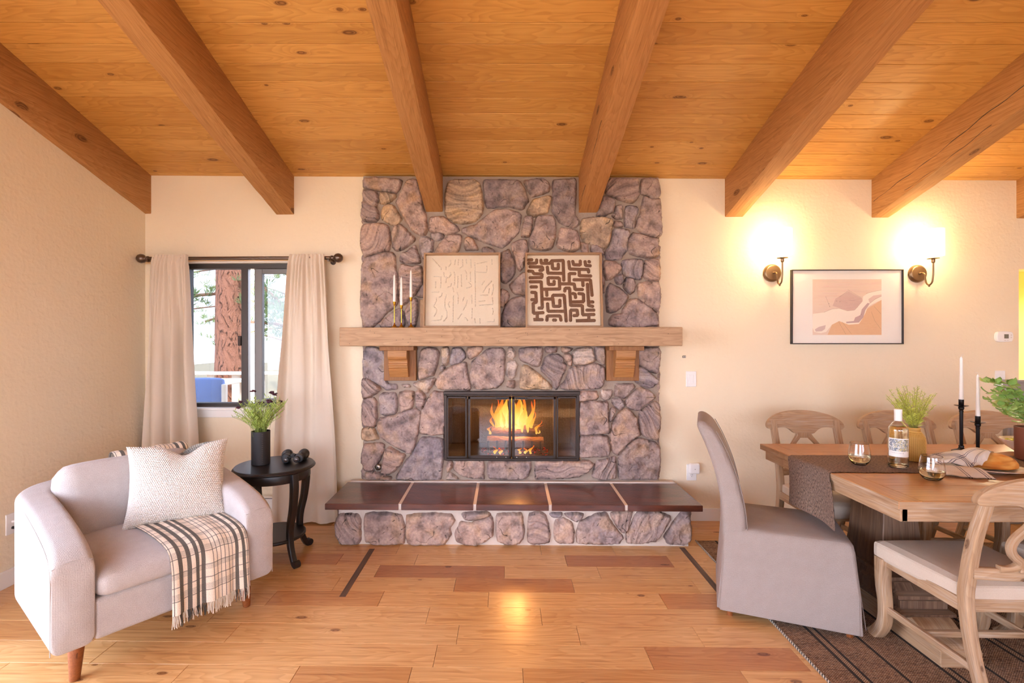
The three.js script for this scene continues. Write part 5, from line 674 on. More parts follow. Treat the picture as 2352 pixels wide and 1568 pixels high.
// ------------------------------------------------------------------ on the mantel and on the walls
{
  const frameWood = tint(mantelW, lin(0.86, 0.8, 0.74), { roughness: 0.6 }), linenC = std({ color: 0xe9dcc4, bumpMap: linenB, bumpScale: 0.0012, roughness: 0.95 }), yarnB = std({ color: 0x7a5a48, bumpMap: bouB, bumpScale: 0.004, roughness: 1 }), yarnC = std({ color: 0xeadfcb, bumpMap: bouB, bumpScale: 0.004, roughness: 1 });
  const art = (label, px0, px1, lines, rad, mat, k, cropX) => {
    const zc = 0.195, a = onZ(px0, 751, zc), b = onZ(px1, 576, zc), w = b.x - a.x, h = b.y - a.y, g = thing('framed_textile', label, 'wall art', [(a.x + b.x) / 2, 1.4315, 0.222]); g.rotation.x = -0.1;
    const fw = 0.013, D = 0.042;
    mesh('frame', merge([boxAt(-w / 2, w / 2, 0, fw, -D, 0, 0.0015), boxAt(-w / 2, w / 2, h - fw, h, -D, 0, 0.0015), boxAt(-w / 2, -w / 2 + fw, 0.001, h - 0.001, -D, -0.0002, 0.0015, 'y'), boxAt(w / 2 - fw, w / 2, 0.001, h - 0.001, -D, -0.0002, 0.0015, 'y')]), frameWood, g);
    mesh('linen_ground', plainBox(-w / 2 + fw * 0.5, w / 2 - fw * 0.5, fw * 0.5, h - fw * 0.5, -D, -D + 0.008), linenC, g);
    const geo = []; const X = (v) => ((v / 7.84 + cropX) - (px0 + px1) / 2) / (px1 - px0) * w, Y = (v) => (1 - ((v / 7.84 + 565) - 576) / (751 - 576)) * h;
    for (const s of lines.split(';')) { const p = s.trim().split(' ').map((t) => t.split(',').map(Number)).map(([x, y]) => V(X(x), Y(y), 0)); const dense = []; for (let i = 0; i < p.length - 1; i++) { const n = Math.max(3, Math.ceil(p[i].distanceTo(p[i + 1]) / 0.008)); for (let j = 0; j < n; j++) dense.push(p[i].clone().lerp(p[i + 1], j / n)); } dense.push(p[p.length - 1]); const c = new THREE.CatmullRomCurve3(dense, false, 'centripetal'); const t = new THREE.TubeGeometry(c, dense.length * 2, rad, 10); for (const e of [dense[0], dense[dense.length - 1]]) geo.push(new THREE.SphereGeometry(rad, 12, 8).translate(e.x, e.y, 0)); geo.push(t); }
    mesh('tufted_pattern', metric(merge(geo).scale(1, 1, k).translate(0, 0, -D + 0.009)), mat, g);
    mesh('pane', plainBox(-w / 2 + fw, w / 2 - fw, fw, h - fw, -0.006, -0.004), M.glass, g);
    return g;
  };
  art('wood-framed textile with cream raised lines on the mantel, left one of the pair', 972, 1149, '620,720 635,790; 630,870 625,1340; 700,810 716,860 715,1000; 1015,260 1020,420 1030,1060; 1030,430 1220,435; 398,540 400,620 395,710; 305,610 305,715; 640,430 652,470 650,660; 710,510 705,710; 770,480 775,690; 845,400 866,450 866,560; 935,430 940,600; 570,210 578,270 540,320; 490,330 490,380; 450,440 460,510 520,530; 570,440 580,480 550,520; 500,540 490,620; 590,640 580,690 530,710; 905,620 955,670 955,700 870,725; 425,820 410,870 370,900; 320,900 322,960 270,1060 330,1120 320,1180 290,1240; 500,850 475,960 480,1080 520,1170 515,1260 460,1330; 560,980 540,1020 560,1070; 880,950 860,1040 810,1130; 960,860 965,1000; 970,1100 965,1280; 1350,660 1355,740 1330,850; 1320,600 1220,710 1170,800; 1280,740 1270,810; 1340,910 1345,1030 1110,1045; 1340,1100 1352,1150 1340,1210; 1100,970 1200,960; 1130,860 1250,855; 1020,1290 1030,1360; 1110,1290 1115,1365; 1370,1300 1370,1345 1250,1345; 790,200 795,320 750,350; 715,200 710,290; 860,200 865,270; 940,200 950,340; 660,200 650,280; 820,900 800,960; 1230,240 1060,270; 1235,320 1235,410; 1325,200 1330,280; 250,800 360,795; 720,1290 780,1200; 850,1270 890,1320; 280,510 400,515; 240,180 400,350 400,380; 1190,600 1150,660; 250,1330 410,1310 425,1240', 0.0042, yarnC, 0.9, 960);
  art('wood-framed textile with a brown tufted maze pattern on the mantel', 1207, 1384, '155,205 215,200; 160,268 300,262 305,205; 385,210 390,265 545,268 585,220 790,215 797,580; 585,220 595,370 700,370 700,285; 460,210 490,210; 185,330 410,335 415,395 365,398; 160,410 230,415 250,460 400,465 400,530 185,535; 500,340 508,450 790,455; 190,610 385,610 395,900; 390,750 720,745 715,540 510,535 515,660 620,660 620,605; 205,705 295,705; 480,760 485,860; 395,900 400,1095 345,1095; 400,930 580,930 595,860 800,860 830,1330; 595,930 605,1065 720,1065 720,955; 215,805 285,810 295,985 235,1010 240,1190 410,1180; 215,940 290,940; 310,1190 308,1300 235,1308 395,1308; 497,1020 505,1155 800,1155; 482,1315 490,1240 720,1240 735,1315; 605,1315 635,1315; 892,240 905,375 1250,385 1250,430; 965,235 980,295 1100,300 1102,230; 1190,240 1200,310 1280,315; 1262,238 1266,242; 1080,400 1080,500 1285,505; 1000,460 897,460 895,650 750,650; 895,650 985,655 1000,755 1130,755; 985,575 1280,575 1305,860; 1140,600 1145,680; 812,780 818,730 900,730 915,1050 1125,1050 1130,1220 1330,1215; 1225,660 1240,1050 1310,1065; 1240,985 1315,985; 960,830 1000,840 1005,900; 1070,830 1150,840 1150,980 940,985; 1210,1135 1330,1135; 908,1320 912,1135 1030,1135 1040,1230 975,1235; 1240,1220 1240,1320 1000,1330 1335,1325', 0.0122, yarnB, 0.42, 1195);
  // the boards behind them
  const bl = (label, x0, x1, y1, lean) => { const g = mesh('wood_block', metric(boxAt(x0, x1, 1.4315, y1, 0.112, 0.13, 0.003), 'y'), M.mantel); tag(g, label, 'wood block'); };
  bl('plain wood board standing behind the cream line textile', -0.609, -0.47, 1.635); bl('plain wood board standing behind the brown maze textile', 0.6, 0.713, 1.64);
  const holder = (label, px, hy, cy, lab2) => { const p = onZ(px, 751, 0.225), hh = onZ(px, hy, 0.225).y - 1.4315, ch = onZ(px, cy, 0.225).y - 1.4315, g = thing('candle_holder', label, 'candle holder', [p.x, 1.4315, 0.225]); mesh('base', lathe([[0, 0], [0.022, 0], [0.023, 0.003], [0.02, 0.005], [0.011, 0.012], [0.005, 0.024], [0.0035, 0.034], [0, 0.034]], 28), M.brass, g); mesh('stem', cyl(0.0035, 0.003, hh - 0.02, 14).translate(0, 0.015, 0), M.brass, g); mesh('cup', lathe([[0, 0], [0.006, 0], [0.008, 0.004], [0.0125, 0.026], [0.0115, 0.026], [0.009, 0.012], [0, 0.012]].map(([x, y]) => [x, y + hh - 0.022]), 24), M.brass, g); const c = thing('taper_candle', lab2, 'candle', [p.x, 1.4315 + hh - 0.008, 0.225]); const H = ch - hh + 0.002; mesh('wax', lathe([[0, 0], [0.0098, 0], [0.0088, H * 0.5], [0.0062, H - 0.012], [0.003, H - 0.003], [0, H]], 24), M.wax, c); mesh('wick', tube([[0, H - 0.004, 0], [0.001, H + 0.005, 0], [0.004, H + 0.009, 0]], 0.0007, 6, 5), M.wax, c); };
  holder('brass candle holder on the mantel, farthest from the framed textiles', 906, 694, 628, 'white taper in the brass holder farthest from the framed textiles'); holder('shortest of the three brass candle holders on the mantel', 922, 702, 634, 'white taper in the shortest brass holder'); holder('tallest brass candle holder on the mantel, beside the frame', 944, 684, 618, 'white taper in the tallest brass holder on the mantel');
}
{
  // wall lamps
  const shadeM = phys({ color: 0xfff6e8, emissive: 0xffe6bd, emissiveIntensity: 1.0, roughness: 0.9, side: THREE.DoubleSide });
  const lamp = thing('wall_sconce', 'bronze wall lamp with a glowing white cylinder shade, left of the framed print', 'wall lamp', [1.985, 1.836, 0]);
  mesh('backplate', lathe([[0, 0.024], [0.05, 0.024], [0.056, 0.021], [0.058, 0.016], [0.064, 0.012], [0.066, 0.0], [0, 0]], 44).rotateX(Math.PI / 2), M.sconceMetal, lamp);
  mesh('arm', merge([tube([[0, -0.002, 0.02], [0.0, -0.002, 0.05], [0.0, -0.012, 0.068], [0, -0.05, 0.074], [0, -0.08, 0.084], [0, -0.094, 0.105], [0, -0.08, 0.128], [0, -0.04, 0.138], [0, 0.075, 0.14]], 0.0055, 60, 10), lathe([[0, -0.01], [0.005, -0.008], [0.007, 0], [0.005, 0.008], [0, 0.01]], 12).translate(0, -0.098, 0.106), at(new THREE.SphereGeometry(0.009, 14, 10), 0, -0.002, 0.03)]), M.sconceMetal, lamp);
  mesh('cup', merge([lathe([[0, 0.06], [0.009, 0.06], [0.011, 0.066], [0.011, 0.083], [0.014, 0.086], [0.036, 0.089], [0.036, 0.092], [0.012, 0.091], [0.009, 0.104], [0, 0.104]], 28).translate(0, 0, 0.14)]), M.sconceMetal, lamp);
  mesh('lamp_shade', lathe([[0.0615, 0.108], [0.0625, 0.106], [0.0635, 0.108], [0.0635, 0.295], [0.0625, 0.297], [0.0615, 0.295], [0.0615, 0.108]], 48).translate(0, 0, 0.14), shadeM, lamp);
  const two = copyOf(lamp, 'bronze wall lamp with a glowing white cylinder shade, between the framed print and the thermostat', [3.045, 1.828, 0]);
  for (const [x, y] of [[1.985, 1.836], [3.045, 1.828]]) { const l = new THREE.PointLight(new THREE.Color().setRGB(1, 0.76, 0.4), 0.42); l.position.set(x, y + 0.2, 0.14); l.castShadow = true; l.shadow.radius = 1.2; scene.add(l); }
  // framed print of a river landscape
  const a = onZ(1816, 790, 0.01), b = onZ(2071.5, 619, 0.01), w = b.x - a.x, h = b.y - a.y, g = thing('framed_print', 'large black-framed pale print of a winding river between the two wall lamps', 'picture', [a.x, a.y, 0.003]), fw = 0.007, fb = std({ color: 0x2a2220, roughness: 0.35 });
  mesh('frame', merge([boxAt(0, w, 0, fw, 0, 0.026, 0.0015), boxAt(0, w, h - fw, h, 0, 0.026, 0.0015), boxAt(0, fw, 0.001, h - 0.001, 0, 0.0258, 0.0015, 'y'), boxAt(w - fw, w, 0.001, h - 0.001, 0, 0.0258, 0.0015, 'y')]), fb, g);
  mesh('mat', plainBox(fw * 0.5, w - fw * 0.5, fw * 0.5, h - fw * 0.5, 0.002, 0.012), std({ color: 0xf7f0e6, roughness: 0.9 }), g);
  const art = canvasTex(1024, 830, (c, W, H) => {
    const s = W / 945, P = (pts) => { c.beginPath(); pts.forEach(([x, y], i) => i ? c.lineTo((x - 65) * s, (y - 65) * s) : c.moveTo((x - 65) * s, (y - 65) * s)); }; const r = rng(77);
    c.fillStyle = '#eed6c2'; c.fillRect(0, 0, W, H);
    for (let i = 0; i < 500; i++) { c.fillStyle = `rgba(${190 + r() * 50 | 0},${150 + r() * 50 | 0},${130 + r() * 50 | 0},0.05)`; c.fillRect(r() * W, r() * H * 0.7, 60 + r() * 240, 4 + r() * 16); }
    c.fillStyle = 'rgba(206,168,158,0.55)'; P([[380, 330], [560, 230], [740, 330], [760, 360], [690, 440], [640, 490], [560, 500], [400, 450], [340, 430]]); c.fill(); for (let i = 0; i < 90; i++) { c.fillStyle = 'rgba(178,138,140,0.07)'; c.fillRect((360 + r() * 300) * s, (250 + r() * 150) * s, 80 * r() * s + 20, 10); }
    c.fillStyle = '#e9bd93'; P([[270, 830], [330, 690], [430, 640], [560, 690], [700, 680], [760, 590], [800, 480], [880, 430], [1010, 350], [1010, 830]]); c.fill(); for (let i = 0; i < 160; i++) { c.fillStyle = `rgba(${200 + r() * 30 | 0},150,110,0.07)`; c.fillRect((300 + r() * 650) * s, (560 + r() * 240) * s, 100 * r(), 8); }
    c.fillStyle = '#fbeedc'; P([[60, 720], [70, 540], [220, 520], [330, 475], [430, 465], [540, 500], [640, 490], [690, 440], [750, 370], [760, 300], [830, 255], [930, 230], [1010, 215], [1010, 350], [900, 400], [820, 450], [790, 530], [740, 620], [700, 680], [560, 690], [430, 640], [330, 690], [250, 790], [180, 805], [90, 790]]); c.fill();
    c.fillStyle = '#c9a9a6'; P([[820, 390], [850, 400], [790, 490], [760, 590], [700, 660], [530, 670], [525, 650], [630, 640], [650, 590], [720, 560], [740, 480]]); c.fill(); c.fillStyle = '#e2c6b8'; P([[830, 340], [900, 290], [1010, 275], [1010, 300], [930, 340], [850, 395]]); c.fill(); c.fillStyle = '#d9bfb6'; P([[95, 755], [150, 720], [245, 695], [235, 750], [190, 780], [110, 785]]); c.fill();
    c.lineWidth = 2; c.strokeStyle = '#8d6a58'; for (const l of [[[220, 520], [330, 475], [430, 465], [540, 500], [640, 490], [690, 440]], [[550, 210], [740, 325]], [[245, 300], [300, 440]], [[420, 645], [520, 820]], [[470, 650], [600, 820]], [[850, 400], [930, 335], [1010, 300]], [[800, 260], [930, 230], [1010, 215]], [[910, 440], [1000, 540]], [[870, 510], [920, 640], [1000, 750]], [[430, 310], [550, 225]]]) { P(l); c.stroke(); }
    c.fillStyle = '#5d4038'; for (const [x, y] of [[395, 365], [440, 375], [290, 400], [730, 550], [715, 570], [300, 440]]) { c.beginPath(); c.arc((x - 65) * s, (y - 65) * s, 4, 0, 7); c.fill(); } for (let i = 0; i < 60; i++) { c.fillStyle = 'rgba(110,80,70,0.35)'; c.fillRect(r() * W, r() * H, 2, 2); }
  });
  const pw = (px, py) => onZ(px, py, 0.013), p0 = pw(1866, 769), p1 = pw(2024, 641); const pg = new THREE.PlaneGeometry(p1.x - p0.x, p1.y - p0.y); const pr = mesh('print', pg.translate((p0.x + p1.x) / 2 - a.x, (p0.y + p1.y) / 2 - a.y, 0.0125), std({ map: art, roughness: 0.85 }), g);
  mesh('pane', plainBox(fw, w - fw, fw, h - fw, 0.018, 0.02), M.glass, g);
  // switches, outlet, thermostat, jack
  const plate = (g, w2, h2) => mesh('cover_plate', boxAt(-w2, w2, -h2, h2, 0, 0.006, 0.003), M.plastic, g), P = (x, y) => { const q = onZ(x, y, 0); return [q.x, q.y, 0]; };
  let s = thing('light_switch', 'white rocker light switch on the wall right of the chimney', 'switch', P(1587, 870)); plate(s, 0.038, 0.058); mesh('rocker', boxAt(-0.016, 0.016, -0.033, 0.033, 0.004, 0.009, 0.002).rotateX(0.04), M.plastic, s);
  s = thing('light_switch', 'white rocker light switch under the thermostat', 'switch', P(2296, 869)); plate(s, 0.036, 0.058); mesh('rocker', boxAt(-0.016, 0.016, -0.033, 0.033, 0.004, 0.009, 0.002).rotateX(-0.04), M.plastic, s);
  const o = thing('wall_outlet', 'white wall outlet under the plugged-in white box, right of the hearth', 'outlet', P(1588, 1084)); plate(o, 0.037, 0.06); for (const y of [0.02, -0.022]) mesh('socket', merge([boxAt(-0.016, 0.016, y - 0.014, y + 0.014, 0.005, 0.0075, 0.005)]), M.plastic, o); mesh('slots', merge([-0.006, 0.006].map((x) => boxAt(x - 0.001, x + 0.001, -0.022, -0.014, 0.007, 0.008, 0.0003)).concat([at(new THREE.CylinderGeometry(0.002, 0.002, 0.001, 8).rotateX(Math.PI / 2), 0, -0.03, 0.0077)])), M.blackMatte, o);
  const q = thing('plug_in_box', 'white rounded plug-in box in the outlet right of the hearth', 'plug', [P(1592, 1075)[0], P(1592, 1075)[1], 0.008]); mesh('case', boxAt(-0.041, 0.041, -0.036, 0.044, 0, 0.03, 0.014), M.plastic, q); mesh('indicator', at(cyl(0.003, 0.003, 0.002, 10).rotateX(Math.PI / 2), 0.0, 0.002, 0.0295), std({ color: 0x9a9a92 }), q);
  const j = thing('phone_jack', 'tiny dark two-hole jack on the wall above the light switch', 'jack', P(1571, 819)); mesh('body', boxAt(-0.012, 0.012, -0.008, 0.008, 0, 0.006, 0.002), std({ color: 0x4a3c30, roughness: 0.5 }), j); mesh('socket', merge([boxAt(-0.009, -0.002, -0.004, 0.004, 0.004, 0.0065, 0.001), boxAt(0.002, 0.009, -0.004, 0.004, 0.004, 0.0065, 0.001)]), std({ color: 0xe8e0d0, roughness: 0.5 }), j);
  const t = thing('thermostat', 'white oval thermostat with a small grey screen', 'thermostat', P(2301, 773)); const ts = new THREE.Shape(); ts.absellipse ? 0 : 0; const W2 = 0.06, H2 = 0.038; ts.moveTo(-W2 + 0.02, -H2); ts.quadraticCurveTo(0, -H2 - 0.003, W2 - 0.016, -H2 + 0.002); ts.quadraticCurveTo(W2, -H2 + 0.004, W2, 0); ts.quadraticCurveTo(W2, H2 - 0.004, W2 - 0.016, H2 - 0.002); ts.quadraticCurveTo(0, H2 + 0.003, -W2 + 0.02, H2); ts.quadraticCurveTo(-W2, H2 - 0.004, -W2, 0); ts.quadraticCurveTo(-W2, -H2 + 0.004, -W2 + 0.02, -H2);
  mesh('case', extrude(ts, 0.026, 0.005), M.plastic, t); mesh('screen', boxAt(-0.008, 0.024, -0.013, 0.018, 0.025, 0.0268, 0.0006), std({ color: 0x77715f, roughness: 0.3 }), t); mesh('button', merge([[0.043, 0.012], [0.043, -0.006]].map(([x, y]) => boxAt(x - 0.005, x + 0.005, y - 0.005, y + 0.005, 0.025, 0.0275, 0.002)).concat([[-0.002, -0.026], [0.018, -0.026]].map(([x, y]) => boxAt(x - 0.006, x + 0.006, y - 0.003, y + 0.003, 0.025, 0.0275, 0.001)))), std({ color: 0xe4ddd6, roughness: 0.5 }), t);
}
// ------------------------------------------------------------------ dining corner
const TY = 0.725;
{
  const rx0 = 1.272, rx1 = 4.4, rz0 = 0.385, rz1 = 2.75;
  const rug = thing('rug', 'woven brown jute rug with dark lengthwise stripes under the dining table', 'rug', [rx0, 0, rz0]);
  const bandAt = (x) => { const q = ((x - 0.125) % 0.38 + 0.38) % 0.38; return [[0.0, 0.014], [0.036, 0.012], [0.19, 0.012]].some(([a, w]) => q >= a && q < a + w) ? 1 : (q > 0.014 && q < 0.036) || (q > 0.202 && q < 0.216) ? 2 : 0; };
  const rt = tex(1024, 1024, 0.76, 0.5, (u, v) => { const x = u * 0.76, b = bandAt(x), st = pn(u * 40, v * 62, 40, 62, 3), kn = Math.sin((v * 62 + 0.35 * Math.sin(u * 76 * 6.2832)) * 6.2832), big = fbm(u * 6, v * 9, 6, 9, 3, 6); let c = mix3([0.76, 0.57, 0.42], [0.5, 0.35, 0.25], clamp(0.4 + st * 0.8 + big * 0.6, 0, 1)); c = mix3(c, [0.9, 0.8, 0.7], clamp(kn * 0.4 + pn(u * 90, v * 62, 90, 62, 8) * 0.7 - 0.1, 0, 0.7)); if (b === 1) c = mix3([0.17, 0.14, 0.12], c, 0.12); if (b === 2) c = mix3(c, kn > 0 ? [0.88, 0.76, 0.62] : [0.6, 0.36, 0.2], 0.65); return c.map((k) => k * (0.82 + 0.25 * kn * 0.6)); });
  const rb = tex(512, 512, 0.19, 0.125, (u, v) => 0.5 + 0.4 * Math.sin((v * 15.5 * 1 + 0.35 * Math.sin(u * 19 * 6.2832)) * 6.2832) + 0.2 * pn(u * 30, v * 30, 30, 30, 4), false);
  const rm = std({ map: rt, bumpMap: rb, bumpScale: 0.003, roughness: 0.95 });
  mesh('weave', new THREE.BoxGeometry(1, 1, 1) && (() => { const g = boxAt(0, rx1 - rx0, 0.0005, 0.008, 0, rz1 - rz0, 0.003, 'x'), p = g.attributes.position, uv = g.attributes.uv; for (let i = 0; i < p.count; i++) uv.setXY(i, p.getX(i), p.getZ(i)); return g; })(), rm, rug);
  const et = tex(64, 256, 0.02, 0.06, (u, v) => Math.sin((v * 4 + u) * 6.2832) > 0 ? [0.8, 0.74, 0.66] : [0.25, 0.22, 0.2]); const ed = std({ map: et, roughness: 1 });
  const eg = (g) => { const p = g.attributes.position, uv = g.attributes.uv; return g; }; mesh('edge_binding', merge([tube([[0.004, 0.006, 0], [0.004, 0.006, rz1 - rz0]], 0.006, 80, 8)].map((g) => { const uv = g.attributes.uv; for (let i = 0; i < uv.count; i++) uv.setXY(i, uv.getY(i) * 0.03, uv.getX(i) * 2.36); return g; })), ed, rug);
  // table
  const x0 = 1.53, x1 = 3.98, z0 = 0.718, z1 = 1.758, t = thing('dining_table', 'heavy weathered wood dining table on carved trestle pedestals', 'dining table', [0, 0, 0]);
  const n = 5, bw = (z1 - z0) / n; for (let i = 0; i < n; i++) mesh('board', metric(boxAt(x0 + 0.09, x1 - 0.09, TY - 0.03, TY, z0 + i * bw + (i ? 0.0004 : 0), z0 + (i + 1) * bw, 0.0018), 'x', i * 0.7, i * 0.23), M.tableTop, t);
  for (const [a, b] of [[x0, x0 + 0.0895], [x1 - 0.0895, x1]]) mesh('breadboard_end', boxAt(a, b, TY - 0.0305, TY, z0, z1, 0.002, 'z'), M.tableTop, t);
  mesh('apron', merge([boxAt(x0 + 0.012, x1 - 0.012, TY - 0.08, TY - 0.03, z1 - 0.03, z1 - 0.002, 0.002), boxAt(x0 + 0.012, x1 - 0.012, TY - 0.08, TY - 0.03, z0 + 0.05, z0 + 0.08, 0.002), boxAt(x0 + 0.006, x0 + 0.035, TY - 0.08, TY - 0.03, z0 + 0.05, z1 - 0.002, 0.002, 'z'), boxAt(x1 - 0.035, x1 - 0.012, TY - 0.08, TY - 0.03, z0 + 0.05, z1 - 0.002, 0.002, 'z')]), M.oak, t);
  mesh('edge_band', merge([boxAt(x0 + 0.001, x1 - 0.001, TY - 0.0315, TY - 0.003, z1 - 0.002, z1 + 0.0012, 0.0006), boxAt(x0 - 0.0012, x0 + 0.001, TY - 0.0315, TY - 0.003, z0 + 0.002, z1 - 0.002, 0.0006, 'z')]), M.oak, t);
  const zc = 1.225, ped = (cx) => {
    const R = (y, hx, hz) => { const r = 0.004; return rrect(V(cx, y, zc), V(1, 0, 0), V(0, 0, -1), hx, hz, r, 1); };
    mesh('pedestal', metric(loft([R(0.645, 0.11, 0.2), R(0.622, 0.11, 0.2), R(0.62, 0.088, 0.17), R(0.605, 0.088, 0.17), R(0.6, 0.115, 0.2), R(0.585, 0.115, 0.2), R(0.572, 0.094, 0.165), R(0.56, 0.094, 0.165), R(0.552, 0.1, 0.175), R(0.545, 0.1, 0.175), R(0.54, 0.08, 0.11), R(0.48, 0.083, 0.112), R(0.38, 0.09, 0.118), R(0.29, 0.1, 0.128), R(0.27, 0.102, 0.13), R(0.265, 0.112, 0.19), R(0.25, 0.112, 0.19), R(0.245, 0.1, 0.2), R(0.22, 0.108, 0.22), R(0.21, 0.12, 0.25), R(0.195, 0.12, 0.25), R(0.185, 0.105, 0.24), R(0.15, 0.105, 0.24), R(0.14, 0.118, 0.27), R(0.128, 0.118, 0.27)]), 'y', cx, 0.2), M.oakDark, t);
    const f = new THREE.Shape(), F = (z, y) => [z, y]; f.moveTo(-0.42, 0.0085); f.lineTo(-0.42, 0.07); f.bezierCurveTo(-0.4, 0.1, -0.36, 0.08, -0.32, 0.1); f.quadraticCurveTo(-0.29, 0.13, -0.27, 0.13); f.lineTo(0.27, 0.13); f.quadraticCurveTo(0.29, 0.13, 0.32, 0.1); f.bezierCurveTo(0.36, 0.08, 0.4, 0.1, 0.42, 0.07); f.lineTo(0.42, 0.0085);
    mesh('foot', metric(extrude(f, 0.17, 0.004).rotateY(-Math.PI / 2).translate(cx + 0.085, 0, zc), 'z'), M.oak, t);
    mesh('support', boxAt(cx - 0.06, cx + 0.06, 0.64, 0.7, z0 + 0.1, z1 - 0.06, 0.004, 'z'), M.oakDark, t);
  };
  ped(1.872); ped(3.55); mesh('stretcher', boxAt(1.96, 3.46, 0.14, 0.22, zc - 0.035, zc + 0.035, 0.006), M.oakDark, t);
}
{ // dining chairs: facing +z in their own space
  const w = 0.2;
  const chair = thing('dining_chair', 'dining chair', 'chair', [0, 0, 0]);
  const post = smoothPts([[-0.3, 0], [-0.262, 0.1], [-0.222, 0.24], [-0.203, 0.38], [-0.208, 0.46], [-0.232, 0.6], [-0.268, 0.73], [-0.292, 0.81]], 28);
  for (const s of [-1, 1]) mesh('back_leg', bar(post.map(([z, y]) => [s * (w + 0.0 * y), y, z, 0.0165, lerp(0.021, 0.017, Math.abs(y - 0.42) / 0.42)]), V(1, 0, 0), 0.004), M.oak, chair);
  const front = smoothPts([[0.0, 0.37, 0.024, 0.024], [0.0, 0.26, 0.023, 0.022], [-0.012, 0.17, 0.022, 0.02], [-0.008, 0.09, 0.022, 0.02], [0.022, 0.035, 0.022, 0.022], [0.056, 0.0, 0.022, 0.024]], 22);
  for (const s of [-1, 1]) mesh('front_leg', bar(front.map(([z, y, a, b]) => [s * 0.212, y, 0.18 + z, a, b]), V(1, 0, 0), 0.004), M.oak, chair);
  mesh('seat_rail', merge([boxAt(-0.2, 0.2, 0.335, 0.385, 0.165, 0.192, 0.003), boxAt(-0.2, 0.2, 0.335, 0.385, -0.2, -0.175, 0.003), boxAt(-0.215, -0.19, 0.335, 0.385, -0.19, 0.18, 0.003, 'z'), boxAt(0.19, 0.215, 0.335, 0.385, -0.19, 0.18, 0.003, 'z')]), M.oak, chair);
  const sc = cushion(0.466, 0.082, 0.42, 0.022, 0.012, 0.002, 14); { const p = sc.attributes.position; for (let i = 0; i < p.count; i++) { const k = lerp(0.87, 1, clamp((p.getZ(i) + 0.21) / 0.42, 0, 1)); p.setX(i, p.getX(i) * k); } sc.computeVertexNormals(); } mesh('seat', at(sc, 0, 0.395, 0.012), M.seatCloth, chair);
  for (const s of [-1, 1]) mesh('stretcher', bar([[s * 0.21, 0.15, 0.17, 0.009, 0.014], [s * 0.202, 0.15, -0.24, 0.009, 0.014]], V(1, 0, 0), 0.003), M.oak, chair); mesh('stretcher', boxAt(-0.2, 0.2, 0.138, 0.163, -0.03, -0.01, 0.003), M.oak, chair);
  const bend = (g, y0, lean) => { const q = g.index ? g.toNonIndexed() : g, p = q.attributes.position; for (let i = 0; i < p.count; i++) { const x = p.getX(i), y = p.getY(i); p.setZ(i, p.getZ(i) - 0.028 * (1 - (x / 0.25) ** 2) + (y > 0.42 ? lerp(-0.205, -0.3, clamp((y - 0.45) / 0.4, 0, 1.2)) : -0.2)); } q.computeVertexNormals(); return toCreasedNormals(q, 0.6); };
  const dense = (shape) => { const pts = shape.getSpacedPoints(160); return new THREE.Shape(pts); };
  const cr = new THREE.Shape(); cr.moveTo(-0.245, 0.775); cr.bezierCurveTo(-0.25, 0.82, -0.16, 0.872, 0, 0.872); cr.bezierCurveTo(0.16, 0.872, 0.25, 0.82, 0.245, 0.775); cr.bezierCurveTo(0.243, 0.757, 0.22, 0.755, 0.2, 0.76); cr.bezierCurveTo(0.13, 0.778, 0.1, 0.765, 0.075, 0.74); cr.quadraticCurveTo(0.06, 0.726, 0.045, 0.726); cr.lineTo(-0.045, 0.726); cr.quadraticCurveTo(-0.06, 0.726, -0.075, 0.74); cr.bezierCurveTo(-0.1, 0.765, -0.13, 0.778, -0.2, 0.76); cr.bezierCurveTo(-0.22, 0.755, -0.243, 0.757, -0.245, 0.775);
  const gridFace = (shape, depth) => { const P = shape.getSpacedPoints(150).map((p) => [p.x, p.y]).slice(0, -1), L = P.slice(); const c = 0.013; for (let y = 0.45; y < 0.9; y += c) for (let x = -0.26; x < 0.26; x += c) if (inPoly(x, y, L) && edgeDist(x, y, L) > c * 0.45) P.push([x + ((x * 7919) % 1) * 1e-4, y]); const T = delaunay(P).filter(([a, b, d]) => inPoly((P[a][0] + P[b][0] + P[d][0]) / 3, (P[a][1] + P[b][1] + P[d][1]) / 3, L)); const pos = [], idx = []; const n = P.length; for (const z of [depth / 2, -depth / 2]) P.forEach(([x, y], i) => pos.push(x, y, z * (i < L.length ? 0.8 : 1))); for (const [a, b, d] of T) { const o = (P[b][0] - P[a][0]) * (P[d][1] - P[a][1]) - (P[b][1] - P[a][1]) * (P[d][0] - P[a][0]); const [b2, d2] = o > 0 ? [b, d] : [d, b]; idx.push(a, b2, d2, n + a, n + d2, n + b2); } let ar = 0; L.forEach((p, i) => { const q = L[(i + 1) % L.length]; ar += p[0] * q[1] - q[0] * p[1]; }); for (let i = 0; i < L.length; i++) { const j = (i + 1) % L.length; ar > 0 ? idx.push(i, n + j, j, i, n + i, n + j) : idx.push(i, j, n + j, i, n + j, n + i); } const g = new THREE.BufferGeometry(); g.setAttribute('position', new THREE.Float32BufferAttribute(pos, 3)); g.setIndex(idx); return g; };
  mesh('crest_rail', metric(bend(gridFace(cr, 0.03)), 'x', 0.2, 0.4), M.oak, chair);
  // open lyre splat from two bowed strips with scrolled feet
  const strip = smoothPts([[0.034, 0.735, 0.013], [0.038, 0.71, 0.014], [0.066, 0.675, 0.012], [0.094, 0.635, 0.012], [0.1, 0.602, 0.012], [0.086, 0.572, 0.013], [0.06, 0.548, 0.014], [0.062, 0.53, 0.012], [0.088, 0.518, 0.01], [0.122, 0.517, 0.012]], 34);
  const zl = (x, y) => -0.028 * (1 - (x / 0.25) ** 2) + lerp(-0.205, -0.3, clamp((y - 0.45) / 0.4, 0, 1.2));
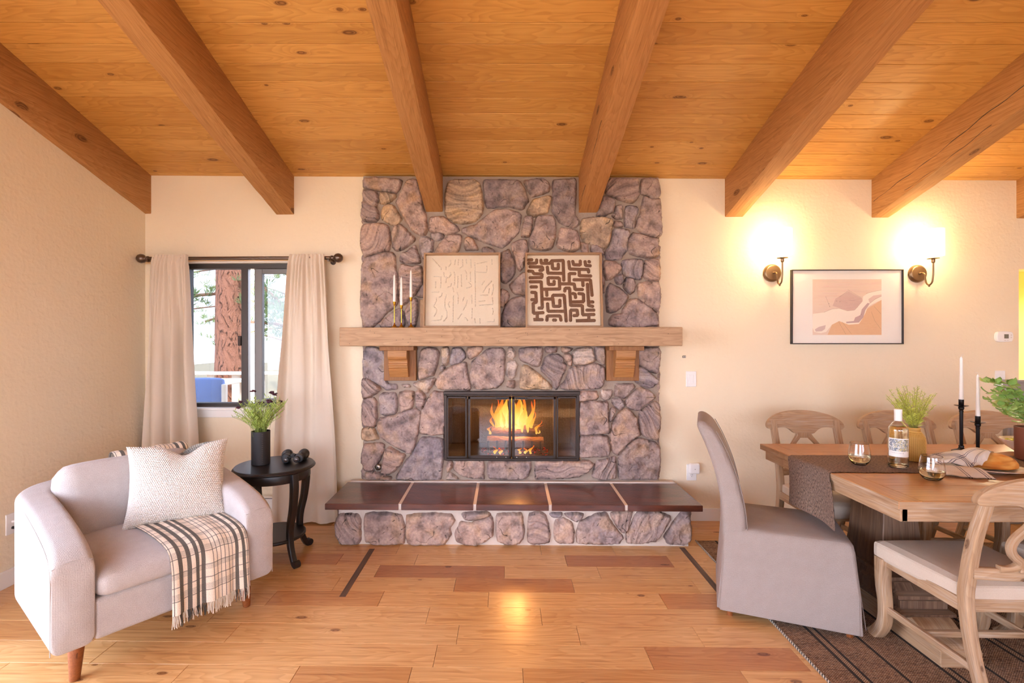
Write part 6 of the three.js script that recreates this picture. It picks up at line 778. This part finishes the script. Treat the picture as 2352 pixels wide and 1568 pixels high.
  mesh('splat', merge([...[-1, 1].map((s) => bar(strip.map(([x, y, h]) => [s * x, y, zl(x, y), 0.011, h]), V(0, 0, 1), 0.003)), boxAt(-0.045, 0.045, 0.7, 0.735, zl(0, 0.71) - 0.01, zl(0, 0.71) + 0.01, 0.003, 'y'), boxAt(-0.06, 0.06, 0.508, 0.545, zl(0, 0.53) - 0.01, zl(0, 0.53) + 0.01, 0.004)]), M.oak, chair);
  mesh('lower_rail', bar([-0.2, -0.1, 0, 0.1, 0.2].map((x) => [x, 0.495, zl(x, 0.495), 0.011, 0.021]), V(0, 0, 1), 0.003), M.oak, chair);
  chair.position.set(1.945, 0.009, 0.75); chair.userData.label = 'weathered dining chair at the wall side of the table, nearest the stone chimney';
  copyOf(chair, 'weathered wood dining chair at the wall side of the table, directly behind the wine bottle', [2.53, 0.009, 0.75]); copyOf(chair, 'weathered wood dining chair at the wall side of the table, behind the black candlesticks', [3.115, 0.009, 0.75]);
  copyOf(chair, 'nearest dining chair with a weathered wood frame and cream seat, its back to the viewer', [1.902, 0.009, 1.645], Math.PI); copyOf(chair, 'cream-seated dining chair pushed in beside the nearest chair, mostly cut off at the right', [2.475, 0.009, 1.64], Math.PI);
}
{ // slipcovered parsons chair at the table's end
  const c = thing('slipcover_chair', 'grey slipcovered chair with a tall curved back at the end of the table', 'chair', [1.447, 0, 1.171], 1.187), X = V(1, 0, 0), Z = V(0, 0, -1);
  const ring = (y, hw, zb, zf, r, wob = 0) => { const q = rrect(V(0, y, (zb + zf) / 2), X, Z, hw, (zf - zb) / 2, r, 8); return q.map((p, i) => { const n = V(p.x, 0, p.z - (zb + zf) / 2).normalize(); return p.addScaledVector(n, wob * Math.sin(i * 0.9 + y * 6) + wob * 0.6 * Math.sin(i * 2.3)); }); };
  mesh('skirt', loft([ring(0.036, 0.246, -0.335, 0.244, 0.02, 0.004), ring(0.04, 0.25, -0.338, 0.248, 0.022, 0.004), ring(0.1, 0.247, -0.332, 0.246, 0.022, 0.003), ring(0.2, 0.24, -0.324, 0.246, 0.022, 0.002), ring(0.3, 0.232, -0.318, 0.236, 0.022, 0.001), ring(0.385, 0.226, -0.315, 0.228, 0.024), ring(0.418, 0.222, -0.312, 0.222, 0.026), ring(0.43, 0.214, -0.305, 0.212, 0.028), ring(0.436, 0.19, -0.28, 0.185, 0.03), ring(0.441, 0.1, -0.16, 0.1, 0.03)], { cap0: false }), M.slip, c);
  const b = smoothPts([[0.36, -0.262, 0.058, 0.222], [0.44, -0.262, 0.058, 0.22], [0.55, -0.272, 0.056, 0.218], [0.68, -0.3, 0.053, 0.217], [0.8, -0.342, 0.05, 0.215], [0.87, -0.374, 0.048, 0.213], [0.895, -0.386, 0.046, 0.21]], 26);
  const rings = b.map(([y, z, d, hw]) => rrect(V(0, y, z), X, V(0, 0.25, -1).normalize(), hw, d, 0.03, 6)); const last = b[b.length - 1]; for (let k = 1; k <= 6; k++) { const a = k / 6 * Math.PI / 2; rings.push(rrect(V(0, last[0] + 0.042 * Math.sin(a), last[1] - 0.016 * Math.sin(a)), X, V(0, 0.3, -1).normalize(), last[3] - 0.035 * (1 - Math.cos(a)), Math.max(last[2] * Math.cos(a), 0.001), 0.03, 6)); }
  mesh('backrest', loft(rings, { cap0: false }), M.slip, c);
  const pm = std({ color: 0x8a7e78, roughness: 1 }); mesh('piping', merge([tube([[0.224, 0.06, 0.255], [0.215, 0.2, 0.24], [0.206, 0.4, 0.221]], 0.002, 20, 5), tube([[-0.224, 0.06, 0.262], [-0.219, 0.2, 0.245], [-0.209, 0.4, 0.222]], 0.002, 20, 5), ...[-1, 1].map((s) => tube(b.map(([y, z, d, hw]) => [s * (hw - 0.006), y, z + d - 0.004]), 0.002, 40, 5))]), pm, c);
  for (const [x, z] of [[-0.205, -0.285], [0.205, -0.285], [-0.205, 0.205], [0.205, 0.205]]) mesh('leg', at(cyl(0.017, 0.021, 0.3, 4).rotateY(Math.PI / 4), x, z > 0 ? 0.0085 : 0.0005, z), M.walnut, c);
}
{ // runner
  const rt = tex(512, 512, 0.12, 0.12, (u, v) => { const n = pn(u * 10, v * 44, 10, 44, 3), col = 0.5 + 0.5 * Math.sin(v * 44 * Math.PI), gap = pn(u * 64, v * 8, 64, 8, 6); let c = mix3([0.6, 0.49, 0.42], [0.24, 0.19, 0.17], clamp(0.38 + n * 1.1 - col * 0.35, 0, 1)); c = mix3(c, [0.7, 0.64, 0.6], clamp(pn(u * 22, v * 44, 22, 44, 9) * 0.9 - 0.05 + gap * 0.3, 0, 0.6)); return c; });
  const rb = tex(256, 256, 0.06, 0.06, (u, v) => 0.5 + 0.4 * Math.sin(v * 22 * Math.PI) * Math.cos(u * 12 * Math.PI) + 0.25 * pn(u * 24, v * 24, 24, 24, 2), false);
  const m = std({ map: rt, bumpMap: rb, bumpScale: 0.003, roughness: 1, side: THREE.DoubleSide }); const rn = thing('table_runner', 'coarse dark brown woven runner along the dining table, hanging over its end', 'table runner');
  const L = [[3.97, TY + 0.004], [1.56, TY + 0.004], [1.527, TY + 0.002], [1.519, TY - 0.012], [1.518, TY - 0.08], [1.512, TY - 0.15], [1.503, TY - 0.235]], W = smoothPts(L, 5) && L; const pts = []; for (let i = 0; i < 60; i++) pts.push([lerp(3.97, 1.56, i / 60), TY + 0.0045]); pts.push(...smoothPts([[1.56, TY + 0.0045], [1.532, TY + 0.003], [1.521, TY - 0.012], [1.519, TY - 0.08], [1.512, TY - 0.15], [1.5, TY - 0.236]], 40)); const ln = [0]; for (let i = 1; i < pts.length; i++) ln.push(ln[i - 1] + Math.hypot(pts[i][0] - pts[i - 1][0], pts[i][1] - pts[i - 1][1])); const T = ln[ln.length - 1];
  mesh('cloth', cloth(24, 160, (u, v) => { const q = v * T; let i = 1; while (i < pts.length - 1 && ln[i] < q) i++; const f = (q - ln[i - 1]) / (ln[i] - ln[i - 1]), x = lerp(pts[i - 1][0], pts[i][0], f), y = lerp(pts[i - 1][1], pts[i][1], f), hang = clamp((TY - y) / 0.23, 0, 1); const edge = 0.004 * pn(x * 18, u * 2, 256, 256, 3); return [x - hang * 0.012 * Math.sin(u * 7), y + (hang ? 0.006 * Math.sin(u * 5) * hang : 0.0008 * pn(x * 30, u * 12, 256, 256, 5)), lerp(1.024 + hang * 0.045, 1.357 + hang * 0.085, u) + edge]; }, (u, v) => [v * T, u * 0.34], -0.0025), m, rn);
}
// ------------------------------------------------------------------ on the dining table
{
  const RY = TY + 0.008, glassM = phys({ color: 0xffffff, transmission: 1, thickness: 0.002, roughness: 0, ior: 1.48 }), wineM = phys({ color: 0xffffff, transmission: 1, thickness: 0.06, roughness: 0, ior: 1.34, attenuationColor: new THREE.Color(0xf8e6a0), attenuationDistance: 0.16 });
  // stemless wine glass
  const outer = [[0.0, 0.0], [0.02, 0.0], [0.03, 0.004], [0.041, 0.018], [0.0465, 0.036], [0.047, 0.052], [0.043, 0.08], [0.0385, 0.106]], prof = smoothPts(outer, 40), inner = smoothPts(outer.map(([x, y], i) => [Math.max(0, x - 0.0014), y + (i < 3 ? 0.006 : 0.0035 * (1 - i / 8))]), 40).reverse();
  const glass = thing('wine_glass', 'stemless glass of white wine standing on the runner near the table end', 'glass', [1.752, RY, 1.231]);
  mesh('bowl', lathe([...prof, [0.0378, 0.1068], ...inner], 56), glassM, glass);
  const wp = inner.slice().reverse().filter(([, y]) => y < 0.043).map(([x, y]) => [Math.max(0, x - 0.0004), y + 0.0002]); mesh('wine', lathe([...wp, [wp[wp.length - 1][0], 0.043], [0, 0.043]], 56), wineM, glass);
  copyOf(glass, 'stemless glass of white wine standing on the bare wood in front of the runner', [1.902, TY + 0.001, 1.468]);
  // bottle
  const bt = thing('wine_bottle', 'clear bottle of white wine with a white screw cap and a landscape label', 'bottle', [1.91, RY, 1.27]);
  const bo = smoothPts([[0.0, 0.004], [0.03, 0.001], [0.038, 0.003], [0.0405, 0.012], [0.0405, 0.08], [0.0405, 0.165], [0.038, 0.188], [0.026, 0.208], [0.0165, 0.222], [0.0145, 0.236], [0.0142, 0.262]], 60), bi = bo.map(([x, y]) => [Math.max(0, x - 0.0022), y < 0.02 ? y + 0.006 : y]).reverse();
  mesh('glass', lathe([...bo, ...bi], 56), glassM, bt); const bw = bi.slice().reverse().filter(([, y]) => y < 0.2 && y > 0.004).map(([x, y]) => [Math.max(0, x - 0.0005), y + 0.0003]); mesh('wine', lathe([[0, bw[0][1]], ...bw, [0, bw[bw.length - 1][1]]], 48), phys({ color: 0xffffff, transmission: 1, thickness: 0.08, roughness: 0, ior: 1.34, attenuationColor: new THREE.Color(0xf8e6a0), attenuationDistance: 0.22 }), bt);
  mesh('cap', lathe([[0.0156, 0.222], [0.0158, 0.222], [0.0158, 0.262], [0.0164, 0.263], [0.0164, 0.277], [0.015, 0.279], [0, 0.279]].map(([x, y]) => [x, y]), 36), std({ color: 0xf2efea, roughness: 0.4 }), bt);
  const label = canvasTex(512, 420, (c, W, H) => { const r = rng(9); c.fillStyle = '#f4f1ec'; c.fillRect(0, 0, W, H); c.save(); c.beginPath(); c.rect(24, 20, W - 48, 270); c.clip(); c.fillStyle = '#8f939b'; c.fillRect(0, 0, W, H); const K = ['#3f4a5c', '#56637a', '#d8d6cf', '#efece4', '#77808c', '#c9bd94', '#b9ab74', '#6d6a4e', '#a7aab0']; for (let i = 0; i < 700; i++) { const x = r() * W, y = r() * 300; c.fillStyle = K[Math.min(8, Math.floor(r() * 5 + (x / W) * 4))]; c.globalAlpha = 0.75; c.beginPath(); c.ellipse(x, y, 5 + r() * 26, 4 + r() * 12, r() * 3, 0, 7); c.fill(); } c.restore(); c.globalAlpha = 1; c.fillStyle = '#a9a7a6'; c.font = '40px sans-serif'; c.fillText('C O R D O N E R', 70, 345); c.font = '16px sans-serif'; });
  mesh('label', new THREE.CylinderGeometry(0.0409, 0.0409, 0.088, 48, 1, true, -1.15, 2.3).translate(0, 0.098, 0).rotateY(-0.55), std({ map: label, roughness: 0.6, side: THREE.DoubleSide }), bt);
  // rattan-wrapped vase with feathery greens
  const rv = thing('rattan_vase', 'tan vase wrapped in open cane weave beside the wine bottle', 'vase', [2.09, RY, 1.141]);
  const vp = smoothPts([[0.0, 0.0], [0.04, 0.0], [0.045, 0.01], [0.046, 0.05], [0.046, 0.1], [0.043, 0.124], [0.032, 0.142], [0.027, 0.15], [0.027, 0.166]], 50); mesh('body', lathe([...vp, [0.025, 0.166], [0.025, 0.15], [0.04, 0.12], [0.042, 0.02], [0, 0.01]], 48), std({ color: 0xb98a3c, roughness: 0.6 }), rv);
  const rat = std({ color: 0xe3b763, roughness: 0.55 }), we = []; const rAt = (y) => { for (let i = 1; i < vp.length; i++) if (vp[i][1] >= y && vp[i][0] > 0.02) return vp[i][0]; return 0.027; };
  for (let k = 0; k < 40; k++) { const a = k / 40 * 6.2832, p = []; for (let i = 0; i <= 16; i++) { const y = 0.004 + 0.14 * i / 16, r = rAt(y) + 0.0016 + 0.0006 * ((i + k) & 1 ? 1 : -1); p.push([Math.cos(a) * r, y, Math.sin(a) * r]); } we.push(tube(p, 0.0009, 24, 4)); } for (let i = 0; i < 22; i++) { const y = 0.006 + i * 0.0063, p = []; for (let k = 0; k < 40; k++) { const a = k / 40 * 6.2832, r = rAt(y) + 0.0016 + 0.0006 * ((i + k) & 1 ? -1 : 1); p.push([Math.cos(a) * r, y, Math.sin(a) * r]); } we.push(tube(p, 0.0009, 80, 4, true)); } mesh('cane_weave', merge(we), rat, rv).userData.kind = 'stuff'; mesh('rim', merge([new THREE.TorusGeometry(0.0275, 0.0025, 8, 36).rotateX(Math.PI / 2).translate(0, 0.165, 0), new THREE.TorusGeometry(0.0285, 0.0022, 8, 36).rotateX(Math.PI / 2).translate(0, 0.147, 0)]), rat, rv);
  const fe = thing('feathery_greens', 'feathery yellow-green stems in the cane-wrapped vase', 'plant', [2.09, RY + 0.15, 1.141]), r = rng(55), st = [], lf = [];
  for (let i = 0; i < 44; i++) { const a = r() * 6.283, sp = 0.02 + r() * 0.1, h = 0.15 + r() * 0.09 - sp * 0.3, x = Math.cos(a) * sp - (i < 8 ? 0.055 : 0), z = Math.sin(a) * sp * 0.8, cv = [[x * 0.05, -0.1, z * 0.05], [x * 0.15, 0.015, z * 0.15], [x * 0.55, h * 0.6, z * 0.55], [x, h, z]]; st.push(tube(cv, 0.001, 10, 4)); const c3 = new THREE.CatmullRomCurve3(cv.map((q) => V(...q))); for (let k = 0; k < 46; k++) { const f = k / 46, p = c3.getPoint(0.38 + 0.62 * f), g = leaf(0.01 + 0.02 * (1 - f) * r() + 0.004, 0.0026); g.rotateZ(0.55 + r() * 0.7); g.rotateY(r() * 6.283); g.translate(p.x, p.y, p.z); lf.push(g); } }
  mesh('stems', merge(st), std({ color: 0x8f8a3e, roughness: 0.7 }), fe).userData.kind = 'stuff'; mesh('leaves', merge(lf), std({ color: 0xc2c850, roughness: 0.7, side: THREE.DoubleSide }), fe).userData.kind = 'stuff';
  // black candlesticks with white tapers
  const stick = (lab, lab2, px, base, cupY, topY) => { const p = onY(px, base, TY), d = EYE[2] - p.z, H = onZ(px, cupY, p.z).y - TY, C = onZ(px, topY, p.z).y - TY, g = thing('candlestick', lab, 'candlestick', [p.x, TY, p.z]), B = std({ color: 0x17161a, roughness: 0.28, metalness: 0.4 }); mesh('base', lathe([[0, 0], [0.042, 0], [0.043, 0.004], [0.035, 0.009], [0.016, 0.016], [0.011, 0.026], [0.013, 0.032], [0.009, 0.038], [0, 0.038]], 40), B, g); mesh('stem', lathe([[0, 0.034], [0.008, 0.036], [0.0085, H - 0.07], [0.0105, H - 0.066], [0.0085, H - 0.06], [0.012, H - 0.052], [0.0135, H - 0.046], [0.011, H - 0.04], [0, H - 0.038]], 28), B, g); mesh('drip_pan', lathe([[0, H - 0.043], [0.012, H - 0.04], [0.03, H - 0.034], [0.031, H - 0.032], [0.012, H - 0.034], [0, H - 0.034]], 36), B, g); mesh('cup', lathe([[0, H - 0.036], [0.0115, H - 0.036], [0.0118, H], [0.0105, H], [0.0105, H - 0.006], [0, H - 0.006]], 28), B, g); const c = thing('taper_candle', lab2, 'candle', [p.x, TY + H - 0.006, p.z]), L = C - H + 0.006 - 0.008; mesh('wax', lathe([[0, 0], [0.0103, 0], [0.0098, 0.02], [0.0066, L - 0.012], [0.004, L - 0.003], [0, L]], 26), M.wax, c); mesh('wick', tube([[0, L - 0.003, 0], [0.002, L + 0.006, 0], [(topY < 830 ? 1 : -1) * 0.012, L + 0.01, 0]], 0.0009, 10, 5), M.wax, c); };
  stick('taller black candlestick on the dining table', 'white taper candle in the taller black candlestick', 2208, 1037, 917, 815); stick('shorter black candlestick on the dining table', 'white taper candle in the shorter black candlestick', 2246, 1044, 955, 856);
  // oval platter, loaf, plaid napkin
  const PC = [2.262, TY + 0.001, 1.31], PT = -0.5, pl = thing('platter', 'oval white platter holding a loaf of bread', 'plate', PC, PT);
  const el = (g, k = 0.66) => g.scale(1, 1, k); mesh('dish', el(lathe([[0, 0.004], [0.08, 0.004], [0.082, 0], [0.09, 0], [0.098, 0.004], [0.14, 0.014], [0.178, 0.022], [0.18, 0.0235], [0.177, 0.025], [0.14, 0.018], [0.1, 0.009], [0, 0.008]], 72)), M.china, pl);
  const crust = tex(256, 256, 1, 1, (u, v) => mix3(mix3([0.86, 0.55, 0.2], [0.93, 0.74, 0.42], clamp(0.5 + fbm(u * 6, v * 6, 6, 6, 4, 3) * 1.4, 0, 1)), [0.6, 0.3, 0.1], clamp(fbm(u * 5, v * 7, 5, 7, 3, 9) * 1.2 - 0.1, 0, 0.6))); crust.repeat.set(1, 1);
  { const g = new THREE.SphereGeometry(1, 48, 30), p = g.attributes.position; for (let i = 0; i < p.count; i++) { const x = p.getX(i), y = p.getY(i), z = p.getZ(i), k = 1 + 0.07 * pn(x * 2.2 + 5, z * 2.2 + y, 256, 256, 4) + 0.02 * pn(x * 8, z * 8 + y * 5, 256, 256, 6) - 0.05 * Math.exp(-((x * 0.5 + z - 0.1) ** 2) / 0.012) * Math.max(0, y); p.setXYZ(i, x * 0.118 * k, (Math.sign(y) * Math.pow(Math.abs(y), 0.8)) * (y > 0 ? 0.058 : 0.02) * k, z * 0.078 * k); } g.computeVertexNormals(); const b = mesh('bread_loaf', g, std({ map: crust, roughness: 0.75 })); b.position.set(PC[0] + 0.035, TY + 0.031, PC[2] - 0.015); b.rotation.y = PT; tag(b, 'golden round loaf of bread half wrapped in a plaid napkin', 'bread'); }
  const plaid = tex(512, 512, 1, 1, (u, v) => { let c = [0.93, 0.89, 0.84]; const L = (q) => { let k = 0; for (const [a, w] of [[0.22, 0.018], [0.26, 0.018], [0.3, 0.018], [0.7, 0.012], [0.735, 0.012], [0.93, 0.016], [0.965, 0.012]]) if (Math.abs(q - a) < w * 0.5) k = 0.62; return k; }; const k = 1 - (1 - L(u)) * (1 - L(v)); return mix3(c, [0.16, 0.15, 0.22], k).map((q) => q + 0.06 * pn(u * 140, v * 140, 140, 140, 3)); }); plaid.repeat.set(1, 1);
  { const n = thing('napkin', 'white napkin with dark plaid stripes wrapped over the bread and platter', 'napkin'), nm = std({ map: plaid, roughness: 0.95, side: THREE.DoubleSide, bumpMap: linenB, bumpScale: 0.0006 });
    const q = new THREE.Object3D(); q.position.set(PC[0], 0, PC[2]); q.rotation.y = PT; q.updateMatrixWorld(true); const bl = (x, z) => { const a = (x - 0.035) / 0.126, b = (z + 0.0) / 0.086, s = 1 - a * a - b * b; return s > 0 ? 0.036 + 0.06 * Math.pow(s, 0.42) : 0; };
    const top = cloth(50, 44, (u, v) => { const s = u * 2 - 1, t = v * 2 - 1; let x = -0.075 + s * 0.105 + 0.03 * t * t * 0 - 0.045 * (s > 0 ? s * Math.abs(t) : 0) + 0.02 * s, z = t * 0.098 * (1 - 0.25 * s * s) - 0.003, edge = Math.max(Math.abs(s), Math.abs(t)); const under = Math.max(bl(x, z), 0.03 + 0.048 * Math.exp(-((x + 0.075) ** 2) / 0.006 - (z * z) / 0.005)); const y = TY + under + 0.004 + 0.005 * Math.sin(s * 6 + t * 4) * (0.4 + edge) - 0.012 * smoothstep(edge, 0.85, 1) + 0.006; const p = V(x, Math.max(y, TY + 0.028), z).applyMatrix4(q.matrixWorld); return [p.x, Math.max(y, TY + 0.028), p.z]; }, (u, v) => { const a = 0.75, x = u - 0.5, y = v - 0.5; return [0.5 + x * Math.cos(a) - y * Math.sin(a), 0.5 + x * Math.sin(a) + y * Math.cos(a)]; }, 0.002);
    mesh('wrap', top, nm, n);
    mesh('folded_end', cloth(24, 16, (u, v) => { const a = V(2.0, 0, 1.385), x = lerp(1.985, 2.165, u), z = lerp(1.33, 1.41, v) + u * 0.075; const y = TY + lerp(0.034, 0.012, smoothstep(v, 0.1, 0.9)) + 0.003 * Math.sin(u * 9) * v - 0.008 * smoothstep(v, 0.75, 1); return [x, Math.max(y, TY + 0.003), z]; }, (u, v) => [0.32 + u * 0.7, 0.4 + v * 0.25], 0.006), nm, n);
  }
  // terracotta pot of round-leaved branches
  const pp = [2.705, RY, 1.12], pot = thing('planter_pot', 'reddish brown cylinder pot on the dining table runner', 'pot', pp); mesh('body', lathe([[0, 0], [0.06, 0], [0.064, 0.003], [0.066, 0.165], [0.062, 0.166], [0.06, 0.15], [0.059, 0.01], [0, 0.008]], 52), std({ color: 0x7d452f, roughness: 0.65 }), pot); mesh('soil', at(cyl(0.06, 0.06, 0.004, 32), 0, 0.14, 0), std({ color: 0x3a2a20, roughness: 1 }), pot);
  const eu = thing('eucalyptus_plant', 'leafy branches with round green leaves in the reddish brown pot', 'plant', [pp[0], RY + 0.145, pp[2]]), leafG = [0, 1, 2].map((k) => { const s = 0.9 + k * 0.12, g = sheet(6, 8, (u, v) => { const t = u * 2 - 1, wd = Math.sin(Math.PI * Math.pow(v, 0.85)) * 0.0155 * s + 0.0004; return [t * wd, v * 0.044 * s, 0.005 * t * t + 0.006 * Math.sin(v * 2.6) * (k - 1)]; }); return g; });
  const lm = [0x8db45c, 0xa5c668, 0xb8d27a].map((c) => phys({ color: c, roughness: 0.5, side: THREE.DoubleSide, transmission: 0.25, thickness: 0 })), rs = rng(77), stems = [];
  for (let i = 0; i < 17; i++) { const az = i < 9 ? 2.5 + rs() * 1.3 : rs() * 6.283, sp = 0.12 + rs() * 0.15, h = 0.06 + rs() * 0.2, x = Math.cos(az) * sp, z = Math.sin(az) * sp * 0.75, cv = [[x * 0.08, -0.02, z * 0.08], [x * 0.25, h * 0.55, z * 0.25], [x * 0.65, h * 0.95, z * 0.65], [x, h, z]]; stems.push(tube(cv, 0.0016, 16, 5)); const c3 = new THREE.CatmullRomCurve3(cv.map((q) => V(...q))); for (let k = 0; k < 10; k++) { const f = 0.3 + 0.7 * k / 9.5, p = c3.getPoint(Math.min(f, 1)); const o = mesh('leaf', leafG[k % 3], lm[Math.floor(rs() * 3)], eu); o.position.copy(p); o.rotation.set(0.5 + rs() * 1.1, az * -1 + (k & 1 ? 1 : -1) * (0.5 + rs() * 0.9) + Math.PI / 2, (rs() - 0.5) * 0.8, 'YXZ'); } }
  mesh('stems', merge(stems), std({ color: 0x8a9a4a, roughness: 0.6 }), eu);
  // bowl of green grapes
  const bp = [2.865, TY + 0.001, 0.955], bw2 = thing('bowl', 'white bowl of green grapes behind the reddish brown pot', 'bowl', bp); mesh('dish', lathe([[0, 0.004], [0.035, 0.004], [0.036, 0], [0.045, 0], [0.06, 0.008], [0.095, 0.035], [0.118, 0.07], [0.119, 0.073], [0.116, 0.073], [0.09, 0.038], [0.055, 0.014], [0, 0.01]], 56), M.china, bw2);
  const gm = phys({ color: 0xb9b94a, roughness: 0.25, clearcoat: 0.4, sheen: 0.2 }), gg = new THREE.SphereGeometry(0.0125, 16, 12), rg = rng(21); for (let i = 0; i < 34; i++) { const ring = i < 14 ? 0 : i < 26 ? 1 : 2, a = rg() * 6.283, rr = [0.078, 0.05, 0.02][ring] * (0.8 + rg() * 0.3), y = [0.056, 0.07, 0.082][ring] + rg() * 0.006; const o = mesh('grape', gg, gm); o.position.set(bp[0] + Math.cos(i * 2.4 + a * 0.15) * rr, bp[1] + y, bp[2] + Math.sin(i * 2.4 + a * 0.15) * rr); tag(o, 'green grape in the white bowl', 'grape', 'green grapes in the white bowl'); }
}
{ // round ottoman behind the viewer, seen in the fireplace glass
  const o = thing('ottoman', 'round grey upholstered ottoman mirrored in the left fireplace glass', 'ottoman', [-0.62, 0, 3.0]); const m = phys({ map: M.armchair.map, bumpMap: linenB, bumpScale: 0.001, color: lin(0.8, 0.82, 0.9), roughness: 0.95 });
  mesh('drum', metric(lathe([[0, 0.02], [0.28, 0.02], [0.29, 0.03], [0.292, 0.32], [0.285, 0.325]], 64)), m, o); mesh('cushion', metric(lathe([[0.285, 0.325], [0.294, 0.33], [0.294, 0.38], [0.28, 0.4], [0.2, 0.412], [0, 0.418]], 64)), m, o); mesh('foot', at(cyl(0.25, 0.25, 0.02, 40), 0, 0, 0), M.blackMatte, o);
}
scene.traverse((o) => { if (o.isMesh) { o.castShadow = true; o.receiveShadow = true; } });
renderer.render(scene, camera);
